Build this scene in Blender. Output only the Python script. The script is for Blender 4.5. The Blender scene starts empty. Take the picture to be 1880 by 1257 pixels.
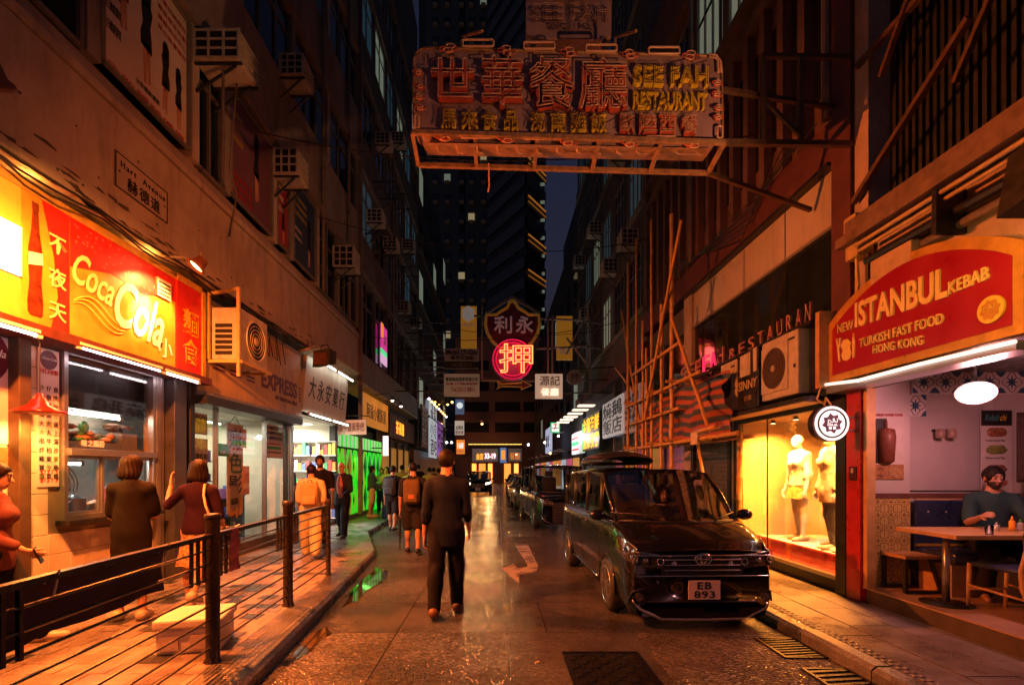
import bpy, bmesh, math, random
import numpy as np
from mathutils import Vector, Matrix
random.seed(7); np.random.seed(7)
R = math.radians
SC = bpy.context.scene
COL = SC.collection

# ---------------------------------------------------------------- camera
F, U0, V0, CH = 900.0, 913.0, 862.0, 1.7          # focal length in photo pixels, vanishing point, eye height
cam = bpy.data.objects.new('camera', bpy.data.cameras.new('camera'))
COL.objects.link(cam); SC.camera = cam
cam.location = (0, 0, CH); cam.rotation_euler = (R(90), 0, 0)
cam.data.sensor_width = 36; cam.data.lens = F/1880*36
cam.data.shift_x = (940-U0)/1880; cam.data.shift_y = (V0-628.5)/1880
cam.data.clip_start = .05; cam.data.clip_end = 1000
# ---------------------------------------------------------------- night sky
W = bpy.data.worlds.new('World'); SC.world = W; W.use_nodes = True
wn = W.node_tree.nodes; wl = W.node_tree.links
sky = wn.new('ShaderNodeTexSky'); sky.sky_type = 'NISHITA'; sky.sun_disc = False
sky.sun_elevation = R(-2.5); sky.sun_rotation = R(200); sky.air_density = 1.2; sky.dust_density = .3; sky.ozone_density = 2.2
bg = wn['Background']; wl.new(sky.outputs[0], bg.inputs[0]); bg.inputs[1].default_value = 0.36
# ---------------------------------------------------------------- exposure
SC.view_settings.view_transform = 'Standard'; SC.view_settings.look = 'None'
SC.view_settings.exposure = 0.0; SC.view_settings.gamma = 1.0; SC.view_settings.use_curve_mapping = False
SC.render.engine = 'CYCLES'
cy = SC.cycles
cy.use_denoising = True; cy.sample_clamp_indirect = 4.0; cy.sample_clamp_direct = 0
cy.max_bounces = 6; cy.diffuse_bounces = 2; cy.glossy_bounces = 3; cy.transmission_bounces = 6; cy.transparent_max_bounces = 8
cy.caustics_reflective = False; cy.caustics_refractive = False

# ---------------------------------------------------------------- pixels to places
def gnd(u, v, z=0.0):
    y = F*(CH-z)/(v-V0); return Vector(((u-U0)*y/F, y, z))
def wx(u, v, X):
    y = F*X/(u-U0); return Vector((X, y, CH+(V0-v)*y/F))
def wy(u, v, Y):
    return Vector(((u-U0)*Y/F, Y, CH+(V0-v)*Y/F))
def Yx(u, X): return F*X/(u-U0)

# ---------------------------------------------------------------- materials
MATS = {}
def mat(name, col=(.5,.5,.5), rough=.6, metal=0.0, var=.2, scale=5.0, bump=.0, bscale=40.0, emit=None, es=0.0,
        spec=.5, coat=0.0, trans=0.0, alpha=1.0, ior=1.45, rvar=.1, grime=0.0, sub=0.0, detail=5):
    if name in MATS: return MATS[name]
    m = bpy.data.materials.new(name); m.use_nodes = True; MATS[name] = m
    nt = m.node_tree; n = nt.nodes; L = nt.links; b = n['Principled BSDF']
    b.inputs['Roughness'].default_value = rough; b.inputs['Metallic'].default_value = metal
    b.inputs['Specular IOR Level'].default_value = spec; b.inputs['Coat Weight'].default_value = coat
    b.inputs['Coat Roughness'].default_value = .04
    b.inputs['Transmission Weight'].default_value = trans; b.inputs['Alpha'].default_value = alpha
    b.inputs['IOR'].default_value = ior
    c4 = (*col, 1)
    b.inputs['Base Color'].default_value = c4
    if sub: b.inputs['Subsurface Weight'].default_value = sub; b.inputs['Subsurface Radius'].default_value = (.02,.01,.005)
    if emit is not None:
        b.inputs['Emission Color'].default_value = (*emit, 1); b.inputs['Emission Strength'].default_value = es
    if var > 0 or bump > 0 or grime > 0:
        g = n.new('ShaderNodeNewGeometry')
        if var > 0:
            t = n.new('ShaderNodeTexNoise'); t.inputs['Scale'].default_value = scale; t.inputs['Detail'].default_value = detail
            t.inputs['Roughness'].default_value = .65
            L.new(g.outputs['Position'], t.inputs['Vector'])
            r = n.new('ShaderNodeMapRange'); r.inputs['From Min'].default_value = .3; r.inputs['From Max'].default_value = .7
            r.inputs['To Min'].default_value = 1-var; r.inputs['To Max'].default_value = 1+var
            L.new(t.outputs['Fac'], r.inputs['Value'])
            mx = n.new('ShaderNodeMix'); mx.data_type = 'RGBA'; mx.blend_type = 'MULTIPLY'; mx.inputs['Factor'].default_value = 1
            mx.inputs['A'].default_value = c4; L.new(r.outputs[0], mx.inputs['B'])
            out = mx.outputs['Result']
            if grime > 0:
                sp = n.new('ShaderNodeMapping'); sp.inputs['Scale'].default_value = (1.6, 1.6, .35)
                L.new(g.outputs['Position'], sp.inputs['Vector'])
                t2 = n.new('ShaderNodeTexNoise'); t2.inputs['Scale'].default_value = 2.2; t2.inputs['Detail'].default_value = 9
                t2.inputs['Roughness'].default_value = .72
                L.new(sp.outputs[0], t2.inputs['Vector'])
                r2 = n.new('ShaderNodeMapRange'); r2.inputs['From Min'].default_value = .5; r2.inputs['From Max'].default_value = .68
                r2.inputs['To Min'].default_value = 0; r2.inputs['To Max'].default_value = grime
                L.new(t2.outputs['Fac'], r2.inputs['Value'])
                m2 = n.new('ShaderNodeMix'); m2.data_type = 'RGBA'; L.new(r2.outputs[0], m2.inputs['Factor'])
                L.new(out, m2.inputs['A']); m2.inputs['B'].default_value = (col[0]*.25, col[1]*.23, col[2]*.2, 1)
                out = m2.outputs['Result']
            L.new(out, b.inputs['Base Color'])
            if rvar > 0:
                rr = n.new('ShaderNodeMapRange'); rr.inputs['From Min'].default_value = .3; rr.inputs['From Max'].default_value = .7
                rr.inputs['To Min'].default_value = max(.02, rough-rvar); rr.inputs['To Max'].default_value = min(1, rough+rvar)
                L.new(t.outputs['Fac'], rr.inputs['Value']); L.new(rr.outputs[0], b.inputs['Roughness'])
        if bump > 0:
            tb = n.new('ShaderNodeTexNoise'); tb.inputs['Scale'].default_value = bscale; tb.inputs['Detail'].default_value = 4
            L.new(g.outputs['Position'], tb.inputs['Vector'])
            bp = n.new('ShaderNodeBump'); bp.inputs['Strength'].default_value = bump; bp.inputs['Distance'].default_value = .01
            L.new(tb.outputs['Fac'], bp.inputs['Height']); L.new(bp.outputs[0], b.inputs['Normal'])
    return m
def glow(name, col, s):
    return mat(name, tuple(min(1, c) for c in col), .5, var=0, emit=col, es=s)
def thin_glass(name, tint=(.9,.95,.95), rough=.03, refl=.5):
    """a pane: clear with a Fresnel reflection (works from either side, lets lamps shine through)"""
    if name in MATS: return MATS[name]
    m = bpy.data.materials.new(name); m.use_nodes = True; MATS[name] = m
    n = m.node_tree.nodes; L = m.node_tree.links; n.remove(n['Principled BSDF']); o = n['Material Output']
    tr = n.new('ShaderNodeBsdfTransparent'); tr.inputs[0].default_value = (*tint, 1)
    gl = n.new('ShaderNodeBsdfGlossy'); gl.inputs['Roughness'].default_value = rough
    fr = n.new('ShaderNodeLayerWeight'); fr.inputs[0].default_value = .25
    mr = n.new('ShaderNodeMath'); mr.operation = 'MULTIPLY_ADD'; mr.inputs[1].default_value = refl; mr.inputs[2].default_value = .04
    L.new(fr.outputs['Fresnel'], mr.inputs[0])
    mx = n.new('ShaderNodeMixShader'); L.new(mr.outputs[0], mx.inputs[0]); L.new(tr.outputs[0], mx.inputs[1]); L.new(gl.outputs[0], mx.inputs[2])
    L.new(mx.outputs[0], o.inputs[0]); return m

# ---------------------------------------------------------------- mesh helpers
class MB:
    def __init__(s): s.v = []; s.f = []; s.mi = []; s.m = 0
    def add(s, vs, fs):
        k = len(s.v); s.v += [tuple(x) for x in vs]
        for f in fs: s.f.append(tuple(k+i for i in f)); s.mi.append(s.m)
        return s
    def box(s, a, b):
        x0,x1 = sorted((a[0],b[0])); y0,y1 = sorted((a[1],b[1])); z0,z1 = sorted((a[2],b[2]))
        return s.add([(x0,y0,z0),(x1,y0,z0),(x1,y1,z0),(x0,y1,z0),(x0,y0,z1),(x1,y0,z1),(x1,y1,z1),(x0,y1,z1)],
              [(0,3,2,1),(4,5,6,7),(0,1,5,4),(1,2,6,5),(2,3,7,6),(3,0,4,7)])
    def bbox(s, a, b, r=.01):
        """box with chamfered edges"""
        bm = bmesh.new(); bmesh.ops.create_cube(bm, size=1)
        for v in bm.verts: v.co = Vector([(a[i]+b[i])/2+v.co[i]*abs(b[i]-a[i]) for i in range(3)])
        r = min([r]+[abs(b[i]-a[i])*.45 for i in range(3)])
        bmesh.ops.bevel(bm, geom=bm.edges[:], offset=r, segments=2, affect='EDGES', profile=.5)
        s.from_bm(bm); return s
    def from_bm(s, bm):
        bm.verts.index_update(); s.add([v.co[:] for v in bm.verts], [[v.index for v in f.verts] for f in bm.faces]); bm.free()
    def bar(s, p, q, w, h=None, up=(0,0,1)):
        h = h or w; p = Vector(p); q = Vector(q); d = (q-p).normalized(); up = Vector(up)
        if abs(d.dot(up)) > .99: up = Vector((0,1,0))
        a = d.cross(up).normalized()*w/2; b = a.cross(d).normalized()*h/2
        return s.add([p-a-b,p+a-b,p+a+b,p-a+b,q-a-b,q+a-b,q+a+b,q-a+b],[(0,3,2,1),(4,5,6,7),(0,1,5,4),(1,2,6,5),(2,3,7,6),(3,0,4,7)])
    def tube(s, pts, r, n=8, caps=True, closed=False):
        pts = [Vector(p) for p in pts]; N = len(pts); rs = r if isinstance(r,(list,tuple)) else [r]*N
        k = len(s.v); prev = None
        for i,p in enumerate(pts):
            if closed: d = pts[(i+1)%N]-pts[i-1]
            else: d = pts[min(i+1,N-1)]-pts[max(i-1,0)]
            d = d.normalized() if d.length > 1e-9 else Vector((0,0,1))
            if prev is None:
                a = d.orthogonal().normalized()
            else:
                a = prev - d*prev.dot(d); a = a.normalized() if a.length > 1e-6 else d.orthogonal().normalized()
            prev = a; b = d.cross(a)
            for j in range(n):
                t = 2*math.pi*j/n; s.v.append(tuple(p+(a*math.cos(t)+b*math.sin(t))*rs[i]))
        for i in range(N if closed else N-1):
            for j in range(n):
                i2 = (i+1)%N
                s.f.append((k+i*n+j, k+i*n+(j+1)%n, k+i2*n+(j+1)%n, k+i2*n+j)); s.mi.append(s.m)
        if caps and not closed:
            s.f.append(tuple(k+j for j in reversed(range(n)))); s.mi.append(s.m)
            s.f.append(tuple(k+(N-1)*n+j for j in range(n))); s.mi.append(s.m)
        return s
    def disc(s, c, nrm, r, t, n=24, ry=None):
        """flat cylinder: centre of back face c, direction nrm, thickness t"""
        c = Vector(c); d = Vector(nrm).normalized(); up = Vector((0,0,1)) if abs(d.z) < .9 else Vector((0,1,0))
        a = up.cross(d).normalized(); b = d.cross(a); ry = ry or r
        ring = [a*math.cos(2*math.pi*j/n)*r+b*math.sin(2*math.pi*j/n)*ry for j in range(n)]
        return s.add([c+x for x in ring]+[c+x+d*t for x in ring],
            [tuple(reversed(range(n))), tuple(range(n,2*n))]+[(j,(j+1)%n,n+(j+1)%n,n+j) for j in range(n)])
    def prism(s, poly, origin, ax, ay, t, nrm=None):
        """polygon (2D points) on plane origin+x*ax+y*ay, thickness t along ax x ay"""
        o = Vector(origin); ax = Vector(ax); ay = Vector(ay); d = (Vector(nrm) if nrm else ax.cross(ay)).normalized(); n = len(poly)
        A = [o+ax*x+ay*y for x,y in poly]
        return s.add(A+[p+d*t for p in A], [tuple(reversed(range(n))), tuple(range(n,2*n))]+[(j,(j+1)%n,n+(j+1)%n,n+j) for j in range(n)])
    def lathe(s, prof, c=(0,0,0), n=16, ax=(0,0,1)):
        c = Vector(c); d = Vector(ax).normalized(); a = d.orthogonal().normalized(); b = d.cross(a); k = len(s.v); N = len(prof)
        for r,h in prof:
            for j in range(n):
                t = 2*math.pi*j/n; s.v.append(tuple(c+d*h+(a*math.cos(t)+b*math.sin(t))*max(r,1e-4)))
        for i in range(N-1):
            for j in range(n):
                s.f.append((k+i*n+j,k+i*n+(j+1)%n,k+(i+1)*n+(j+1)%n,k+(i+1)*n+j)); s.mi.append(s.m)
        s.f.append(tuple(k+j for j in reversed(range(n)))); s.mi.append(s.m)
        s.f.append(tuple(k+(N-1)*n+j for j in range(n))); s.mi.append(s.m)
        return s
    def grid(s, G):
        """G: rows of points"""
        k = len(s.v); nr = len(G); nc = len(G[0])
        for row in G: s.v += [tuple(p) for p in row]
        for i in range(nr-1):
            for j in range(nc-1):
                s.f.append((k+i*nc+j,k+i*nc+j+1,k+(i+1)*nc+j+1,k+(i+1)*nc+j)); s.mi.append(s.m)
        return s
    def ell(s, c, r, nu=12, nv=8):
        c = Vector(c); r = r if isinstance(r,(tuple,list)) else (r,r,r)
        return s.grid([[c+Vector((r[0]*math.sin(math.pi*i/nv)*math.cos(2*math.pi*j/nu), r[1]*math.sin(math.pi*i/nv)*math.sin(2*math.pi*j/nu), r[2]*math.cos(math.pi*i/nv))) for j in range(nu+1)] for i in range(nv+1)])
    def mesh(s, name, mats, smooth=False, off=None):
        me = bpy.data.meshes.new(name)
        v = s.v if off is None else [(x[0]-off[0],x[1]-off[1],x[2]-off[2]) for x in s.v]
        me.from_pydata(v, [], s.f)
        for m in (mats if isinstance(mats,(list,tuple)) else [mats]): me.materials.append(m)
        if any(s.mi): me.polygons.foreach_set('material_index', s.mi)
        if smooth: me.polygons.foreach_set('use_smooth', [True]*len(me.polygons))
        me.update(); return me
    def build(s, name, mats, parent=None, smooth=False, world=True):
        """world=True: points are in world space; the parent is an unrotated Empty"""
        off = None
        if parent is not None and world: off = worldpos(parent)
        me = s.mesh(name, mats, smooth, off)
        o = bpy.data.objects.new(name, me); COL.objects.link(o); o.parent = parent
        return o
def worldpos(o):
    p = Vector((0,0,0))
    while o is not None: p = p+o.location; o = o.parent
    return p
def tag(o, label=None, cat=None, group=None, kind=None):
    if label: o['label'] = label
    if cat: o['category'] = cat
    if group: o['group'] = group
    if kind: o['kind'] = kind
    return o
def thing(name, label, cat, loc=(0,0,0), rz=0, group=None):
    o = bpy.data.objects.new(name, None); COL.objects.link(o); o.location = loc; o.rotation_euler = (0,0,rz)
    o.empty_display_size = .2
    return tag(o, label, cat, group)
def struct(o): o['kind'] = 'structure'; return o
def B(name, a, b, m, parent=None, r=0, world=True, smooth=False):
    mb = MB(); (mb.bbox(a,b,r) if r else mb.box(a,b)); return mb.build(name, m, parent, smooth, world)
def inst(src, name, loc, parent=None, rot=None, scale=None):
    o = bpy.data.objects.new(name, src if isinstance(src, bpy.types.Mesh) else src.data); COL.objects.link(o)
    o.location = loc; o.parent = parent
    if rot: o.rotation_euler = rot
    if scale: o.scale = scale
    return o
def children(o): return [c for c in bpy.data.objects if c.parent == o]
def copy_tree(o, parent=None, kids=None):
    if kids is None:
        kids = {}
        for c in bpy.data.objects:
            if c.parent: kids.setdefault(c.parent, []).append(c)
    c = o.copy(); COL.objects.link(c); c.parent = parent
    for ch in kids.get(o, []): copy_tree(ch, c, kids)
    return c
def lamp(name, kind, loc, power, col, parent=None, size=.1, target=None, spot=None, blend=.5, sy=None):
    d = bpy.data.lights.new(name, kind); d.energy = power; d.color = col
    if kind == 'AREA':
        d.shape = 'RECTANGLE' if sy else 'DISK'; d.size = size
        if sy: d.size_y = sy
    elif kind in ('POINT','SPOT'): d.shadow_soft_size = size
    if kind == 'SPOT': d.spot_size = R(spot or 90); d.spot_blend = blend
    o = bpy.data.objects.new(name, d); COL.objects.link(o)
    o.location = Vector(loc)-(worldpos(parent) if parent else Vector()); o.parent = parent
    if target is not None: o.rotation_euler = (Vector(target)-Vector(loc)).to_track_quat('-Z','Y').to_euler()
    return o

# ---------------------------------------------------------------- lettering (built-in font)
TXT = {}
def glyphs(s, bold=0.0, ext=0.0, shear=0.0, res=3, line=None, space=1.0, bev=0.0):
    k = (s,bold,ext,shear,res,line,space,bev)
    if k in TXT: return TXT[k]
    c = bpy.data.curves.new('t','FONT'); c.body = s; c.size = 1; c.offset = bold; c.extrude = ext; c.shear = shear
    c.resolution_u = res; c.space_character = space; c.bevel_depth = bev
    if line: c.space_line = line
    o = bpy.data.objects.new('t', c); me = o.to_mesh()
    n = len(me.vertices); v = np.empty(n*3); me.vertices.foreach_get('co', v); v = v.reshape(-1,3)
    f = [tuple(p.vertices) for p in me.polygons]
    o.to_mesh_clear(); bpy.data.objects.remove(o); bpy.data.curves.remove(c)
    TXT[k] = (v,f); return TXT[k]
def text(s, p0, px, py, m, parent=None, name='lettering', t=.004, bold=0.0, shear=0.0, keep=False, lift=.003, res=3, line=None, space=1.0, align='C', flip=False):
    """lettering filling the parallelogram p0 (bottom left), px (bottom right), py (top left); keep=True keeps proportions"""
    v,f = glyphs(s, bold, .5, shear, res, line, space)
    p0 = Vector(p0); ax = Vector(px)-p0; ay = Vector(py)-p0; nn = ax.cross(ay).normalized()
    if len(v) == 0: return None
    lo = v.min(0); hi = v.max(0); w = max(hi[0]-lo[0],1e-6); h = max(hi[1]-lo[1],1e-6)
    q = (v-lo)/[w,h,1]; q[:,2] = v[:,2]+.5
    if keep:
        W_ = ax.length; H_ = ay.length; k = min(W_/w, H_/h); sx = k*w/W_; sy_ = k*h/H_
        ox = {'C':(1-sx)/2,'L':0,'R':1-sx}[align]
        q[:,0] = ox+q[:,0]*sx; q[:,1] = (1-sy_)/2+q[:,1]*sy_
    if flip: q[:,0] = 1-q[:,0]
    pts = np.array(p0)+np.outer(q[:,0],np.array(ax))+np.outer(q[:,1],np.array(ay))+np.outer(q[:,2]*t+lift,np.array(nn))
    mb = MB(); mb.add(pts.tolist(), f); return mb.build(name, m, parent)
# ================================================================ wet ground materials
def wet(name, col, col2, lo, hi, vs=120, bump=.5, patch=.5, dist=.006, streak=1.0, pmin=.42, pmax=.62, spec=.75):
    m = bpy.data.materials.new(name); m.use_nodes = True; MATS[name] = m
    n = m.node_tree.nodes; L = m.node_tree.links; b = n['Principled BSDF']
    g = n.new('ShaderNodeNewGeometry')
    mp = n.new('ShaderNodeMapping'); mp.inputs['Scale'].default_value = (1, streak, 1); L.new(g.outputs['Position'], mp.inputs['Vector'])
    vo = n.new('ShaderNodeTexVoronoi'); vo.inputs['Scale'].default_value = vs; L.new(mp.outputs[0], vo.inputs['Vector'])
    n1 = n.new('ShaderNodeTexNoise'); n1.inputs['Scale'].default_value = patch; n1.inputs['Detail'].default_value = 8; n1.inputs['Roughness'].default_value = .62
    L.new(g.outputs['Position'], n1.inputs['Vector'])
    n2 = n.new('ShaderNodeTexNoise'); n2.inputs['Scale'].default_value = vs*.35; n2.inputs['Detail'].default_value = 3
    L.new(mp.outputs[0], n2.inputs['Vector'])
    mx = n.new('ShaderNodeMix'); mx.data_type = 'RGBA'; mx.inputs['A'].default_value = (*col,1); mx.inputs['B'].default_value = (*col2,1)
    sp = n.new('ShaderNodeSeparateColor'); L.new(vo.outputs['Color'], sp.inputs[0]); L.new(sp.outputs[0], mx.inputs['Factor'])
    pm = n.new('ShaderNodeMapRange'); pm.inputs['From Min'].default_value = pmin; pm.inputs['From Max'].default_value = pmax
    L.new(n1.outputs['Fac'], pm.inputs['Value'])
    # the wet film darkens and smooths
    dk = n.new('ShaderNodeMix'); dk.data_type = 'RGBA'; dk.blend_type = 'MULTIPLY'; dk.inputs['Factor'].default_value = 1
    L.new(mx.outputs['Result'], dk.inputs['A'])
    cr = n.new('ShaderNodeMapRange'); cr.inputs['To Min'].default_value = .55; cr.inputs['To Max'].default_value = 1.15; L.new(pm.outputs[0], cr.inputs['Value'])
    L.new(cr.outputs[0], dk.inputs['B']); L.new(dk.outputs['Result'], b.inputs['Base Color'])
    rr = n.new('ShaderNodeMapRange'); rr.inputs['To Min'].default_value = lo; rr.inputs['To Max'].default_value = hi; L.new(pm.outputs[0], rr.inputs['Value'])
    L.new(rr.outputs[0], b.inputs['Roughness'])
    b.inputs['Specular IOR Level'].default_value = spec
    ad = n.new('ShaderNodeMath'); ad.operation = 'ADD'; L.new(vo.outputs['Distance'], ad.inputs[0]); L.new(n2.outputs['Fac'], ad.inputs[1])
    bs = n.new('ShaderNodeMapRange'); bs.inputs['To Min'].default_value = bump*.6; bs.inputs['To Max'].default_value = bump; L.new(pm.outputs[0], bs.inputs['Value'])
    bp = n.new('ShaderNodeBump'); bp.inputs['Distance'].default_value = dist; L.new(bs.outputs[0], bp.inputs['Strength'])
    L.new(ad.outputs[0], bp.inputs['Height']); L.new(bp.outputs[0], b.inputs['Normal'])
    return m
ROADM = [wet('wet_road_a', (.055,.052,.05), (.15,.138,.13), .10, .24, 46, 1.0, .55, .016, .8),
         wet('wet_road_b', (.05,.047,.046), (.12,.112,.108), .08, .20, 62, .8, .7, .010, 1.6),
         wet('wet_road_c', (.065,.06,.057), (.18,.165,.15), .11, .26, 42, 1.0, .5, .018, .8)]
PAVEM = [wet('paver_a', (.24,.19,.16), (.34,.28,.24), .24, .5, 90, .4, .9, .004), wet('paver_b', (.19,.15,.13), (.28,.22,.19), .2, .45, 90, .4, .9, .004),
         wet('paver_c', (.05,.05,.052), (.08,.078,.078), .12, .4, 90, .4, .9, .004)]
SLABM = wet('pavement_slab', (.20,.17,.15), (.30,.26,.23), .26, .55, 60, .5, .8, .006)
KERBM = wet('kerb_stone', (.13,.125,.12), (.22,.21,.20), .2, .5, 50, .7, 1.3, .008)
JOINT = mat('road_joint', (.018,.016,.015), .35, var=.3, scale=30)
PUDDLE = mat('puddle_water', (.02,.018,.015), .03, var=.2, scale=3, rvar=.02, bump=.02, bscale=12)
PAINT = wet('road_paint', (.26,.24,.23), (.50,.47,.45), .22, .5, 60, .6, 2.2, .006)

ground = struct(MB().add([(-200,-60,-.06),(200,-60,-.06),(200,420,-.06),(-200,420,-.06)], [(0,1,2,3)]).build('ground', mat('far_ground',(.05,.048,.045),.6)))
road = struct(MB().add([(-4.5,-8,-.03),(3.4,-8,-.03),(3.4,70,-.03),(-4.5,70,-.03)], [(0,1,2,3)]).build('road', JOINT))
KL = [(-8,-1.25),(1,-1.62),(3.87,-1.9),(9.68,-2.4),(12.6,-3.3),(15.9,-3.46),(40,-3.5),(70,-3.5)]     # left kerb line (y, x)
def kl(y):
    for (a,b),(c,d) in zip(KL,KL[1:]):
        if a <= y <= c: return b+(d-b)*(y-a)/(c-a)
    return KL[-1][1]
ys = [-8,-3.5,1.2,5.13,6.3,9.0,12.4,16.2,20.5,25.5,31,38,46,56,70]
k = 0
for i in range(len(ys)-1):
    y0,y1 = ys[i]+.005, ys[i+1]-.005
    off = .07 if i in (4,) else 0
    xs = [None,-1.05,.1+(.42 if i == 3 else off*.3),1.42,3.0]
    for j in range(4):
        xa = xs[j]+.005 if xs[j] is not None else None; xb = xs[j+1]-.005 if j < 3 else 3.0
        if xa is None:
            brk = [y0]+[q for q,_ in KL if y0 < q < y1]+[y1]
            pts = [(kl(q)+.0,q) for q in brk]+[(xb,y1),(xb,y0)]
        else: pts = [(xa,y0),(xb,y0),(xb,y1),(xa,y1)]
        mb = MB(); n_ = len(pts)
        if xa is None: pts = pts[::-1]
        mb.add([(x,y,-.03) for x,y in pts]+[(x,y,0) for x,y in pts], [tuple(range(n_,2*n_))]+[(q,(q+1)%n_,n_+(q+1)%n_,n_+q) for q in range(n_)])
        o = mb.build('slab', ROADM[[2,0,1,0,1,2,0][(i*2+j*3+(i//2))%7] if i != 3 else 1], road); k += 1

# ---------------------------------------------------------------- left pavement
pts = [(kl(q)-.02,q) for q,_ in KL]
pl = struct(MB().add([(x,y,.10) for x,y in pts]+[(-5.6,70,.10),(-5.6,-8,.10)]+[(x,y,-.03) for x,y in pts]+[(-5.6,70,-.03),(-5.6,-8,-.03)],
      [tuple(range(10))]+[(i,(i+1)%10,10+(i+1)%10,10+i) for i in range(10)]).build('pavement_left', JOINT))
pv = [MB().bbox((-.097,-.097,-.03),(.097,.097,0),.006).mesh('paver', m) for m in PAVEM]
rest = MB(); cnt = 0
for r in range(120):
    y = 2.5+r*.2
    if y > 22: break
    for c in range(22):
        x = -5.05+c*.2+(.1 if r%2 else 0)
        if x > kl(y)-.32 or x > kl(y+.1)-.30: continue
        u = U0+F*x/y; vis = u > -30 and x > -4.85
        if not vis: continue
        mi = random.choices([0,1,2],[.55,.33,.12])[0]; dz = random.uniform(-.003,.002)
        if 4.4 < y < 9.6 and cnt < 296 and x > -4.5:
            o = inst(pv[mi], 'paver', (x,y,.12+dz), pl, (random.uniform(-.008,.008),random.uniform(-.008,.008),random.uniform(-.01,.01))); cnt += 1
        else:
            rest.m = mi; rest.box((x-.097,y-.097,.09),(x+.097,y+.097,.12+dz))
o = rest.build('paver_field', PAVEM, pl); o['kind'] = 'stuff'
eg = []
for q in np.linspace(1.5,30,58): eg.append([(kl(q)-.14,q,.1175),(kl(q)-.33,q,.1175),(kl(q)-.5,q,.112)])
MB().grid(eg).build('edging_strip', KERBM, pl)
# kerb stones
def kerb(name, line, side):
    root = struct(thing(name, None, None, (0,0,0)))
    for (ya,xa),(yb,xb) in zip(line,line[1:]):
        L_ = math.hypot(yb-ya,xb-xa); n_ = max(1,round(L_/.92)); d = Vector((xb-xa,yb-ya,0))/L_; nn = Vector((-d.y,d.x,0))*side
        for i in range(n_):
            if ya+(yb-ya)*i/n_ < 1.5 or ya > 30: 
                continue
            a = Vector((xa,ya,0))+d*(L_*i/n_+.006); b = Vector((xa,ya,0))+d*(L_*(i+1)/n_-.006); h = .125+random.uniform(-.006,.006); w = .15
            mb = MB(); sec = [(0,-.03),(.0,h-.035),(.035,h),(w,h),(w,-.03)]
            V = []
            for P in (a,b): V += [P+nn*s+Vector((0,0,z)) for s,z in sec]
            fs = [(0,1,2,3,4),(9,8,7,6,5)]+[(q,5+q,5+(q+1)%5,(q+1)%5) for q in range(5)]
            mb.add(V,fs); mb.build('kerbstone', KERBM, root)
    return root
kerb('kerb_left', KL, 1)
KR = [(-8,3.0),(70,3.0)]
kerb('kerb_right', KR, -1)
# ---------------------------------------------------------------- right pavement
pr = struct(B('pavement_right', (3.02,-8,-.03), (4.6,70,.10), JOINT))
for r in range(40):
    y = 2.2+r*.62
    for c in range(3):
        x0 = 3.16+c*.42; x1 = x0+.412 if c < 2 else 4.42
        yy = y+(.31 if c == 1 else 0)
        dz = random.uniform(-.002,.002)
        B('slab', (x0+.004,yy+.004,.08), (x1-.004,yy+.616,.12+dz), SLABM, pr)
# tactile strip on the right kerb edge
tb = MB()
for i in range(44):
    for j in range(2):
        tb.lathe([(.022,0),(.016,.006),(.0,.007)], (3.19+j*.06, 3.3+i*.075, .121), 7)
o = tb.build('tactile_studs', mat('tactile_stud',(.22,.19,.16),.35), pr, True); o['kind'] = 'stuff'

# ---------------------------------------------------------------- marks, covers, puddles
arrow = [(944,997),(969,998),(988,1038),(985,1047),(977,1051),(953,1053.5),(952,1070),(921.5,1043),(942,1034),(951,1041.5),(967,1040),(969,1036)]
a3 = [gnd(u,v,.004) for u,v in arrow]
mb = MB(); mb.add([(p.x,p.y,.004) for p in a3][::-1]+[(p.x,p.y,.0005) for p in a3][::-1], [tuple(range(12))]+[(i,12+i,12+(i+1)%12,(i+1)%12) for i in range(12)])
bm = bmesh.new(); 
ra = mb.build('painted_turn_arrow', PAINT); bm.from_mesh(ra.data); bmesh.ops.triangulate(bm, faces=[f for f in bm.faces if len(f.verts) > 4]); bm.to_mesh(ra.data); bm.free()
tag(ra, 'worn painted turn arrow on the wet road left of the black van', 'road marking')
def puddle(pts, z=.005):
    vs = [gnd(u,v,z) for u,v in pts]; c = sum(vs, Vector())/len(vs); n_ = len(vs)
    return vs,c
for name,pp,lab in (('puddle',[(640,1085),(668,1062),(690,1040),(712,1048),(705,1066),(672,1084),(655,1104),(630,1112)],'shallow puddle in the gutter beside the left kerb'),
                    ('puddle',[(548,1185),(575,1160),(600,1150),(612,1160),(592,1172),(572,1192),(545,1212),(534,1204)],'small puddle by the kerb nearest the camera')):
    vs,c = puddle(pp); rim = []
    for i,p in enumerate(vs):
        for t in (0,.33,.66):
            q = p.lerp(vs[(i+1)%len(vs)],t); rim.append(c+(q-c)*random.uniform(.86,1.06))
    o = MB().add([(q.x,q.y,.005) for q in rim], [tuple(range(len(rim)))]).build(name, PUDDLE); o['kind'] = 'structure'
IRON = mat('cast_iron', (.035,.034,.033), .32, .8, var=.4, scale=30, bump=.2)
def iron_cover():
    t = thing('manhole_cover','square black iron manhole cover with raised tread in the road','manhole cover',(.95,4.2,0))
    B('cover_plate',(.62,3.86,.001),(1.28,4.54,.006),IRON,t); B('cover_rim',(.60,4.545,.001),(1.30,4.57,.012),IRON,t)
    for x in (.60,1.285): B('cover_rim',(x,3.85,.001),(x+.02,4.54,.012),IRON,t)
    for i in range(7):
        for j in range(7):
            x = .68+i*.09; y = 3.93+j*.09; d = Vector((.032,.032 if (i+j)%2 else -.032,0))
            MB().bar(Vector((x,y,.011))-d, Vector((x,y,.011))+d, .02, .011).build('tread',IRON,t)
iron_cover()
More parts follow.
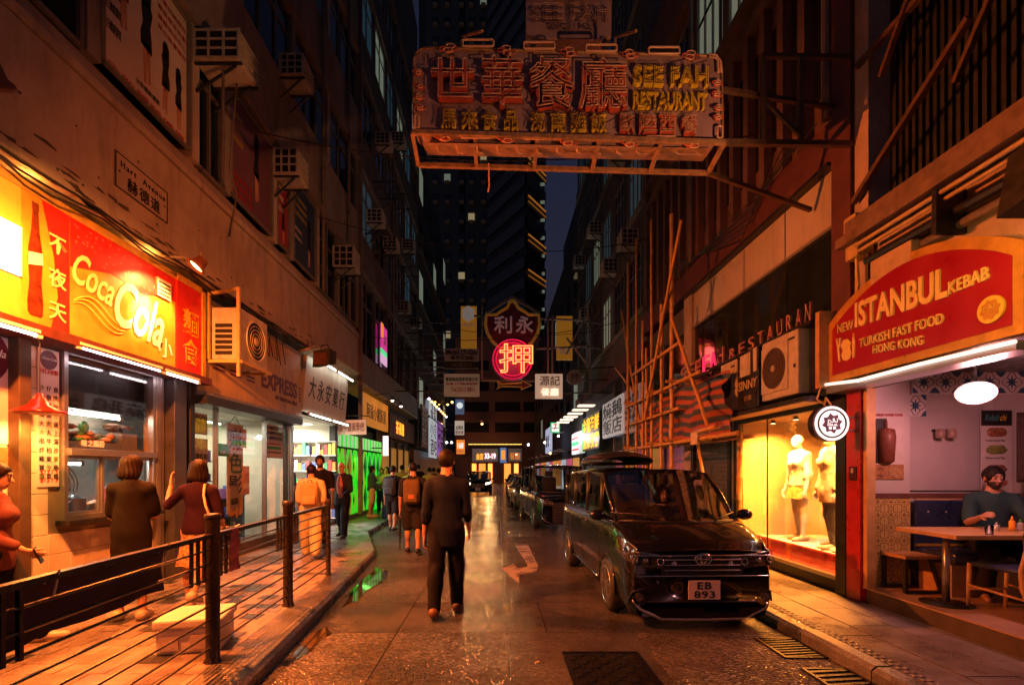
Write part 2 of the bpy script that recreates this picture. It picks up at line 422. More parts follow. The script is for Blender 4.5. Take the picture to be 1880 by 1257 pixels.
for y0,y1,lab in ((4.43,4.92,'slotted iron gutter grate beside the right kerb, just ahead of the black van'),(3.66,4.16,'slotted iron gutter grate by the right kerb at the bottom edge')):
    t = thing('gutter_grate',lab,'drain grate',(2.8,(y0+y1)/2,0))
    B('pit',(2.60,y0,.0008),(2.96,y1,.003),mat('black_pit',(.004,.004,.004),.8,var=0),t)
    for x in (2.59,2.955): B('grate_frame',(x,y0-.01,.001),(x+.025,y1+.01,.016),IRON,t)
    for y in (y0-.02,y1): B('grate_frame',(2.59,y,.001),(2.98,y+.02,.0155),IRON,t)
    n_ = 8 if y0 > 4.3 else 6
    for i in range(n_):
        y = y0+(i+.5)*(y1-y0)/n_; MB().bar((2.61,y-.02,.009),(2.96,y+.02,.009),.022 if n_==8 else .035,.012).build('grate_bar',IRON,t)
# ================================================================ left side of the street
STUC = mat('stucco_left', (.40,.34,.29), .75, var=.2, scale=1.6, bump=.4, bscale=60, grime=.42)
STUC2 = mat('stucco_grey', (.22,.20,.19), .75, var=.2, scale=2.0, bump=.3, bscale=60, grime=.7)
STUC3 = mat('stucco_dark', (.12,.105,.10), .8, var=.25, scale=1.5, bump=.3, bscale=50, grime=.7)
SOFF = mat('soffit_paint', (.55,.48,.36), .7, var=.25, scale=6, bump=.5, bscale=25, grime=.6)
DGLASS = mat('dark_window_glass', (.012,.016,.018), .06, var=.3, scale=.8, rvar=.03, spec=.6)
FRAME = mat('window_frame_metal', (.20,.19,.18), .45, .3, var=.2, scale=12)
DARKM = mat('dark_metal', (.035,.033,.032), .4, .5, var=.3, scale=14, bump=.1)
STEEL = mat('stainless_steel', (.38,.37,.37), .3, .8, var=.06, scale=3, rvar=.02)
WHITEP = mat('white_paint', (.72,.70,.66), .5, var=.12, scale=8)
ACW = mat('air_conditioner_white', (.46,.43,.38), .5, var=.2, scale=7, grime=.5)
BLACKV = mat('black_void', (.006,.006,.006), .7, var=0)
CABLE = mat('cable_black', (.015,.014,.013), .5, var=0)
PIPE = mat('pipe_paint', (.16,.13,.115), .5, var=.25, scale=9, grime=.4)
TUBEW = glow('tube_white', (1,.74,.80), 17.0)
INK = mat('black_ink', (.012,.011,.012), .5, var=.1)
REDINK = mat('red_ink', (.45,.015,.02), .5, var=.1)

def tube_light(p, q, lab, m=TUBEW, r=.017, group=None, drop=(0,0,.035)):
    p = Vector(p); q = Vector(q); t = thing('fluorescent_tube', lab, 'tube light', p, group=group)
    MB().tube([p,q], r, 8).build('tube', m, t); d = Vector(drop)
    MB().bar(p+d, q+d, .055, .03).build('batten', WHITEP, t)
    e = (q-p).normalized()*.03
    for a in (p,q): MB().bar(a-e, a+e, .035, .05).build('end_cap', WHITEP, t)
    return t
def window(parent, X, s, y0, y1, z0, z1, m=None, nm=2, nh=1, rec=.08, fr=.05):
    """framed window in a street wall; s=+1 wall faces +x"""
    m = m or DGLASS
    w = MB().box((X-s*rec,y0,z0),(X-s*(rec+.02),y1,z1)).build('pane', m, parent)
    f = MB()
    for y in (y0+fr/2,y1-fr/2): f.box((X-s*rec,y-fr/2,z0),(X-s*(rec-.05),y+fr/2,z1))
    for z in (z0+fr/2,z1-fr/2): f.box((X-s*rec,y0+fr,z-fr/2),(X-s*(rec-.048),y1-fr,z+fr/2))
    for i in range(1,nm):
        y = y0+(y1-y0)*i/nm; f.box((X-s*rec,y-.02,z0+fr),(X-s*(rec-.04),y+.02,z1-fr))
    for i in range(1,nh+1):
        if nh > 0:
            z = z0+(z1-z0)*.68; f.box((X-s*rec,y0+fr,z-.018),(X-s*(rec-.036),y1-fr,z+.018))
    f.build('window_frame', FRAME, w, world=False) if False else f.build('window_frame', FRAME, parent)
    return w
LITM = [glow('lit_window_cool', (.7,.85,.62), .13), glow('lit_window_blue', (.2,.5,.7), .03), glow('lit_window_warm', (1,.75,.4), .22)]

def ac_box(lab, x0, x1, y0, y1, z0, z1, s, group='window air conditioners on the left facade', m=ACW):
    """window air conditioner sticking out of a street wall; x0 at the wall, x1 outer face"""
    t = thing('window_air_conditioner', lab, 'air conditioner', ((x0+x1)/2,(y0+y1)/2,z0), group=group)
    B('casing',(x0,y0+.03,z0),(x1-s*.03,y1,z1),m,t,.015)
    for (a,b) in ((y0,y0+.028),):
        B('dark_grille_back',(x0+s*.06,a+.012,z0+.05),(x1-s*.06,a+.029,z1-.05),BLACKV,t)
        L_ = abs(x1-x0)
        for i in range(4): 
            x = min(x0,x1)+i*(L_-.04)/3; B('grille_post',(x,a,z0+.01),(x+.035,a+.027,z1-.01),m,t)
        for i in range(4):
            z = z0+.012+i*(z1-z0-.055)/3; B('grille_slat',(min(x0,x1),a+.003,z),(max(x0,x1),a+.024,z+.03),m,t)
    for i in range(5):
        z = z0+.03+i*(z1-z0-.09)/4; B('grille_slat',(x1-s*.03,y0+.06,z),(x1-s*.004,y1-.04,z+.03),m,t)
    for y in (y0+.1,y1-.1): MB().bar((x0,y,z0-.4),(x1-s*.1,y,z0-.02),.03).build('bracket',DARKM,t)
    B('bracket',(x0,y0+.05,z0-.03),(x1,y0+.09,z0-.004),DARKM,t); B('bracket',(x0,y1-.09,z0-.03),(x1,y1-.05,z0-.004),DARKM,t)
    return t

XB, XS, XW = -4.4, -4.5, -4.8
# ---------------------------------------------------------------- first building: band over the shops and storeys above
bl = thing('tenement_building', 'stained stucco tenement over the snack shop with posters in its windows', 'building', (-5.2,9,0))
Y0B, Y1B = 1.2, 15.6
B('wall_band',(XB,Y0B,4.58),(-5.3,Y1B,5.84),STUC,bl)
MB().add([(XB+.03,Y0B,5.86),(XB+.03,Y1B,5.86),(XB+.03,Y1B,5.95),(XB+.03,Y0B,5.95),(-4.5,Y0B,6.2),(-4.5,Y1B,6.2),(-5.3,Y0B,5.86),(-5.3,Y1B,5.86),(-5.3,Y0B,6.2),(-5.3,Y1B,6.2)],
   [(0,1,2,3),(3,2,5,4),(4,5,9,8),(6,7,1,0),(0,3,4,8,6),(1,7,9,5,2)]).build('sill_course', STUC, bl)
B('groove',(XB-.03,Y0B,5.84),(-5.3,Y1B,5.86),STUC3,bl)
# the soffit under the band, ragged where the plaster has fallen
sg = []
for i in range(60):
    y = Y0B+(Y1B-Y0B)*i/59; sg.append([(XB+.0,y,4.58-random.uniform(.0,.09)),(XB-.06,y,4.55-random.uniform(0,.05)),(-4.62,y,4.56),(-5.3,y,4.56)])
MB().grid(sg).build('soffit', SOFF, bl, True)
fl = [(6.2,8.14),(9.75,11.46),(13.0,14.8),(16.4,18.2)]
zz = [8.14,9.75,11.46,13.0,14.8,16.4,18.2,21]
STUCU = mat('stucco_upper_dimmed',(.26,.21,.18),.8,var=.22,scale=1.6,bump=.4,bscale=60,grime=.5)  # band stucco again, darker: the weaker light higher up is put into the colour
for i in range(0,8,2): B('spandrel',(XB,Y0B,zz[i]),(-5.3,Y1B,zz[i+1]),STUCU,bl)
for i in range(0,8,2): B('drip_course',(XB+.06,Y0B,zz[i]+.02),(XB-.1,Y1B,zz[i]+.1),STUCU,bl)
B('room_back',(-5.25,Y0B,6.2),(-5.3,Y1B,18.2),BLACKV,bl)
for k_,(z0,z1) in enumerate(fl):
    edges = [1.2,3.4,5.35,7.15,8.0,9.72,10.5,12.05,13.6,15.5] if k_ == 0 else [1.2,3.6,6.2,8.4,10.6,12.8,15.5]
    for j,y in enumerate(edges): B('pier',(XB+.002,y-.09,z0),(-5.2,y+.09,z1),STUC if j%2 else STUC2,bl)
    for a,b in zip(edges,edges[1:]):
        if k_ == 0 and (a in (5.35,8.0,9.72,10.5)): continue
        window(bl, XB, 1, a+.09, b-.09, z0, z1, DGLASS if k_ == 0 or random.random() < .9 else LITM[1], 2 if b-a < 1.6 else 3)
MB().bar((-4.35,15.58,.3),(-4.35,15.58,21),.11).build('drainpipe',PIPE,bl)
# fallen plaster, cracks and rust marks on the band
ck = MB()
for i in range(46):
    y = random.uniform(4.2,13); z = 4.6+abs(random.gauss(0,.12)); a = random.uniform(0,6)
    ps = [(random.uniform(.4,1)*random.uniform(.02,.11)*math.cos(q+a)*2.2, random.uniform(.4,1)*random.uniform(.01,.04)*math.sin(q+a)) for q in [j*6.283/7 for j in range(7)]]
    ck.prism(ps,(XB+.001,y,z),(0,1,0),(0,0,1),.003)
for i in range(22):
    y = random.uniform(4.3,13); z = random.uniform(4.7,5.7); ps = [(random.uniform(.008,.022)*math.cos(q),random.uniform(.008,.022)*math.sin(q)) for q in [j*6.283/6 for j in range(6)]]
    ck.prism(ps,(XB+.001,y,z),(0,1,0),(0,0,1),.003)
o = ck.build('flaked_plaster', mat('bare_mortar',(.08,.06,.05),.9,var=.3,scale=30), bl); o['kind'] = 'stuff'
# cables along the soffit
for dz,dx,sag in ((0,.05,.03),(.05,.09,.02),(-.06,.12,.05)):
    ps = [(XB-.02+dx*.5, 3.6+i*.3, 4.49+dz+sag*math.sin(i*1.3)+random.uniform(-.015,.015)) for i in range(26)]
    MB().tube(ps,.012,6).build('cable',CABLE,bl)

# street name plate
pl_ = thing('street_name_plate','white street name plate reading Hart Avenue on the stucco wall','street sign',(XB,6.06,4.96))
PLW = mat('plate_white',(.40,.34,.29),.6,var=.12,scale=3,grime=.4)
B('plate',(XB+.003,5.62,4.96),(XB+.02,6.51,5.37),PLW,pl_)
for a,b in (((5.62,4.96),(6.51,4.972)),((5.62,5.358),(6.51,5.37))): B('plate_rim',(XB+.021,a[0],a[1]),(XB+.026,b[0],b[1]),INK,pl_)
for y in (5.62,6.498): B('plate_rim',(XB+.0205,y,4.973),(XB+.0255,y+.012,5.357),INK,pl_)
text('Hart  Avenue',(XB+.02,5.70,5.20),(XB+.02,6.46,5.20),(XB+.02,5.70,5.32),INK,pl_,keep=True,bold=.006,space=1.35)
text('赫德道',(XB+.02,5.80,5.0),(XB+.02,6.36,5.0),(XB+.02,5.80,5.17),INK,pl_,keep=True,bold=.008,space=1.25)
for y in (5.68,6.45): MB().disc((XB+.021,y,5.16),(1,0,0),.012,.006,10).build('screw',DARKM,pl_)

# posters in the first-floor windows
PAPER = mat('poster_paper',(.62,.56,.50),.5,var=.1,scale=2); SKINP = mat('poster_skin',(.50,.27,.18),.5,var=.1)
def silhouette(p, X, y, z, h, m, skin, sgn=1):
    """printed standing figure: dress, legs, head (flat print)"""
    pr_ = lambda pts,mm,nm: MB().prism([(a*h*sgn,b*h) for a,b in pts],(X,y,z),(0,1,0),(0,0,1),.002).build(nm,mm,p)
    pr_([(-.03,0),(.0,0),(.025,.3),(.03,.42),(-.05,.42),(-.045,.25)],skin,'printed_leg'); pr_([(.03,.02),(.06,.03),(.055,.3),(.06,.42),(.0,.42),(.02,.25)],skin,'printed_leg')
    pr_([(-.08,.36),(.08,.34),(.07,.5),(.055,.6),(.085,.76),(.05,.83),(-.04,.83),(-.075,.76),(-.05,.6),(-.085,.48)],m,'printed_dress')
    pr_([(-.07,.78),(.06,.78),(.065,.92),(.03,1.0),(-.03,1.0),(-.07,.93)],INK,'printed_hair'); pr_([(-.02,.86),(.025,.86),(.03,.95),(-.015,.96)],skin,'printed_face')
def poster(lab, y0, y1, z0, z1, m, figs, rows, tcol):
    t = thing('window_poster', lab, 'poster', (XB-.05,(y0+y1)/2,z0), group='posters in the first-floor windows')
    B('sheet',(XB-.06,y0,z0),(XB-.04,y1,z1),m,t); f = MB()
    for y in (y0,y1): f.box((XB-.04,y-.03,z0),(XB+.01,y+.03,z1))
    for z in (z0,z1): f.box((XB-.04,y0+.03,z-.02),(XB+.008,y1-.03,z+.02))
    f.build('frame',FRAME,t)
    for (fy,fz,h,dm,sg) in figs: silhouette(t,XB-.039,y0+(y1-y0)*fy,z0+(z1-z0)*fz,h,dm,SKINP,sg)
    for (a,b,c,d,n_,mm) in rows:
        for i in range(n_):
            zz_ = z0+(z1-z0)*(c+(d-c)*i/max(1,n_)); hh = (z1-z0)*(d-c)/n_*.55
            text(random.choice(['纖體美容中心','全新體驗優惠','免費試做療程','美白嫩膚護理','專業瘦身計劃']),(XB-.04,y0+(y1-y0)*a,zz_),(XB-.04,y0+(y1-y0)*b,zz_),(XB-.04,y0+(y1-y0)*a,zz_+hh),mm,t,name='print',t=.0015)
    return t
poster('cream beauty poster with three women in black dresses above the street plate',5.47,7.03,6.28,8.4-.3,PAPER,[(.22,.35,1.1,INK,1),(.47,.16,1.25,INK,1),(.70,.1,.95,INK,-1),(.87,.08,.85,INK,1)],
       [(.04,.2,.25,.62,3,INK),(.05,.95,.02,.10,1,REDINK),(.35,.62,.10,.17,1,INK),(.60,.97,.66,.95,4,REDINK)],INK)
poster('purple poster of a dark-haired woman between two air conditioners',8.12,9.6,6.28,8.05,mat('poster_purple',(.13,.06,.09),.5,var=.2,scale=2),[(.62,.2,1.25,INK,1)],[(.05,.3,.55,.9,3,mat('gold_ink',(.45,.35,.05),.5,var=0)),(.05,.5,.05,.3,3,REDINK)],INK)
poster('narrow red poster beside a drain pipe',9.82,10.4,6.28,8.05,mat('poster_red',(.28,.03,.05),.5,var=.2,scale=2),[(.6,.05,.8,INK,1)],[(.1,.6,.4,.9,4,PAPER)],INK)
poster('blue poster with yellow script and a woman on its right side',10.62,11.92,6.28,8.05,mat('poster_blue',(.025,.05,.11),.5,var=.3,scale=2),[(.72,.1,1.1,INK,1)],[(.1,.6,.6,.9,3,mat('gold_ink',(.45,.35,.05),.5,var=0)),(.05,.4,.3,.5,2,PAPER)],INK)
acs = [(7.06,7.68,7.62,8.07,-3.71,'pale window air conditioner with grille, nearest on the left facade'),(9.59,10.2,7.49,8.02,-3.9,'window air conditioner above the red poster'),
       (9.87,10.5,9.65,10.1,-3.9,'dim window air conditioner on the second floor over the purple poster'),(13.07,13.75,7.12,7.7,-3.82,'window air conditioner on a caged bracket by the drainpipe')]
for y0,y1,z0,z1,x1,lab in acs: ac_box(lab,XB,x1,y0,y1,z0,z1,1)
# pole and hose hanging from the first unit
tp = thing('conduit_pole','orange lit metal pole and hose under the nearest air conditioner','pole',(-4.1,7.2,5.9))
MB().tube([(-4.0,7.16,7.62),(-4.02,7.16,5.98)],.022,8).build('pole',PIPE,tp)
MB().tube([(-3.98,7.5,7.6),(-4.05,7.5,6.9),(-4.12,7.55,6.3),(-4.2,7.9,6.12),(-4.36,8.1,5.9),(-4.36,8.0,5.5)],.014,6).build('hose',PIPE,tp,True)

# ---------------------------------------------------------------- snack shop
SHOPW = mat('tile_cream',(.58,.50,.40),.22,var=.12,scale=3,rvar=.06); GROUT = mat('grout',(.20,.16,.12),.8)
sk = thing('snack_shop','corner snack shop front with cream wall tiles, steel window and metal posts','shop front',(-5,5.6,.12))
B('back_wall',(XW-.02,1.2,.1),(XW-.12,5.38,4.56),GROUT,sk); B('back_wall',(XW-.02,5.38,.1),(XW-.12,6.82,1.14),GROUT,sk); B('back_wall',(XW-.02,6.82,.1),(XW-.12,7.54,4.56),GROUT,sk)
B('back_wall',(XW-.02,5.38,3.03),(XW-.12,6.82,4.56),GROUT,sk)
tm = MB().bbox((-.008,-.1325,-.1075),(.008,.1325,.1075),.004).mesh('tile',SHOPW)
nt_ = 0
for r in range(14):
    for c in range(18):
        y = 2.95+c*.27; z = .235+r*.22
        if 5.30 < y < 6.9 and z > 1.06: continue
        if y > 7.45 or z > 3.0 or y < 4.0: continue
        inst(tm,'tile',Vector((XW-.012,y,z))-worldpos(sk),sk)
# metal posts
B('post',(XW+.0,4.80,.12),(XW+.12,4.93,3.05),mat('brown_post',(.10,.065,.04),.45,.3,var=.2,scale=8),sk,.01)
for y0,y1,x,m in ((6.84,6.93,.05,STEEL),(6.96,7.02,.03,STEEL),(7.05,7.32,.16,mat('grey_post',(.09,.085,.09),.35,.6,var=.2)),(7.36,7.42,.10,STEEL),(7.44,7.56,.14,DARKM)):
    B('post',(XW,y0,.12),(XW+x,y1,3.05),m,sk,.006)
B('header_beam',(XW-.1,4.2,3.0),(XS+.1,7.56,3.1),mat('dark_red_beam',(.10,.03,.02),.45,var=.3,scale=8),sk)
# window: upper pane with the counter behind, lower sliding panes
def frame_rect(X,y0,y1,z0,z1,w,t,m,parent,name='window_frame'):
    f = MB(); f.box((X,y0,z0),(X+t,y0+w,z1)); f.box((X,y1-w,z0),(X+t,y1,z1)); f.box((X,y0+w,z0),(X+t-.002,y1-w,z0+w)); f.box((X,y0+w,z1-w),(X+t-.002,y1-w,z1))
    return f.build(name,m,parent)
frame_rect(XW-.02,5.38,6.82,1.14,3.03,.05,.07,STEEL,sk)
B('window_rail',(XW-.03,5.42,1.86),(XW+.09,6.79,1.94),STEEL,sk,.008); B('window_sill',(XW-.02,5.34,1.09),(XW+.14,6.86,1.145),DARKM,sk,.008)
PANE = thin_glass('shop_pane',(.96,.97,.96),.03,.12)
MB().box((XW,5.43,1.95),(XW+.008,6.77,2.98)).build('pane',PANE,sk)
for i,(a,b) in enumerate(((5.43,5.92),(5.92,6.33),(6.33,6.77))):
    frame_rect(XW-.015+.012*(i%2),a,b,1.19,1.86,.035,.03,STEEL,sk,'sash'); MB().box((XW-.004+.012*(i%2),a+.03,1.22),(XW-.001+.012*(i%2),b-.03,1.83)).build('pane',PANE,sk)
# kitchen behind it
KW = mat('kitchen_wall',(.60,.58,.52),.5,var=.15,scale=4)
kit = [((-6.6,5.0,.2),(-6.55,7.2,3.0),KW),((-6.6,4.95,.2),(XW-.13,5.0,3.0),KW),((-6.6,7.2,.2),(XW-.13,7.25,3.0),KW),((-6.6,5.0,2.98),(XW-.13,7.2,3.02),KW),((-6.6,5.0,1.1),(XW-.13,7.2,1.14),STEEL)]
for a,b,m in kit: B('kitchen_panel',a,b,m,sk)
B('hood',(-5.9,5.05,2.42),(XW-.14,7.15,2.95),mat('dark_hood',(.03,.03,.032),.35,.4,var=.4,scale=3),sk); B('counter_shelf',(-5.5,5.05,1.92),(XW-.14,7.15,1.98),STEEL,sk); B('splashback',(-5.46,5.05,1.98),(-5.44,7.15,2.44),KW,sk)
tube_light((-5.15,5.3,2.39),(-5.15,6.7,2.39),'tube light under the kitchen hood inside the snack shop',glow('kitchen_tube',(1,.92,.75),22))
tube_light((-5.6,5.4,1.78),(-5.6,6.6,1.78),'tube light over the lower counter behind the sliding panes',glow('kitchen_tube2',(.9,1,.95),60))
# food on the upper counter
FOOD = [mat('fried_brown',(.22,.09,.035),.5,var=.4,scale=40,bump=.4,bscale=90),mat('skewer_tan',(.35,.17,.07),.5,var=.4,scale=40),mat('green_pepper',(.05,.22,.04),.35,var=.3,scale=20),mat('dumpling_white',(.6,.52,.4),.45,var=.1,scale=20)]
def lump(c, r, n=10):
    mb = MB(); rr = [random.uniform(.75,1.2) for _ in range(200)]
    mb.grid([[Vector(c)+Vector((r[0]*rr[(i*7+j%n)%200]*math.sin(math.pi*i/6)*math.cos(2*math.pi*(j%n)/n), r[1]*rr[(i*7+j%n)%200]*math.sin(math.pi*i/6)*math.sin(2*math.pi*(j%n)/n), r[2]*math.cos(math.pi*i/6))) for j in range(n+1)] for i in range(7)]); return mb
for i,(y0,y1,n_,mi,lab) in enumerate(((5.45,5.80,9,0,'steel tray piled with dark fried skewers behind the shop glass, leftmost'),(5.84,6.15,8,1,'steel tray of pale skewers beside a green pepper'),(6.19,6.45,7,1,'tray heaped with orange fried squid'),(6.48,6.75,6,0,'deep steel tub of braised food by the window edge'))):
    t = thing('food_tray',lab,'food tray',(-5.1,(y0+y1)/2,1.98),group='food trays in the snack shop window')
    h = .06 if i < 3 else .2
    for a,b in (((-5.3,y0,1.982),(-4.96,y1,1.995)),((-5.3,y0,1.995),(-5.29,y1,1.98+h)),((-4.97,y0,1.995),(-4.96,y1,1.98+h)),((-5.29,y0,1.995),(-4.97,y0+.01,1.98+h)),((-5.29,y1-.01,1.995),(-4.97,y1,1.98+h))): B('tray_side',a,b,STEEL,t)
    for j in range(n_*2): lump((-5.13+random.uniform(-.12,.12),random.uniform(y0+.05,y1-.05),1.98+h+random.uniform(-.02,.22 if i==0 else .12)),(.06,.08,.035)).build('food_piece',FOOD[mi] if j%4 else FOOD[(mi+1)%4],t,True)
t = lump((-5.02,5.95,2.22),(.06,.06,.075)).build('green_pepper',FOOD[2],None,True); tag(t,'green pepper on the food counter in the snack shop','vegetable')
text('味之腸粉',(XW+.009,5.62,1.97),(XW+.009,6.0,1.97),(XW+.009,5.62,2.05),mat('white_letter',(.75,.73,.7),.5,var=0),sk,keep=True,bold=.008)
# striped fan and pots behind the lower panes
t = thing('kitchen_fan','steel wire fan behind the lower sliding panes','fan',(-5.1,5.62,1.14))
for r_ in (.06,.12,.18,.235): MB().tube([(-5.02+.03*math.cos(r_*6),5.62+r_*math.cos(a),1.52+r_*math.sin(a)) for a in [i*6.283/20 for i in range(20)]],.008,5,closed=True).build('guard_ring',STEEL,t)
for i in range(14): a = i*6.283/14; MB().bar((-5.0,5.62,1.52),(-5.02,5.62+.235*math.cos(a),1.52+.235*math.sin(a)),.006).build('guard_wire',STEEL,t)
MB().lathe([(.12,0),(.12,.02),(.02,.04),(.02,.15)],(-5.08,5.62,1.14),14).build('stand',DARKM,t); MB().disc((-5.12,5.62,1.52),(1,0,0),.07,.1,14).build('motor',DARKM,t)
for i,(y,r_,h,m,nm,lab) in enumerate(((6.05,.14,.2,STEEL,'stock_pot','steel stock pot behind the middle sliding pane'),(6.4,.12,.12,FOOD[3],'rice_bowl_stack','white bowl stack behind the right sliding pane'),(6.65,.1,.3,mat('pink_tub',(.4,.15,.2),.5),'plastic_tub','pink plastic tub behind the right sliding pane'))):
    t = thing(nm,lab,'kitchenware',(-5.25,y,1.14)); MB().lathe([(r_*.9,0),(r_,.02),(r_,h),(r_*1.06,h+.01),(r_*.94,h+.012),(r_*.9,.03)],(-5.25,y,1.14),18).build('pot_body',m,t,True); MB().lathe([(r_*.95,h),(r_*.5,h+.03),(.02,h+.05)],(-5.25,y,1.14),18).build('lid',m,t,True)

# sign boards over the shop
BOARDY = mat('sign_orange_yellow',(.62,.26,.03),.4,var=.35,scale=2.4); BOARDR = mat('sign_red',(.50,.02,.015),.4,var=.25,scale=5)
WHITEL = mat('white_letter',(.75,.73,.7),.5,var=0)
zt,zb = 4.36,3.12
def signpanel(name,lab,y0,y1,m,x=XS,z0=zb,z1=zt,rim=True):
    t = thing(name,lab,'sign board',(x,(y0+y1)/2,z0)); B('board',(x-.1,y0,z0),(x,y1,z1),m,t)
    if rim:
        for z in (z0-.09,z1): B('rim',(x-.1,y0,z),(x+.015,y1,z+.09),mat('sign_rim',(.55,.33,.07),.4,.2,var=.25,scale=8),t)
    return t
def pxl(u,v,x=XS): return wx(u,v,x)
sp1 = signpanel('lightbox_sign','blank white glowing sign box at the left edge over the snack shop',4.1,4.63,mat('sign_amber',(.65,.36,.06),.4,var=.2,scale=3)); 
B('glowing_face',(XS+.002,4.1,3.52),(XS+.02,4.62,3.98),glow('blank_lightbox',(1,.86,.66),2.2),sp1)
sp2 = signpanel('drinks_sign','drinks sign with a cola bottle and three pale characters',4.64,5.15,BOARDY)
MB().prism([(.30,.0),(.51,.0),(.51,1.24),(.20,1.24),(.33,.75),(.38,.35)],(XS+.001,4.64,zb),(0,1,0),(0,0,1),.004).build('red_field',BOARDR,sp2)
for i,ch in enumerate('不夜天'):
    z = 3.86-i*.34; text(ch,(XS+.004,4.91,z),(XS+.004,5.11,z),(XS+.004,4.91,z+.26),mat('pale_yellow_letter',(.75,.62,.3),.5,var=0),sp2,keep=True,bold=.012)
bot = [(.055,0),(.075,.02),(.08,.12),(.06,.3),(.075,.48),(.07,.58),(.04,.74),(.028,.9),(.034,.92),(.034,.98),(.0,.98)]
MB().prism([(a,b) for a,b in bot]+[(-a,b) for a,b in bot[::-1]],(XS+.002,4.77,3.2),(0,1.0,0),(0,0,1.12),.006).build('bottle_print',mat('cola_brown',(.10,.025,.01),.2,var=.5,scale=9),sp2)
MB().prism([(-.075,.42),(.075,.46),(.07,.56),(-.07,.53)],(XS+.009,4.77,3.2),(0,1,0),(0,0,1.12),.003).build('bottle_label',WHITEL,sp2)
sp3 = signpanel('cola_sign','big orange and red cola sign with white script, a burnt-out bright patch on it',5.16,6.85,BOARDY)
MB().prism([(.0,.72),(.55,.86),(1.1,.80),(1.45,.92),(1.69,.92),(1.69,1.24),(0,1.24)],(XS+.001,5.16,zb),(0,1,0),(0,0,1),.003).build('red_field',BOARDR,sp3)
for wv in range(3): MB().tube([(XS+.004,5.2+i*.06,3.50-.05*wv+.10*math.sin(i*.42+wv*.4)) for i in range(13)],[.004+.012*math.sin(math.pi*i/12) for i in range(13)],6).build('ribbon_print',mat('ribbon_yellow',(.7,.42,.08),.5,var=0),sp3,True)
# slanted script in two words
text('Coca',(XS+.004,5.17,3.70),(XS+.004,5.72,3.58),(XS+.004,5.22,4.06),mat('pale_yellow_letter',(.75,.62,.3),.5,var=0),sp3,bold=.015,shear=.35)
text('Cola',(XS+.004,5.74,3.42),(XS+.004,6.58,3.30),(XS+.004,5.79,4.02),WHITEL,sp3,bold=.02,shear=.35)
bub = MB()
for i in range(70):
    y = random.uniform(5.2,6.8); z = random.uniform(4.0,4.33); r_ = random.uniform(.006,.016); bub.disc((XS+.004,y,z),(1,0,0),r_,.002,8)
o = bub.build('bubble_print',mat('bubble_print',(.62,.12,.08),.3,var=0),sp3); o['kind'] = 'stuff'
text('小',(XS+.004,6.5,3.17),(XS+.004,6.78,3.17),(XS+.004,6.5,3.52),WHITEL,sp3,keep=True,bold=.015)
B('vent_louvre',(XS+.002,6.45,4.0),(XS+.03,6.72,4.24),SOFF,sp3)
for i in range(4): B('louvre_slot',(XS+.031,6.47,4.03+i*.05),(XS+.034,6.70,4.05+i*.05),BLACKV,sp3)
sp4 = signpanel('noodle_sign','narrow red sign panel with two yellow characters at the end of the cola sign',6.86,7.42,BOARDR,x=XS+.02)
for i,ch in enumerate('麵食'): text(ch,(XS+.024,6.98,3.66-i*.42),(XS+.024,7.34,3.66-i*.42),(XS+.024,6.98,4.02-i*.42),mat('yellow_letter',(.75,.50,.05),.5,var=0),sp4,bold=.012)
B('end_board',(XS-.3,7.425,3.0),(XS+.04,7.50,4.4),mat('sign_rim',(.55,.33,.07)),sp4)
for p,q,lab in (((-4.42,5.17,3.00),(-4.42,6.44,3.00),'long tube light under the cola sign'),((-4.42,6.5,2.99),(-4.42,7.25,2.99),'short tube light under the noodle sign'),((-4.42,4.25,2.99),(-4.42,4.72,2.99),'tube light cut by the left edge under the drinks sign')): tube_light(p,q,lab)
# menu boards
MENU = mat('menu_paper',(.60,.52,.52),.45,var=.1,scale=3)
def menu(lab,y0,y1,z0,z1,x,cols,rows,red=True):
    t = thing('menu_board',lab,'menu board',(x,(y0+y1)/2,z0),group='menu boards of the snack shop')
    B('sheet',(x,y0,z0),(x+.012,y1,z1),MENU,t); w = (y1-y0)
    MB().disc((x+.013,(y0+y1)/2,z1-.2*w-.06),(1,0,0),w*.40,.003,24).build('round_logo',mat('maroon_ink',(.10,.012,.03),.5,var=.1),t)
    text('Coca-Cola',(x+.016,y0+w*.16,z1-.24*w-.06),(x+.016,y1-w*.16,z1-.24*w-.06),(x+.016,y0+w*.16,z1-.06*w-.06),WHITEL,t,keep=True,shear=.3)
    text('可口可樂',(x+.012,y0+.02,z1-.62*w-.12),(x+.012,y1-.02,z1-.62*w-.12),(x+.012,y0+.02,z1-.62*w-.04),REDINK,t,keep=True,bold=.01)
    zz0 = z0+.3*w; zz1 = z1-.62*w-.2
    S = '沙爹串燒大大串炸雞翼腸仔魚蛋豬肉丸牛柏葉生菜魚肉碗仔翅上湯'; q = 0
    for c in range(cols):
        for r_ in range(rows):
            y = y0+w*(c+.15)/cols; z = zz1-(zz1-zz0)*(r_+1)/rows
            text(S[q%len(S)],(x+.012,y,z),(x+.012,y+w*.7/cols,z),(x+.012,y,z+(zz1-zz0)/rows*.72),INK if (c+r_)%5 else mat('green_ink',(.10,.16,.01),.5,var=0),t,name='print',keep=True,t=.002); q += 1
    for z in (z0+.04,z0+.12): text('$12 / 3',(x+.012,y0+.1*w,z),(x+.012,y1-.1*w,z),(x+.012,y0+.1*w,z+.06),REDINK,t,keep=True,name='print',t=.002)
menu('tall menu sheet with round logo beside the red lamp',5.11,5.36,1.52,2.98,XW-.003,3,11); menu('menu sheet with round logo cut by the left edge',4.2,4.88,1.95,2.98,XW-.003,5,5)
B('food_photo',(XW-.003,4.2,1.72),(XW+.009,4.88,1.92),FOOD[0],sk)
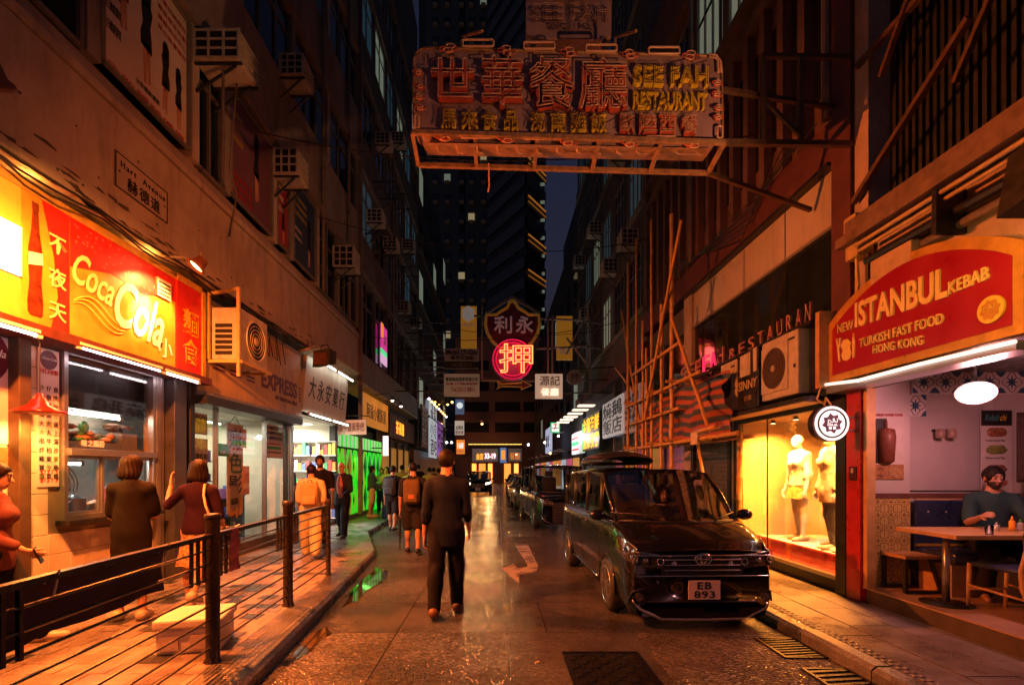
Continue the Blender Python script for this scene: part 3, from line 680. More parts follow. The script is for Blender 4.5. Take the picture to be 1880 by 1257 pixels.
# red pendant lamp
t = thing('pendant_lamp','red enamel pendant lamp hanging before the menu boards','lamp',(-4.35,4.66,2.26))
lx,ly = (73-U0)/F*4.75, 4.75
MB().tube([(lx,ly,2.42),(lx,ly,3.0)],.005,6).build('cord',CABLE,t)
REDE = mat('red_enamel',(.26,.014,.005),.3,var=.1,scale=5,coat=.2)
MB().lathe([(.02,.19),(.028,.19),(.03,.15),(.07,.12),(.085,.08),(.205,.02),(.208,0),(.2,0),(.08,.07),(.06,.11),(.018,.14)],(lx,ly,2.245),28).build('shade',REDE,t,True)
MB().ell((lx,ly,2.30),.028).build('bulb',glow('bulb_warm',(1,.5,.15),6),t,True)
lamp('pendant_light','SPOT',(lx,ly,2.235),160,(1,.36,.06),t,.05,(lx+.1,ly+.2,0),165,.4)
# amber floodlights on the cornice (the lamp that lights the cola sign and the street)
FLOODC = (1.0,.185,.026)
def floodlight(lab,loc,target,body=.16,m=DARKM):
    t = thing('floodlight',lab,'floodlight',loc); loc = Vector(loc); d = (Vector(target)-loc).normalized()
    MB().lathe([(.03,-body*.9),(.07,-body*.8),(.085,-body*.2),(.12,.0),(.12,.03),(.11,.03),(.08,-.02)],loc,20,d).build('housing',m,t,True)
    MB().disc(loc-d*.01,d,.105,.006,20).build('lens',glow('amber_lens',(1,.55,.18),14),t)
    MB().tube([loc-d*.1,loc-d*.1+Vector((0,0,.2))],.014,6).build('stem',PIPE,t)
    return t
f1 = floodlight('amber floodlight with a brown housing above the end of the cola sign',(-4.02,6.55,4.42),(-4.45,6.2,3.7),m=mat('brown_housing',(.16,.06,.03),.45,var=.3))
MB().bar((-4.02,6.55,4.5),(-4.45,6.55,4.56),.03).build('arm',PIPE,f1)
lamp('flood_on_sign','SPOT',(-4.1,6.5,4.30),420,(1,.30,.07),f1,.03,(-4.5,6.35,3.55),105,.8)
lamp('flood_hot_spot','SPOT',(-3.98,6.5,4.22),900,(1,.62,.34),f1,.03,(-4.5,6.25,3.72),34,1.0)
lamp('soffit_fill','POINT',(-4.52,6.35,4.45),16,(1,.30,.05),f1,.04)  # added fill light without a fixture, brightens the soffit
lamp('flood_on_street','SPOT',(-3.86,6.6,4.26),2500,FLOODC,f1,.07,(-1.6,6.3,2.6),146,.7)
f2 = floodlight('amber floodlight on a long arm beyond the left edge over the drinks sign',(-3.45,3.35,4.35),(-4.2,5.0,2.4),.14,mat('brown_housing',(.16,.06,.03)))
MB().bar((-3.45,3.35,4.45),(-4.45,3.35,4.62),.03).build('arm',PIPE,f2)
lamp('drinks_soffit_fill','POINT',(-4.52,4.7,4.45),14,(1,.30,.05),f2,.04)  # added fill light, no bulb at this spot, brightens the soffit here
lamp('flood_on_drinks_sign','SPOT',(-3.5,3.42,4.3),420,(1,.30,.06),f2,.03,(-4.5,4.8,3.7),70,.7)
lamp('flood_on_pavement','SPOT',(-3.45,3.42,4.26),3000,FLOODC,f2,.06,(-3.5,5.6,1.0),136,.6)
# ---------------------------------------------------------------- courier and copy shop
FASB = mat('fascia_cream',(.42,.30,.14),.5,var=.2,scale=2.5,grime=.5); PURP = mat('purple_ink',(.09,.025,.07),.5,var=.1)
ex = thing('shop_fascia','faded cream courier shop fascia with purple lettering behind an air conditioner','sign board',(XS,9.4,2.92))
B('board',(XS-.12,7.55,2.92),(XS,11.28,4.30),FASB,ex); B('rim',(XS-.12,7.55,2.86),(XS+.02,11.28,2.915),FRAME,ex); B('rim',(XS-.12,7.55,4.305),(XS+.02,11.28,4.36),FRAME,ex)
text('EXPRESS',(XS,9.35,3.28),(XS,11.0,3.28),(XS,9.35,3.62),PURP,ex,bold=.03); text('INT TERNATIONAL XPRESS',(XS,9.95,3.13),(XS,11.0,3.13),(XS,9.95,3.21),PURP,ex)
for k_ in range(3):
    for i in range(3): B('stripe',(XS+.001,7.75+k_*.52,3.30+.07*i),(XS+.004,8.1+k_*.5,3.335+.07*i),PURP,ex)
for i in range(5): B('stripe',(XS+.001,11.12,3.25+.07*i),(XS+.004,11.24,3.285+.07*i),PURP,ex)
for i in range(8): MB().disc((XS+.02,7.7+i*.48,2.89),(1,0,0),.014,.01,8).build('bolt',STEEL,ex)
# condenser on a steel frame
ac = thing('condenser_unit','air conditioner condenser with round fan on a braced frame before the courier fascia','air conditioner',(-4.25,8.1,3.4))
B('casing',(-4.47,7.66,3.42),(-4.02,8.58,4.24),ACW,ac,.02)
for i in range(6): B('louvre',(-4.40,7.645,3.50+i*.085),(-4.14,7.658,3.555+i*.085),BLACKV,ac)
MB().disc((-4.018,8.14,3.82),(1,0,0),.31,.012,30).build('fan_well',BLACKV,ac)
for r_ in (.07,.13,.19,.25,.315): MB().tube([(-4.0,8.14+r_*math.cos(a),3.82+r_*math.sin(a)) for a in [i*6.283/26 for i in range(26)]],.006 if r_ < .3 else .014,5,closed=True).build('fan_guard',ACW,ac)
MB().disc((-4.005,8.14,3.82),(1,0,0),.05,.02,14).build('fan_hub',ACW,ac)
for k_ in range(3):
    a = k_*2.09; MB().add([(-4.004,8.14+.05*math.cos(a),3.82+.05*math.sin(a)),(-4.003,8.14+.29*math.cos(a-.35),3.82+.29*math.sin(a-.35)),(-4.001,8.14+.29*math.cos(a+.4),3.82+.29*math.sin(a+.4))],[(0,1,2)]).build('fan_blade',DARKM,ac)
YEL = mat('yellow_steel',(.50,.36,.14),.5,.1,var=.2,scale=9)
for p,q in (((-4.48,7.6,3.38),(-3.98,7.6,3.38)),((-4.48,7.6,3.38),(-4.48,7.6,4.4)),((-4.0,7.58,4.5),(-4.02,7.62,3.15)),((-4.48,8.62,3.38),(-3.98,8.62,3.38)),((-3.98,7.6,3.38),(-3.98,8.62,3.38)),((-4.48,7.6,4.42),(-3.98,7.58,4.5))): MB().bar(p,q,.045).build('frame_bar',YEL,ac)
# shop front glass and room behind
cs = thing('copy_shop','glazed copy shop front with dark frames and bright interior','shop front',(-5,9.4,.12))
SHW = mat('shop_wall_white',(.55,.53,.44),.6,var=.1,scale=3)
for a,b,m,nm in (((-7.6,7.6,.2),(-7.5,11.2,2.9),SHW,'room_wall'),((-7.6,7.56,.2),(XW-.1,7.6,2.9),SHW,'room_wall'),((-7.6,11.2,.2),(XW-.1,11.26,2.9),SHW,'room_wall'),((-7.6,7.6,.2),(XW-.1,11.2,.25),mat('shop_floor',(.3,.28,.25),.4),'room_floor'),((-7.6,7.6,2.82),(XW-.1,11.2,2.9),SHW,'room_ceiling'),
   ((XW-.1,7.56,.12),(XW+.05,11.3,.34),mat('plinth_dark',(.10,.07,.05),.5,var=.3,scale=9,bump=.2),'plinth'),((XW-.1,7.56,2.72),(XS+.02,11.3,2.86),DARKM,'roller_box')): B(nm,a,b,m,cs)
for y,w in ((7.6,.10),(8.35,.04),(10.1,.05),(11.12,.07)): B('mullion',(XW-.04,y-w/2,.34),(XW+.04,y+w/2,2.72),DARKM if w > .06 else STEEL,cs)
for a,b in ((7.65,8.33),(8.37,10.07),(10.13,11.08)): MB().box((XW-.006,a,.34),(XW+.002,b,2.72)).build('pane',PANE,cs)
tube_light((-6.2,7.9,2.72),(-6.2,9.3,2.72),'ceiling tube in the copy shop, near half',glow('shop_tube',(.95,1,.78),5)); tube_light((-6.2,9.6,2.72),(-6.2,11.0,2.72),'ceiling tube in the copy shop, far half',glow('shop_tube',(.95,1,.78),5))
lamp('copy_shop_ceiling','AREA',(-6.1,9.4,2.7),120,(1,.93,.72),cs,1.6,(-6.1,9.4,0),sy=2.8)
# things behind and on the glass
for i,(y,z,w,h,c,lab) in enumerate(((7.78,2.45,.42,.34,(.25,.12,.03),'brown hanging sign reading KKO GO inside the copy shop'),(7.85,2.0,.36,.42,(.45,.45,.46),'grey portrait poster under the hanging sign'),(8.45,2.05,.40,.22,(.06,.35,.08),'green and white pack poster on the copy shop wall'),
     (9.3,2.3,.18,.36,(.6,.28,.03),'small orange card on the glass'),(9.35,1.5,.24,.55,(.55,.27,.12),'orange flyer taped low on the glass'),(8.9,1.2,.3,.4,(.25,.2,.2),'brown carton print behind the glass'))):
    t = thing('shop_poster',lab,'poster',(XW-.05,y,z),group='posters on the copy shop glass')
    B('sheet',(XW-.06,y,z-h/2),(XW-.05,y+w,z+h/2),mat('poster_sheet_%d'%i,c,.5,var=.35,scale=9),t)
    if i == 0: text('KKO GO',(XW-.05,y+.02,z-.02),(XW-.05,y+w-.02,z-.02),(XW-.05,y+.02,z+.13),INK,t,bold=.01)
    else: text(['','證件相','特價','快','影印','紙箱'][i],(XW-.05,y+.02,z-h*.35),(XW-.05,y+w-.02,z-h*.35),(XW-.05,y+.02,z-h*.05),INK if i%2 else WHITEL,t,keep=True)
ban = thing('hanging_banner','narrow grey banner with vertical copy-shop characters hung in the window','banner',(XW-.1,9.1,1.2))
B('cloth',(XW-.09,8.85,.9),(XW-.075,9.4,2.55),mat('banner_grey',(.42,.38,.36),.7,var=.15,scale=4),ban); MB().tube([(XW-.08,8.95,2.55),(XW-.08,9.12,2.7),(XW-.08,9.3,2.55)],.006,5).build('string',CABLE,ban)
for i,(ch,m) in enumerate((('彩',PURP),('色',mat('dark_green_ink',(.02,.09,.03),.5,var=0)),('影',mat('navy_ink',(.02,.025,.08),.5,var=0)),('印',mat('orange_card',(.6,.28,.03),.5,var=0)))):
    z = 2.06-i*.42; text(ch,(XW-.075,8.9,z),(XW-.075,9.36,z),(XW-.075,8.9,z+.38),m,ban,bold=.012)
tb_ = thing('notice_board','white notice with red and green stripes and rows of black characters on the door glass','notice',(XW-.02,10.6,2.1))
B('sheet',(XW-.02,10.2,1.95),(XW-.012,11.0,2.66),mat('menu_paper',(.6,.52,.52)),tb_)
for z,m in ((2.06,PURP),(2.14,mat('stripe_green',(.02,.30,.10),.5,var=0)),(2.24,REDINK)): B('stripe',(XW-.011,10.25,z),(XW-.008,10.9,z+(.06 if z == 2.14 else .03)),m,tb_)
for r_ in range(3): text('影印過膠傳真釘裝名片',(XW-.011,10.22,2.34+r_*.105),(XW-.011,10.98,2.34+r_*.105),(XW-.011,10.22,2.42+r_*.105),INK,tb_,name='print')
for i in range(5):   # shelves with cartons and paper
    y = 8.0+i*.62; t = thing('shelf_unit','grey shelf unit stacked with paper and cartons deep in the copy shop','shelf',(-7.2,y,.25),group='shelf units in the copy shop')
    for z in (.3,.85,1.4,1.95): B('shelf_board',(-7.45,y,z),(-7.05,y+.55,z+.03),STEEL,t)
    for z in (.33,.88,1.43): 
        for j in range(3): c = random.choice([(.5,.4,.25),(.15,.2,.45),(.1,.35,.15),(.55,.5,.45),(.4,.1,.1)]); B('carton',(-7.4,y+.03+j*.17,z),(-7.1,y+.17+j*.17,z+random.uniform(.2,.45)),mat('carton_%d%d%d'%tuple(int(x*10) for x in c),c,.6),t)
t = thing('counter_desk','blue-fronted service desk behind the copy shop glass','desk',(-5.7,9.6,.25)); B('desk_front',(-5.9,8.8,.25),(-5.5,10.6,1.15),mat('navy_panel',(.03,.05,.12),.5,var=.2),t); B('desk_top',(-5.95,8.75,1.15),(-5.45,10.65,1.19),STEEL,t)

# ---------------------------------------------------------------- pharmacy
ph = thing('pharmacy_fascia','white pharmacy sign board with five black brush characters lit from above','sign board',(XS,12.9,3.05))
PHW = mat('fascia_white',(.62,.60,.52),.5,var=.1,scale=3,grime=.25)
MB().add([(XS,11.34,3.08),(XS,14.5,3.08),(XS+.10,14.5,4.36),(XS+.10,11.34,4.36),(XS-.1,11.34,3.08),(XS-.1,14.5,3.08),(XS-.1,14.5,4.36),(XS-.1,11.34,4.36)],[(0,1,2,3),(5,4,7,6),(4,0,3,7),(1,5,6,2),(3,2,6,7),(4,5,1,0)]).build('board',PHW,ph)
for i,ch in enumerate('大永安藥行'): text(ch,(XS+.027,11.58+i*.56,3.42),(XS+.027,12.02+i*.56,3.42),(XS+.068,11.58+i*.56,3.94),INK,ph,bold=.006,shear=.12)
for i,(a,b) in enumerate(((11.4,12.9),(13.0,14.4))):
    tube_light((XS+.26,a,4.30),(XS+.26,b,4.30),'tube light above the pharmacy sign, '+('near one' if i==0 else 'far one'),glow('pharm_tube',(1,.95,.80),9))
    tube_light((XS+.12,a,3.0),(XS+.12,b,3.0),'tube light under the pharmacy sign, '+('near one' if i==0 else 'far one'),glow('pharm_tube',(1,.95,.80),9))
MB().prism([(0,0),(.45,.12),(.45,.15),(0,.05)],(XS-.05,11.3,4.42),(1,0,0),(0,0,1),3.3,(0,1,0)).build('canopy',SOFF,ph)
pm = thing('pharmacy','open-fronted bright pharmacy with stocked shelves','shop front',(-5,12.9,.12))
for a,b,m,nm in (((-8.1,11.3,.12),(-8.0,14.6,3.1),SHW,'room_wall'),((-8.1,11.27,.12),(XW,11.33,3.1),SHW,'room_wall'),((-8.1,14.45,.12),(XW-.05,14.55,3.1),SHW,'room_wall'),((-8.1,11.3,2.98),(XW,14.5,3.06),SHW,'room_ceiling'),((-8.1,11.33,.115),(XW+.06,14.45,.24),mat('shop_floor',(.3,.28,.25)),'room_floor'),((XW-.1,14.3,.12),(XW+.06,14.52,3.0),DARKM,'door_post'),((XW-.1,11.3,.12),(XW+.06,11.42,3.0),STEEL,'door_post')): B(nm,a,b,m,pm)
lamp('pharmacy_ceiling','AREA',(-6.4,12.9,2.9),420,(1,.95,.82),pm,1.6,(-6.4,12.9,0),sy=2.6)
for i in range(3): B('ceiling_panel',(-7.4,11.6+i*1.0,2.95),(-5.2,11.75+i*1.0,2.975),glow('pharm_panel',(1,.97,.9),4),pm)
gc = [(.5,.06,.06),(.55,.5,.1),(.05,.3,.12),(.1,.15,.5),(.6,.55,.5),(.6,.25,.05),(.3,.1,.3)]
for i in range(4):
    x = -7.6+i*.75; t = thing('medicine_shelf','white shelf rack packed with coloured medicine boxes in the pharmacy','shelf',(x,14.25,.24),group='medicine shelves in the pharmacy')
    for z in (.3,.75,1.2,1.65,2.1,2.5): B('shelf_board',(x,14.1,z),(x+.7,14.42,z+.025),WHITEP,t)
    for z in (.325,.775,1.225,1.675,2.125):
        for j in range(6): c = random.choice(gc); B('medicine_box',(x+.02+j*.113,14.13,z),(x+.115+j*.113,14.3,z+random.uniform(.15,.36)),mat('goods_%d'%gc.index(c),c,.45,var=.3,scale=20),t)
t = thing('glass_counter','glass display counter with red boxes at the pharmacy entrance','counter',(-5.6,13.2,.24)); B('counter_body',(-6.0,12.4,.24),(-5.4,14.0,1.05),mat('counter_white',(.5,.5,.46),.3),t); B('counter_top',(-6.03,12.37,1.05),(-5.37,14.03,1.08),STEEL,t)
for j in range(9): B('medicine_box',(-5.7,12.45+j*.17,1.08),(-5.55,12.58+j*.17,1.08+random.uniform(.12,.3)),mat('goods_%d'%(j%7),gc[j%7]),t)
fb = thing('floodlight','square black floodlight on a cable-hung bracket before the pharmacy sign','floodlight',wy(597,655,10.9))
q = wy(597,662,10.9)
MB().add([q+Vector(p) for p in ((-.22,-.1,.20),(.16,-.14,.24),(.22,.12,.22),(-.16,.16,.2),(-.26,-.06,-.16),(.12,-.12,-.12),(.2,.1,-.06),(-.2,.16,-.12))],[(0,1,2,3),(7,6,5,4),(0,4,5,1),(1,5,6,2),(2,6,7,3),(3,7,4,0)]).build('housing',DARKM,fb)
B('glass',q+Vector((-.20,-.135,-.11)),q+Vector((.08,-.145,.15)),mat('flood_glass',(.09,.04,.03),.15),fb)
MB().tube([q+Vector((-.1,0,.2)),q+Vector((-.08,0,.34)),q+Vector((.06,0,.36)),q+Vector((.1,0,.2))],.012,6).build('yoke',DARKM,fb)
MB().tube([q+Vector((0,0,.35)),(-4.45,11.4,4.5),(-4.45,9.6,4.47),(-4.45,8.4,4.6)],.012,6).build('cable',CABLE,fb)
for i in range(3): MB().tube([(-4.44,9.1+i*.35,4.45),(-4.35,9.15+i*.35,4.0-.1*i),(-4.32,9.3+i*.35,3.85),(-4.36,9.35+i*.3,4.2),(-4.44,9.6+i*.3,4.44)],.008,5).build('cable',CABLE,fb)

# hanging sign, green shop and the shops beyond
hs = thing('hanging_sign','pale sign with brown characters hung crosswise between pharmacy and green shop','sign board',(-4.3,14.55,2.75))
a,b,c = wy(614,798,14.55),wy(672,797,14.55),wy(614,771,14.55)
MB().prism([(0,0),(1,0),(1,1),(0,1)],a,b-a,c-a,-.06).build('board',mat('hanging_board',(.62,.54,.44),.5,var=.15,scale=4,emit=(1,.75,.5),es=.12),hs); text('專醫中醫黃學儀',a+(b-a)*.04+(c-a)*.2,a+(b-a)*.96+(c-a)*.2,a+(b-a)*.04+(c-a)*.8,mat('brown_ink',(.22,.06,.02),.5,var=0),hs,bold=.01,lift=.07)
MB().tube([(-4.8,14.58,3.32),(-3.8,14.58,3.30)],.015,6).build('hanger',DARKM,hs)
gs = thing('green_shop','shop front draped in green lit plastic strips','shop front',(-5,17,.12))
GREEN = mat('green_strip',(.03,.32,.05),.35,var=.4,scale=3,emit=(.02,.8,.02),es=.8); GREENL = mat('lime_strip',(.25,.45,.05),.35,var=.3,scale=4,emit=(.25,.85,.02),es=.5); WHG = mat('pale_green_strip',(.5,.6,.45),.4,var=.2,scale=4,emit=(.6,1,.5),es=.5); DOORO = mat('amber_door',(.45,.20,.05),.3,var=.3,scale=3,emit=(1,.35,.05),es=.15)  # the strips glow by themselves in place of green lamplight on them
for i in range(26):
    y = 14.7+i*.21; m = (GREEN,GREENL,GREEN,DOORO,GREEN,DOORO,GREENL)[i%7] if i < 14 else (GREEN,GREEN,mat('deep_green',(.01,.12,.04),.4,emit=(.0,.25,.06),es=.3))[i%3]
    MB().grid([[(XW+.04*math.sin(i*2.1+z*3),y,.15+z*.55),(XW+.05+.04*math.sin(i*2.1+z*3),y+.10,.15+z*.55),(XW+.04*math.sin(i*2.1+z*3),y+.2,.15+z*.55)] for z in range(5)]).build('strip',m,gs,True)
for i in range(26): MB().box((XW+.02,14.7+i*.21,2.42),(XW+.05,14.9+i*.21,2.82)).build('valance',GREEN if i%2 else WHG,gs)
B('room_wall',(XW-.3,14.55,.1),(XW-.35,20.3,3.2),BLACKV,gs); B('step',(XW-.3,14.55,.1),(XW+.12,18,.26),KERBM,gs)
lamp('green_shop_light','AREA',(XW+.4,16.6,2.3),22,(.15,1,.1),gs,.4,(XW+1.5,16.8,0),sy=2.5)
os_ = thing('orange_sign','glowing orange shop sign with dark characters past the pharmacy','sign board',(XS,18.2,3.25)); B('board',(XS-.1,16.4,3.25),(XS,20.2,4.32),mat('orange_board',(.6,.25,.03),.45,var=.25,scale=2,emit=(1,.32,.03),es=.35),os_)
text('阿爺小館麵家',(XS,16.9,3.5),(XS,19.8,3.5),(XS,16.9,4.05),mat('brown_black_ink',(.05,.012,.008),.5,var=0),os_,bold=.01)
for i in range(2):
    t = thing('spot_lamp','small arm lamp over the orange sign, '+('near one' if i==0 else 'far one'),'lamp',(-3.9,18+i*1.6,4.3)); MB().tube([(XS,18+i*1.6,4.45),(-3.95,18+i*1.6,4.5),(-3.85,18+i*1.6,4.36)],.014,6).build('arm',DARKM,t); MB().lathe([(.03,.12),(.12,0),(.11,0)],(-3.85,18+i*1.6,4.25),14).build('shade',DARKM,t); MB().ell((-3.85,18+i*1.6,4.25),.06).build('bulb',glow('spot_bulb',(1,.75,.6),6),t,True)
    lamp('sign_spot','SPOT',(-3.85,18+i*1.6,4.2),25,(1,.45,.12),t,.03,(XS,18+i*1.6,3.7),110,.6)
wl_ = thing('lightbox_sign','small white upright light box beside the orange doors','sign board',(-4.25,18.5,2.2)); a,b,c = wy(703,836,18.5),wy(712,836,18.5),wy(703,800,18.5)
MB().prism([(0,0),(1,0),(1,1),(0,1)],a,b-a,c-a,-.1).build('box',glow('white_box',(1,.85,.78),1.6),wl_); B('bracket',(-4.8,18.52,2.5),(a.x,18.56,2.54),DARKM,wl_)
# second building
b2 = thing('tenement_building','grey tenement past the pharmacy drainpipe with a lit sign at its first floor','building',(-5,21,0))
B('wall_band',(XB,15.62,4.55),(-5.4,27,5.5),STUC2,b2); B('soffit',(XB+.02,15.62,4.48),(-5.4,27,4.549),SOFF,b2)
for z0,z1 in ((8.0,9.4),(11.3,12.7),(14.6,16.0),(17.9,19.3),(21,26)): B('spandrel',(XB,15.62,z0),(-5.4,27,z1),STUC3,b2); B('drip_course',(XB+.08,15.62,z0+.02),(XB-.02,27,z0+.12),STUC2,b2)
for z0,z1 in ((5.5,8.0),(9.4,11.3),(12.7,14.6),(16,17.9),(19.3,21)):
    for y in (15.75,17.6,19.5,21.4,23.3,25.2,26.9): B('pier',(XB+.003,y-.12,z0),(-5.2,y+.12,z1),STUC3,b2)
    for y in (15.87,17.72,19.62,21.52,23.42,25.32): window(b2,XB,1,y,y+1.6,z0,z1,random.choice([DGLASS]*8+[LITM[1],LITM[1],LITM[0]]) if z0 > 6 else DGLASS,2)
for i,(y,z,lab) in enumerate(((16.4,10.0,'air conditioner over the drainpipe on the second tenement'),(18.8,10.2,'air conditioner with rusty bracket high on the second tenement'),(21.3,8.6,'small air conditioner low on the second tenement'),(22.6,11.9,'upper air conditioner near the far end of the second tenement'),(17.6,13.4,'third-floor air conditioner above the drainpipe'),(24.6,8.9,'farthest low air conditioner on the second tenement'),(20.2,15.2,'fourth-floor air conditioner behind the neon board edge'))): ac_box(lab,XB,-3.85,y,y+.65,z,z+.45,1,'window air conditioners on the second tenement')
for i,(y,z) in enumerate(((16.2,9.5),(17.2,11.8),(19.4,12.6),(21.5,10.6))):
    t = thing('laundry_rack',['dark steel laundry rack below the nearest lit window of the second tenement','higher steel laundry rack near the drainpipe','uppermost laundry rack on the second tenement','farthest steel laundry rack on the second tenement'][i],'laundry rack',(XB,y,z),group='laundry racks on the second tenement')
    for dy in (0,1.1): MB().bar((XB,y+dy,z),(XB+.8,y+dy,z),.03).build('arm',DARKM,t); MB().bar((XB,y+dy,z-.4),(XB+.7,y+dy,z),.02).build('strut',DARKM,t)
    for dx in (.3,.55,.8): MB().bar((XB+dx,y,z),(XB+dx,y+1.1,z),.025).build('rail',DARKM,t)
MB().tube([(-4.33,15.7,5.9),(-4.33,15.7,8.0)],.04,8).build('pipe',PIPE,b2)
led = thing('led_sign','small magenta and green window sign on the second tenement','sign board',(XB,18.9,5.7)); B('panel_upper',(XB+.01,18.4,6.3),(XB+.04,19.4,7.2),glow('led_magenta',(.8,.05,.35),.7),led); B('panel_corner',(XB+.041,18.4,6.7),(XB+.05,18.75,7.25),glow('led_orange',(1,.3,.05),.8),led); B('panel_middle',(XB+.01,18.4,6.1),(XB+.04,19.4,6.29),glow('led_green',(.1,.8,.3),.9),led); B('panel_lower',(XB+.01,18.4,5.75),(XB+.04,19.4,6.09),glow('led_pink',(.8,.45,.7),.8),led)
text('BAR',(XB+.04,18.8,6.5),(XB+.04,19.3,6.5),(XB+.04,18.8,6.85),WHITEL,led,bold=.02)
dr = thing('shop_front_row','dim amber shop doors under the second tenement','shop front',(-5,24,.12))
B('wall',(XW-.1,20.3,.1),(XW-.2,27,4.5),STUC3,dr)
for y in (20.6,22.2,23.8,25.4): B('door',(XW-.09,y,.12),(XW-.04,y+1.3,2.7),mat('amber_leaf',(.45,.20,.05),.4,var=.3,scale=3,emit=(1,.4,.05),es=.22),dr); B('door_post',(XW-.09,y+1.32,.12),(XW+.02,y+1.5,3),STUC3,dr)
text('茶餐廳',(XS,21.4,3.3),(XS,24,3.3),(XS,21.4,3.9),glow('amber_letters',(1,.35,.03),2),dr,keep=True,bold=.01); B('sign_back',(XS-.1,20.6,3.1),(XS-.005,26.6,4.1),mat('sign_brown',(.12,.05,.03),.5),dr)
# third, dark building and its signs
b3 = thing('dark_building','black silhouette building beyond the second tenement on the left','building',(-5,34,0)); B('wall',(XB,27.05,2.9),(-10,42,20),mat('night_wall',(.05,.05,.052),.8,var=.3,scale=1),b3)
B('ground_floor',(XB-.2,27.05,.1),(-10,42,2.85),mat('night_shop',(.04,.04,.05),.4,var=.4,scale=2),b3)
for zf in range(5):
    for yf in range(7): B('window',(XB+.002,27.6+yf*2.05,5.2+zf*3),(XB+.02,28.9+yf*2.05,6.9+zf*3),DGLASS if (zf*3+yf)%6 else LITM[0],b3)
for zf in range(4): B('sill',(XB+.001,27.2,5.0+zf*3),(XB+.15,41.8,5.12+zf*3),STUC3,b3)
for i in range(9): MB().bar((XB,28+i*.9,7.2+.55*(i%4)),(XB+1.1,28+i*.9,7.2+.55*(i%4)),.05).build('sign_arm',mat('arm_pale',(.3,.24,.2),.5),b3)
for i,(y,w,z0,z1,s,m,lab) in enumerate(((27.6,2.6,3.0,5.4,'金利來\n商店',mat('panel_navy',(.05,.06,.10),.4),'dark blue shop sign with faint characters on the far left'),(31,3.4,2.5,6.2,'餐飲\n小食\n酒吧',glow('neon_white_sign',(.75,.85,.9),.4),'white neon shop sign with black characters on the far left'),(35,3,2.7,5.2,'時裝',glow('neon_violet',(.5,.2,.8),.35),'violet glowing shop sign at the far left'))):
    t = thing('shop_sign',lab,'sign board',(XB,y,z0)); B('board',(XB+.05,y,z0),(XB+.15,y+w,z1),m,t); text(s,(XB+.151,y+.1,z0+.15),(XB+.151,y+w-.1,z0+.15),(XB+.151,y+.1,z1-.15),INK if i else WHITEL,t,bold=.01)
for i in range(9): 
    t = MB().ell((XB+.5,28+i*1.2,5.75),.07,8,6).build('string_bulb',glow('bulb_amber',(1,.5,.12),7) if i%4 else glow('bulb_violet',(.8,.6,1),7),None,True); tag(t,'small bulb in the string above the far left shop signs','bulb','bulbs strung above the far left shops')
# goods on racks close to the copy shop glass
for i,(y,lab) in enumerate(((7.75,'tall goods rack behind the near pane of the copy shop'),(8.45,'goods rack behind the grey banner in the copy shop'),(9.5,'low goods rack behind the orange flyer'))):
    t = thing('goods_rack',lab,'rack',(-5.35,y,.25),group='goods racks in the copy shop window')
    for x in (-5.5,-5.2): B('upright',(x,y,.25),(x+.02,y+.02,2.0 if i < 2 else 1.4),DARKM,t); B('upright',(x,y+.53,.25),(x+.02,y+.55,2.0 if i < 2 else 1.4),DARKM,t)
    for k_ in range(5 if i < 2 else 3):
        z = .4+k_*.36; B('shelf_board',(-5.5,y,z),(-5.18,y+.55,z+.02),DARKM,t)
        for j in range(5): c = gc[(i*7+k_*3+j*2)%7]; B('goods',(-5.45,y+.03+j*.1,z+.02),(-5.24,y+.115+j*.1,z+.02+random.uniform(.1,.28)),mat('goods_%d'%gc.index(c),c),t)
# pipes and droppers on the left facades
for i,(y,lab) in enumerate(((4.55,'grey drain pipe left of the beauty poster'),(12.2,'thin drain pipe beside the blue poster'),(14.3,'rusty drain pipe near the end of the first tenement'),(20.4,'drain pipe on the second tenement'))):
    t = thing('drain_pipe',lab,'pipe',(-4.3,y,6.2)); MB().tube([(-4.33,y,6.15),(-4.33,y,12),(-4.33,y+.02,20)],.045,8).build('pipe_run',PIPE,t,True)
    for z in (7.4,9.2,11.0,12.8): MB().lathe([(.06,-.03),(.06,.03)],(-4.33,y,z),8).build('collar',PIPE,t)
# ================================================================ right side of the street
XR = 4.4
REDW = mat('red_brown_wall',(.15,.085,.07),.7,var=.25,scale=2.2,bump=.3,bscale=50,grime=.6)
REDB = mat('dark_red_beam2',(.10,.035,.03),.5,var=.3,scale=5,bump=.1)
PANELW = mat('cladding_panel',(.46,.41,.36),.35,var=.1,scale=1.5,grime=.3)
CORR = mat('black_corrugated',(.03,.028,.027),.5,.3,var=.35,scale=5)
CONC = mat('concrete_column',(.40,.30,.25),.75,var=.2,scale=3,bump=.3,bscale=40,grime=.5)
WOOD = mat('light_wood',(.50,.29,.13),.4,var=.2,scale=9,bump=.05)
NAVY = mat('navy_leather',(.02,.03,.075),.32,var=.25,scale=8,bump=.1,bscale=90)
CRIM = mat('crimson_paint',(.40,.02,.03),.3,var=.2,scale=4)
GOLDF = mat('gold_frame',(.52,.27,.045),.35,.2,var=.25,scale=6)

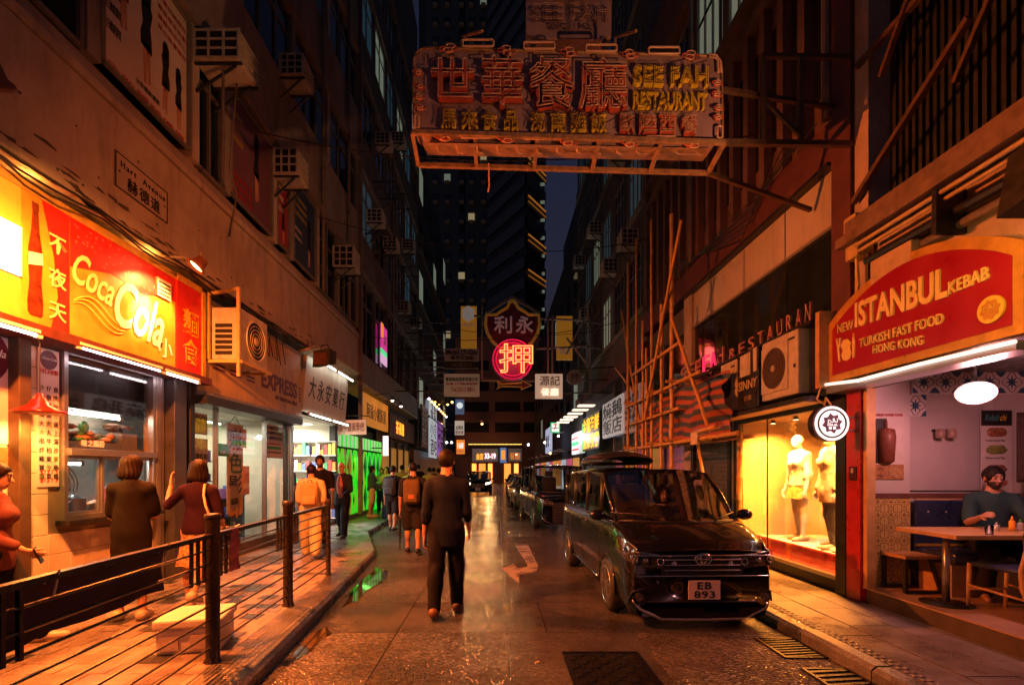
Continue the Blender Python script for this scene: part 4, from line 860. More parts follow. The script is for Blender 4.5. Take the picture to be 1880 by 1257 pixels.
# ---------------------------------------------------------------- kebab house
kb = thing('kebab_house','kebab house with open raised dining room under a black corrugated wall','building',(4.8,3.8,0))
B('corrugated_wall',(4.62,1.0,4.7),(5.2,5.76,15),CORR,kb)
rib = MB().box((-.035,-.022,4.7),(0,.022,15)).mesh('rib',CORR)
for i in range(52): inst(rib,'rib',Vector((4.62,1.2+i*.0875,0))-worldpos(kb),kb)
B('column',(4.36,5.76,2.95),(4.7,5.98,13.5),CONC,kb); B('column',(4.32,6.0,3.5),(4.75,6.34,13.5),REDB,kb)
B('canopy_beam',(4.18,1.0,4.42),(4.9,5.9,4.66),mat('beam_paint',(.19,.125,.085),.5,var=.3,scale=6,grime=.5),kb); B('canopy_lip',(4.10,1.0,4.36),(4.18,5.95,4.47),mat('beam_paint',(.19,.125,.085)),kb)
B('fascia_wall',(4.42,1.0,2.92),(4.7,5.76,4.42),mat('fascia_plaster',(.45,.33,.25),.7,var=.2,scale=3,grime=.4),kb)
for z,x,r_,m in ((4.30,4.16,.022,YEL),(4.24,4.2,.02,YEL),(4.12,4.30,.05,DARKM),(4.0,4.34,.045,PIPE)): MB().tube([(x,1.2,z),(x,5.7,z)],r_,8).build('pipe',m,kb)
for y in (2.2,3.4,4.6): B('pipe_clip',(4.12,y,3.92),(4.41,y+.05,4.33),DARKM,kb)
B('junction_box',(4.2,5.72,4.20),(4.4,5.92,4.42),YEL,kb,.01); B('junction_box',(4.2,5.75,4.55),(4.35,5.95,4.72),YEL,kb,.01)
MB().tube([(4.25,5.8,4.2),(4.27,5.8,3.9),(4.28,5.83,3.8)],.02,6).build('pipe',YEL,kb)
B('meter_box',(4.22,5.0,3.62),(4.42,5.55,4.05),mat('meter_box',(.5,.36,.2),.5,var=.2),kb,.01)
MB().tube([(4.3,5.68,4.2),(4.3,5.68,3.2)],.03,8).build('pipe',DARKM,kb)
STRUT = mat('rusty_strut',(.12,.07,.045),.55,.3,var=.35,scale=12)
for p,q,w in (((4.3,5.92,4.92),(4.2,4.36,5.72),.06),((4.2,4.5,5.25),(4.15,3.75,6.2),.05),((4.3,5.5,6.1),(4.2,4.1,7.8),.05),((4.33,5.9,6.55),(4.3,4.7,6.5),.06)): MB().bar(p,q,w).build('strut',STRUT,kb)
# sign
ks = thing('kebab_sign','arched red kebab house sign with gold lettering and gold frame','sign board',(4.2,5.1,2.83))
ya,yb = 6.25,3.93   # left and right ends as seen from the street
def arch(t, lo, hi): return lo+(hi-lo)*math.sin(math.pi*max(0,min(1,t)))**.85
def archpoly(ins):
    L_ = ya-yb; pts = [(ins,ins),(L_-ins,ins)]
    for i in range(17):
        t = 1-i/16; pts.append((ins+(L_-2*ins)*t, arch(t,.74,1.12)-ins))
    return pts
MB().prism(archpoly(0),(4.34,ya,2.80),(0,-1,0),(0,0,1),.12).build('box_frame',GOLDF,ks)
KRED = mat('kebab_red',(.30,.003,.016),.35,var=.12,scale=2)
MB().prism(archpoly(.085),(4.219,ya,2.80),(0,-1,0),(0,0,1),.006).build('red_face',KRED,ks)
GOLDL = mat('gold_letter',(.80,.62,.20),.35,.1,var=.1)
def kt(s,u0,u1,v0a,v0b,v1a,**k):
    """lettering on the sign from its pixel corners"""
    a = wx(u0,v0a,4.213); b = wx(u1,v0b,4.213); c = wx(u0,v1a,4.213); return text(s,a,b,c,GOLDL,ks,t=.02,lift=.0,**k)
kt('NEW',1540,1569,612,603,596,bold=.008); kt('ISTANBUL',1572,1742,602,545,556,bold=.03); kt('KEBAB',1744,1818,541,512,518,bold=.012)
kt('TURKISH FAST FOOD',1580,1734,638,593,622,bold=.008); kt('HONG KONG',1605,1697,649,632,634,bold=.008)
hd = thing('halal_badge','gold round badge on the right of the red kebab sign','badge',(4.2,4.1,3.0)); c = wx(1822,568,4.212); MB().disc(c,(-1,0,0),.115,.02,28).build('disc',mat('badge_yellow',(.7,.5,.06),.4,var=0),hd)
def star(c,r1,r2,n,ax,ay,t): return MB().prism([((r1 if i%2==0 else r2)*math.cos(math.pi*i/n+.2),(r1 if i%2==0 else r2)*math.sin(math.pi*i/n+.2)) for i in range(2*n)],c,ax,ay,t)
star(c+Vector((-.021,0,0)),.09,.07,8,(0,-1,0),(0,0,1),.004).build('star',GOLDF,hd); text('حلال',c+Vector((-.026,.05,-.01)),c+Vector((-.026,-.05,-.01)),c+Vector((-.026,.05,.04)),mat('badge_yellow',(.7,.5,.06)),hd,keep=True,bold=.01)
# fork, plate and knife emblem
em = lambda pts,nm: MB().prism([tuple(((wx(u,v,4.213)-wx(1555,640,4.213)).y*-1,(wx(u,v,4.213)-wx(1555,640,4.213)).z)) for u,v in pts],wx(1555,640,4.213),(0,-1,0),(0,0,1),.012).build(nm,GOLDL,ks)
em([(1541,664),(1538,636),(1536,622),(1539,621),(1540,632),(1542,632),(1542,620),(1545,620),(1544,634),(1542,640),(1544,663)],'fork_emblem'); em([(1549,661),(1546,652),(1549,644),(1545,634),(1550,624),(1558,622),(1564,628),(1562,638),(1565,648),(1561,658),(1555,662)],'plate_emblem'); em([(1567,657),(1566,628),(1568,611),(1571,626),(1570,655)],'knife_emblem')
B('side_batten',(4.1,6.24,2.74),(4.36,6.32,3.72),WOOD,ks); B('bottom_tray',(4.16,3.93,2.66),(4.4,6.2,2.74),STEEL,ks)
MB().tube([(4.17,6.22,2.78),(4.12,5.6,2.72),(4.12,4.8,2.73),(4.12,3.9,2.72)],.018,8).build('led_strip',glow('led_strip_white',(1,.70,.58),1.6),ks)
MB().tube([(4.1,6.2,2.76),(4.08,6.26,2.60),(4.14,6.2,2.52),(4.1,6.12,2.60),(4.12,6.05,2.50)],.012,6).build('cable',YEL,ks)
# flood at the right edge that lights the sign
f3 = thing('floodlight','black floodlight at the right edge over the kebab sign','floodlight',(3.5,3.3,3.4)); q = Vector((3.52,3.3,3.62))
MB().add([q+Vector(p) for p in ((-.06,-.1,.22),(.10,-.1,.22),(.10,.02,.2),(-.06,.02,.2),(-.10,-.12,-.16),(.14,-.12,-.16),(.14,.06,-.2),(-.10,.06,-.2))],[(3,2,1,0),(4,5,6,7),(1,5,4,0),(2,6,5,1),(3,7,6,2),(0,4,7,3)]).build('housing',DARKM,f3)
MB().tube([q+Vector((.02,-.03,.2)),q+Vector((.1,0,.42)),(4.25,3.3,4.42)],.018,6).build('arm',DARKM,f3)
lamp('flood_on_kebab_sign','SPOT',q+Vector((.0,.1,-.24)),46,(1,.48,.12),f3,.05,(4.25,4.1,3.1),105,.9)
lamp('flood_spill','SPOT',q+Vector((-.04,.1,-.24)),1500,(1,.185,.026),f3,.07,(-4.4,8.4,3.3),62,.95)
lamp('neon_board_fill','SPOT',q+Vector((-.04,.1,-.2)),560,(1,.38,.13),f3,.06,(1.1,6,6.2),62,.6)  # extra spot added to brighten the neon board
# dining room
ZF = .31
PINKW = mat('dining_wall',(.50,.46,.44),.5,var=.06,scale=3)
for a,b,m,nm in (((4.4,1.0,.1),(8,5.95,ZF-.02),mat('platform_dark',(.10,.075,.055),.5,var=.3,scale=5,bump=.2),'platform'),((4.36,1.0,ZF-.018),(8,5.95,ZF),mat('dining_floor',(.42,.27,.17),.35,var=.15,scale=5),'floor'),((4.46,5.98,ZF),(8,6.08,2.9),PINKW,'back_wall'),((4.42,1.0,2.86),(8,6,2.92),mat('ceiling_dark',(.10,.10,.11),.3,var=.1),'ceiling'),((7.2,1.0,ZF),(7.3,5.98,2.9),PINKW,'side_wall'),
   ((4.46,5.86,ZF),(4.93,5.979,2.9),PINKW,'wall_pilaster'),((5.92,5.86,1.0),(6.5,5.979,2.6),PINKW,'wall_pilaster'),((4.46,5.84,1.36),(7.2,5.861,1.42),mat('dado_rail',(.12,.05,.04),.5),'dado_rail'),((4.42,4.9,2.66),(4.46,5.8,2.86),DARKM,'lintel')): B(nm,a,b,m,kb)
B('door_post',(4.36,5.78,ZF),(4.46,5.84,2.7),mat('amber_post',(.55,.32,.12),.5),kb); B('door_post',(4.33,5.85,.12),(4.42,6.08,2.72),CRIM,kb)
B('arch_panel',(4.98,5.955,1.45),(5.88,5.979,2.45),mat('arch_panel',(.46,.42,.40),.5,var=.05),kb)
# patterned yellow tiles under the rail
YT = mat('yellow_tile',(.60,.42,.14),.3,var=.08); YL = mat('tile_line',(.16,.05,.02),.5,var=0)
mb = MB(); mb.box((-.075,0,-.075),(.075,.014,.075)); mb.m = 1
for i in range(8): a_ = math.pi*i/4; mb.bar((0,-.001,0),(.07*math.cos(a_),-.001,.07*math.sin(a_)),.003,.003); 
for i in range(8): a_ = math.pi*i/4; b_ = a_+math.pi/8; mb.bar((.045*math.cos(a_),-.001,.045*math.sin(a_)),(.075*math.cos(b_),-.001,.075*math.sin(b_)),.003,.003); mb.bar((.045*math.cos(a_),-.001,.045*math.sin(a_)),(.075*math.cos(a_-math.pi/8),-.001,.075*math.sin(a_-math.pi/8)),.003,.003)
tm = mb.mesh('tile',[YT,YL])
for c in range(3):
    for r_ in range(7): inst(tm,'tile',Vector((4.54+c*.155,5.845,ZF+.09+r_*.153))-worldpos(kb),kb)
# blue and white mosaic tiles above
MW = mat('mosaic_white',(.62,.60,.58),.25,var=.05); MBL = mat('mosaic_blue',(.03,.09,.16),.3,var=.2,scale=20); MRD = mat('mosaic_brown',(.16,.06,.05),.3,var=0)
mb = MB(); mb.box((-.13,0,-.13),(.13,.012,.13)); mb.m = 1
mb.prism([((.085 if i%2==0 else .03)*math.cos(math.pi*i/8),(.085 if i%2==0 else .03)*math.sin(math.pi*i/8)) for i in range(16)],(0,-.001,0),(1,0,0),(0,0,1),.003)
for sx in (-1,1):
    for sz in (-1,1): mb.prism([(sx*.13,sz*.06),(sx*.10,sz*.08),(sx*.07,sz*.12),(sx*.06,sz*.13),(sx*.13,sz*.13)][::(1 if sx*sz>0 else -1)],(0,-.001,0),(1,0,0),(0,0,1),.002)
mb.m = 2
for k_ in range(4):
    a_ = k_*math.pi/2; mb.tube([(.125*math.cos(a_+t)*(.78+.16*math.cos(4*t)),-.002,.125*math.sin(a_+t)*(.78+.16*math.cos(4*t))) for t in [i*math.pi/2/8 for i in range(9)]],.004,4)
tm = mb.mesh('tile',[MW,MBL,MRD])
for c in range(6):
    for r_ in range(2):
        x = 5.07+c*.262; z = 2.74-r_*.262
        if r_ == 1 and c not in (0,4): continue
        inst(tm,'tile',Vector((x,5.83 if r_ == 0 else 5.945,z))-worldpos(kb),kb)
B('mosaic_backing',(4.94,5.842,2.6),(6.51,5.858,2.88),MW,kb)
# pictures on the dining room walls
t = thing('wall_poster','doner kebab poster with a red brown spit on the dining room pilaster','poster',(4.7,5.85,1.6)); P = lambda u,v,y=5.85: wy(u,v,y)
def quadY(u0,v0,u1,v1,Y,m,par,nm,t_=.008):
    a,b = wy(u0,v1,Y),wy(u1,v0,Y); return B(nm,(a.x,Y-t_,a.z),(b.x,Y,b.z),m,par)
quadY(1602,757,1659,879,5.855,mat('poster_cream',(.55,.50,.46),.5,var=.1),t,'sheet'); quadY(1603,768,1628,850,5.846,INK,t,'dark_print',.002)
a = wy(1626,850,5.842); MB().lathe([(.05,0),(.085,.02),(.10,.30),(.09,.40),(.02,.42),(.018,.5),(.005,.52)],a,14).build('doner_print',mat('doner_brown',(.16,.05,.03),.5,var=.3,scale=30),t,True); quadY(1602,852,1659,879,5.846,FOOD[1],t,'dish_print',.003)
text('TURKISH DONER KEBAB',wy(1604,764,5.846),wy(1657,764,5.846),wy(1604,759,5.846),REDINK,t,t=.002,bold=.01)
for i,(u,v) in enumerate(((1617,860),(1617,873))): MB().disc(wy(u,v,5.842),(0,-1,0),.035,.003,16,.022).build('dish_print',FOOD[0],t)
MB().disc(wy(1643,866,5.842),(0,-1,0),.08,.003,20,.07).build('dish_print',mat('salad_print',(.35,.2,.08),.5,var=.5,scale=40),t)
t = thing('menu_poster','tall menu poster with black heading and four dishes at the right dining wall','poster',(6.1,5.84,1.5)); quadY(1800,755,1858,905,5.84,mat('poster_cream',(.55,.50,.46)),t,'sheet'); quadY(1801,753,1857,781,5.83,INK,t,'heading_board',.004)
text('Kebab',wy(1808,772,5.826),wy(1834,772,5.826),wy(1808,760,5.826),mat('teal_ink',(.05,.25,.3),.5,var=0),t,t=.002,shear=.3); text('chi',wy(1836,772,5.826),wy(1848,772,5.826),wy(1836,760,5.826),mat('yellow_letter',(.75,.5,.05)),t,t=.002,shear=.3)
for v,c in ((793,(.25,.10,.05)),(825,(.18,.2,.05)),(861,(.2,.08,.05)),(885,(.4,.12,.10))): 
    for k_ in range(3): lump(wy(1822+k_*8,v,5.829),(.07,.006,.055)).build('dish_print',mat('dish_%d'%v,c,.5,var=.6,scale=30),t,True)
    text('Chicken Doner Plate',wy(1808,v+17,5.831),wy(1845,v+17,5.831),wy(1808,v+13,5.831),INK,t,t=.001,name='print')
t = thing('framed_picture','dark framed picture cut by the right edge of the dining room','picture',(6.2,5.7,1.6)); quadY(1866,757,1900,885,5.7,mat('dark_wood',(.05,.03,.02),.5),t,'frame',.03); quadY(1869,763,1900,880,5.66,mat('picture_print',(.08,.05,.05),.4,var=.5,scale=25),t,'print',.004)
t = thing('wall_sconce','small double wall lamp in the arched niche','lamp',wy(1727,800,5.94)); 
for k_ in (0,1): 
    c = wy(1718+k_*20,797,5.93); MB().lathe([(.04,0),(.05,.04),(.045,.11),(.03,.11)],c+Vector((0,-.06,-.05)),12).build('shade',mat('sconce_glass',(.3,.2,.15),.3,var=.2),t,True)
B('arm',wy(1712,792,5.94),wy(1742,788,5.95)+Vector((0,.01,0)),DARKM,t)
t = thing('ceiling_light','oval glowing panel lamp below the dining room ceiling','lamp',wy(1790,700,5.0)); c = wy(1790,720,5.0); d = Vector((-.35,-.75,-.35)).normalized()
MB().disc(c,d,.165,.03,32,.115).build('lamp_ring',mat('lamp_ring',(.75,.55,.55),.4,var=0,emit=(1,.7,.65),es=.6),t); MB().disc(c+d*.031,d,.13,.006,32,.088).build('lamp_face',glow('lamp_face',(1,.92,.72),2.4),t); MB().bar(c+Vector((0,0,.1)),(c.x,c.y,2.86),.02).build('stem',DARKM,t)
lamp('dining_light','POINT',c+d*.25,60,(1,.34,.36),t,.12)
# sofa
sf = thing('sofa','navy button-tufted wall sofa in the kebab dining room','sofa',(5.8,5.7,ZF))
B('backrest',(4.95,5.80,.72),(7.1,5.84,1.34),NAVY,sf,.02); B('backrest_band',(4.95,5.80,1.345),(7.1,5.838,1.36),WOOD,sf); B('seat',(4.95,5.30,.66),(7.1,5.80,.79),NAVY,sf,.03); B('seat_base',(4.97,5.36,ZF),(7.1,5.78,.655),WOOD,sf); B('trim',(4.95,5.78,.80),(7.1,5.80,.83),GOLDF,sf)
for r_ in range(2):
    for i in range(9): MB().ell((5.1+i*.21+.1*(r_%2),5.798,1.2-r_*.26),(.016,.01,.016),8,6).build('button',STEEL,sf,True)
# table
tb2 = thing('dining_table','wooden dining table with steel leg before the navy sofa','table',(5.05,5.1,ZF)); B('table_top',(4.45,4.75,1.02),(5.85,5.48,1.065),WOOD,tb2,.006)
for x in (4.67,5.6): MB().tube([(x,5.1,ZF+.01),(x,5.1,1.02)],.032,14).build('leg',STEEL,tb2,True); MB().lathe([(.22,0),(.22,.012),(.05,.03)],(x,5.1,ZF),24).build('base_plate',DARKM,tb2,True)
# bench
bn = thing('metal_bench','low bench with wooden top on black slanted metal frames','bench',(4.75,5.7,ZF)); B('bench_top',(4.56,5.48,.70),(4.98,5.84,.735),WOOD,bn)
for y in (5.5,5.80):
    for p,q in (((4.58,y,.70),(4.58,y,ZF+.01)),((4.58,y,ZF+.02),(4.98,y,ZF+.02)),((4.98,y,ZF+.02),(4.86,y,.70))): MB().bar(p,q,.035).build('frame_bar',DARKM,bn)
# chair
ch = thing('dining_chair','wooden chair with navy seat and curved backrest at the table','chair',(4.95,4.65,ZF))
MB().bbox((4.74,4.45,.74),(5.18,4.92,.785),.02).build('seat',NAVY,ch,True)
for (x,y) in ((4.77,4.95),(5.15,4.95)): MB().tube([(x,y,.76),(x,y+.02,ZF)],[.022,.016],10).build('leg',WOOD,ch,True)
for x in (4.74,5.18): MB().tube([(x,4.30,ZF),(x+(.0),4.42,.62),(x,4.43,.78),(x,4.36,1.08)],[.016,.024,.026,.018],10).build('rear_leg',WOOD,ch,True)
for x in (4.755,5.165): MB().tube([(x,4.40,.52),(x,4.95,.54)],.013,8).build('stretcher',WOOD,ch,True)
MB().tube([(4.76,4.95,.50),(5.16,4.95,.50)],.013,8).build('stretcher',WOOD,ch,True)
MB().grid([[(4.70+.52*i/10,4.38-.07*math.sin(math.pi*i/10)+.012*s_,.98+.15*k_) for i in range(11)] for k_,s_ in ((0,0),(0.5,.3),(1,0),(1,-2.2),(.5,-1.6),(0,-2.2),(0,0))]).build('backrest',WOOD,ch,True)
# glass, sauces
t = thing('drinking_glass','short clear glass on the dining table','glass',(4.85,5.2,1.065)); gp = Vector(((1783-U0)/F*5.0,5.0,1.066)); MB().lathe([(.03,0),(.036,.09),(.033,.09),(.027,.01)],gp,16).build('glass_wall',thin_glass('tumbler',(.95,.95,.95),.02,1.0),t,True); MB().lathe([(.028,0),(.028,.008)],gp,16).build('glass_base',STEEL,t)
t.location = gp
for k_ in t.children if False else []: pass
for i,(u,col,h,lab) in enumerate(((1830,(.5,.5,.5),.09,'steel salt shaker on the dining table'),(1858,(.75,.32,.02),.15,'yellow sauce bottle on the dining table'),(1873,(.05,.4,.05),.12,'green capped sauce bottle on the dining table'))):
    p = Vector(((u-U0)/F*5.1,5.1,1.066)); t = thing('sauce_bottle' if i else 'salt_shaker',lab,'bottle' if i else 'shaker',p); m = mat('sauce_%d'%i,col,.35,.7 if i==0 else 0,var=.05); MB().lathe([(.024,0),(.026,.01),(.026,h*.65),(.012,h*.75)],p,14).build('bottle_body',m if i < 2 else mat('sauce_clear',(.5,.4,.35),.3),t,True); MB().lathe([(.014,h*.75),(.004,h)],p,12).build('nozzle',m,t,True)

# halal light disc
t = thing('round_lightbox','round white glowing halal sign on the red door post','sign board',(4.02,5.9,2.0)); c = wy(1527,777,5.85)
MB().disc(c+Vector((-.012,.1,0)),(0,-1,0),.215,.1,40).build('casing',DARKM,t); MB().disc(c,(0,-1,0),.205,.006,40).build('lit_face',glow('disc_white',(1,.93,.88),1.15),t)
DKG = mat('disc_green',(.01,.035,.03),.5,var=0); MB().tube([(c.x+.165*math.cos(a_),c.y-.009,c.z+.165*math.sin(a_)) for a_ in [i*6.283/36 for i in range(36)]],.011,6,closed=True).build('ring',DKG,t)
MAR = mat('disc_maroon',(.06,.008,.06),.5,var=0); star(c+Vector((0,-.007,0)),.125,.092,8,(1,0,0),(0,0,1),.004).build('star',MAR,t)
text('حلال',c+Vector((-.07,-.012,.0)),c+Vector((.07,-.012,.0)),c+Vector((-.07,-.012,.06)),glow('disc_white',(1,.93,.88),1.15),t,keep=True,bold=.015); text('HALAL',c+Vector((-.06,-.012,-.03)),c+Vector((.06,-.012,-.03)),c+Vector((-.06,-.012,-.005)),glow('disc_white',(1,.93,.88),1.15),t,bold=.02,space=1.3)
for k_ in (-1,1): B('print_block',c+Vector((k_*.025-.016,-.013,-.07)),c+Vector((k_*.025+.016,-.008,-.04)),glow('disc_white',(1,.93,.88),1.15),t); MB().tube([c+Vector((.19,.05,k_*.08)),c+Vector((.36,.07,k_*.08))],.012,8).build('bracket',STEEL,t)
lamp('disc_light','AREA',c+Vector((0,-.03,0)),4,(1,.9,.85),t,.36,c+Vector((0,-2,0)))
t = thing('doorbell_plate','small dark plate on the red door post','plate',(4.33,5.95,1.6)); B('plate',(4.318,5.90,1.57),(4.33,6.02,1.74),mat('plate_maroon',(.06,.01,.03),.3),t); text('8',(4.318,5.98,1.66),(4.318,5.94,1.66),(4.318,5.98,1.72),WHITEL,t)

# ---------------------------------------------------------------- boutique with the lit window
bq = thing('boutique','boutique shop front with a brightly lit display window','shop front',(4.8,7.6,.12))
BQW = mat('display_wall',(.60,.46,.28),.5,var=.04,scale=2)
for a,b,m,nm in (((4.4,6.22,.1),(4.62,8.95,.28),DARKM,'sill_plinth'),((5.9,6.2,.28),(6.0,9.0,2.7),BQW,'display_back'),((4.45,6.15,.28),(5.95,6.2,2.7),BQW,'display_side'),((4.45,8.95,.28),(5.95,9.0,2.7),BQW,'display_side'),((4.45,6.2,2.56),(5.95,8.95,2.62),BQW,'display_ceiling'),((4.72,6.2,.26),(5.95,8.95,.5),CRIM,'display_riser'),((4.74,6.22,.501),(5.94,8.94,.52),WHITEP,'display_floor'),((4.46,6.2,.25),(4.72,8.95,.29),CRIM,'red_floor'),
   ((4.33,6.1,.12),(4.45,6.28,2.6),DARKM,'window_post'),((4.36,8.88,.12),(4.45,9.0,2.62),DARKM,'window_post'),((4.36,9.05,.12),(4.45,9.12,2.62),STEEL,'window_post'),((4.36,6.28,.28),(4.44,8.88,.33),STEEL,'window_frame'),((4.36,6.28,2.52),(4.44,8.88,2.6),DARKM,'window_frame')): B(nm,a,b,m,bq)
B('mullion',(4.395,7.98,.33),(4.41,8.0,2.52),DARKM,bq)
CLEARP = thin_glass('display_pane',(.97,.97,.96),.02,.5)
for a,b in ((6.28,7.98),(8.0,8.88)): MB().box((4.40,a,.33),(4.406,b,2.52)).build('pane',CLEARP,bq)
for i in range(4): 
    t = thing('spotlight','small spotlight under the boutique window ceiling','lamp',(4.75,6.55+i*.65,2.5),group='spotlights in the boutique window'); p = Vector((4.78,6.55+i*.65,2.5)); MB().lathe([(.03,.06),(.045,0),(.038,0)],p,14).build('can',DARKM,t); MB().disc(p,(0,0,-1),.036,.004,14).build('lens',glow('spot_lens',(1,.7,.35),12),t)
    lamp('window_spot','SPOT',p+Vector((0,0,-.02)),1150,(1,.30,.04),t,.06,p+Vector((.12,0,-1.1)),150,.6)
    if i < 3: lamp('window_key','SPOT',p+Vector((.02,.3,-.03)),420,(1,.66,.40),t,.04,p+Vector((.42,.35,-1.0)),62,.9)
shr = MB()
for i in range(60): shr.ell((random.uniform(4.8,5.4),random.uniform(6.3,7.6),.54),(random.uniform(.03,.06),random.uniform(.03,.07),random.uniform(.02,.05)),7,5)
o = shr.build('shredded_paper',WHITEP,None,True); tag(o,'heap of white shredded paper on the boutique window floor','paper filling',kind='stuff')
# fascia with two condensers and the name board
BLKF = mat('black_fascia',(.018,.017,.018),.3,var=.25,scale=4)
fs = thing('boutique_fascia','black boutique fascia with gold name board between two condensers','sign board',(4.3,7.9,2.62))
B('fascia_box',(4.28,6.36,2.62),(4.45,9.4,3.62),BLKF,fs); B('fascia_shelf',(4.0,6.36,2.60),(4.28,9.4,2.66),BLKF,fs); B('fascia_cap',(4.05,6.36,3.60),(4.28,9.4,3.64),BLKF,fs); B('shade_strip',(4.02,6.4,2.585),(4.30,9.3,2.598),mat('shade_strip',(.5,.36,.2),.4),fs)
B('name_board',(3.98,7.47,2.67),(4.28,8.12,3.59),BLKF,fs,.01)
GOLDN = mat('gold_name',(.62,.46,.2),.35,.3,var=0)
text('SINNY',(3.98,8.08,2.98),(3.98,7.5,2.98),(3.98,8.08,3.13),GOLDN,fs,bold=.02); text('衫閣',(3.98,7.9,2.80),(3.98,7.68,2.80),(3.98,7.9,2.88),GOLDN,fs)
B('meter_panel',(3.97,7.7,3.2),(3.979,8.02,3.55),ACW,fs); B('meter_panel',(3.965,7.5,3.22),(3.979,7.6,3.58),ACW,fs)
def condenser(lab,y0,y1,z0,z1,x0,x1):
    t = thing('condenser_unit',lab,'air conditioner',((x0+x1)/2,(y0+y1)/2,z0),group='condensers on the boutique fascia'); B('casing',(x0,y0,z0),(x1,y1,z1),ACW,t,.02); w = y1-y0; r_ = min(w*.33,(z1-z0)*.36); c = Vector((x0-.004,y1-r_-.06,(z0+z1)/2))
    MB().bbox((x0-.02,y1-2*r_-.1,c.z-r_-.05),(x0+.002,y1-.02,c.z+r_+.05),.04).build('fan_surround',ACW,t,True); MB().disc(c+Vector((-.012,0,0)),(-1,0,0),r_,.01,30).build('fan_well',mat('fan_brown',(.06,.035,.025),.5),t)
    for k_ in (.35,.6,.82): MB().tube([c+Vector((-.026,r_*k_*math.cos(a_),r_*k_*math.sin(a_))) for a_ in [i*6.283/24 for i in range(24)]],.004,5,closed=True).build('fan_guard',DARKM,t)
    MB().disc(c+Vector((-.02,0,0)),(-1,0,0),r_*.16,.012,14).build('fan_hub',ACW,t); B('brand_mark',(x0-.003,y0+.06,z1-.12),(x0-.001,y0+.2,z1-.09),INK,t); B('handle_recess',(x0-.003,y0+.04,z0+.35),(x0-.001,y0+.09,z0+.4),INK,t)
condenser('larger white condenser right of the boutique name board',6.5,7.38,2.72,3.58,3.98,4.27); condenser('smaller white condenser left of the boutique name board',8.2,8.78,2.70,3.56,4.0,4.27)
# neon restaurant letters standing on the fascia
rl = thing('neon_letters','row of unlit pink neon letters spelling a restaurant name above the black fascia','sign letters',(4.2,8.5,3.6))
B('letter_rail',(4.19,6.4,3.63),(4.23,11,3.66),DARKM,rl)
NEOD = mat('neon_dull',(.42,.20,.17),.35,var=0); NEOP = glow('neon_pink',(1,.05,.2),.5)
for i,ch_ in enumerate('SEEFAH'):
    u = 1252+i*13.5; y0_,y1_ = Yx(u,4.2),Yx(u+11,4.2); text(ch_,(4.2,y0_,3.68),(4.2,y1_,3.68),(4.2,y0_,3.98),NEOP if i in (3,4) else NEOD,rl,name='letter',t=.03)
for i,ch_ in enumerate('RESTAURAN'):
    u = 1342+i*17.5; y0_,y1_ = Yx(u,4.2),Yx(u+10,4.2); text(ch_,(4.2,y0_,3.68),(4.2,y1_,3.68),(4.2,y0_,3.86+.01*i),NEOD,rl,name='letter',t=.03)
# restaurant building above
rb = thing('restaurant_building','red brown restaurant building with dark glass band and cladding panels','building',(4.9,9.5,0))
B('wall_end',(4.42,6.36,2.6),(5.2,6.44,3.7),REDB,rb)
for i,(a,b) in enumerate(((6.38,7.5),(7.52,8.75),(8.77,10.0),(10.02,11.0))):
    MB().box((4.44,a,3.64),(4.46,b,4.9)).build('dark_pane',DGLASS,rb); B('cladding_panel',(4.41,a+.006,4.91),(4.5,b-.006,5.66),PANELW,rb)
B('room_behind',(4.9,6.4,3.6),(5.0,11,4.9),BLACKV,rb); B('transom',(4.38,6.36,4.86),(4.5,11,4.905),FRAME,rb); B('red_beam',(4.34,6.36,5.67),(4.7,14.5,6.25),REDB,rb); B('drip',(4.28,6.36,5.64),(4.6,14.5,5.69),DARKM,rb)
B('pillar',(4.36,11.0,.12),(4.7,11.45,5.65),CONC,rb)
B('wall',(4.55,5.99,6.25),(5.4,14.5,14.5),REDW,rb)
for i in range(16): y = 6.5+i*.53; B('fin',(4.40,y,6.25),(4.56,y+.16,9.3),REDW,rb)
for i in range(16):
    y = 6.5+i*.53+.16
    MB().box((4.535,y,6.9),(4.549,y+.37,8.9)).build('pane',DGLASS,rb)
for z in (9.3,9.9,12.6): B('string_course',(4.36,6.0,z),(4.56,14.5,z+.14),REDW,rb)
for i in range(5):
    y = 6.9+i*1.5; window(rb,4.549,-1,y,y+1.15,10.1,12.3,LITM[0] if i in (1,2) else DGLASS,3,2,rec=-.005)
for dz in (0,.12): MB().bar((4.3,6.0,9.15+dz*2),(4.3,14,6.0+dz*2),.03).build('conduit',DARKM,rb) if False else None
MB().tube([(4.33,6.45,6.3),(4.33,6.45,14)],.06,8).build('drainpipe',PIPE,rb); MB().tube([(4.3,10.9,6.3),(4.3,10.9,14)],.05,8).build('drainpipe',PIPE,rb)
for k_ in range(6): MB().tube([(4.3,6.6+k_*.2,6.35+.05*k_),(4.25,8+k_*.1,6.2-.1*k_),(4.3,9.8,6.3-.05*k_),(4.3,12,6.3+.1*k_)],.010,5).build('cable',CABLE,rb)
# shuttered shop
ss = thing('shuttered_shop','closed shop with grey roller shutter behind the bamboo','shop front',(4.6,10.2,.12)); B('wall',(4.5,9.12,.12),(4.6,14.5,5.6),STUC3,ss)
for i in range(30): B('shutter_slat',(4.42+.012*(i%2),9.35,.14+i*.085),(4.49,10.9,.217+i*.085),mat('shutter_grey',(.16,.15,.15),.35,.6,var=.2,scale=8),ss)
for y in (9.18,10.92): B('shutter_guide',(4.36,y,.12),(4.49,y+.12,2.75),DARKM,ss)
B('shutter_box',(4.2,9.15,2.7),(4.49,11,3.1),DARKM,ss)
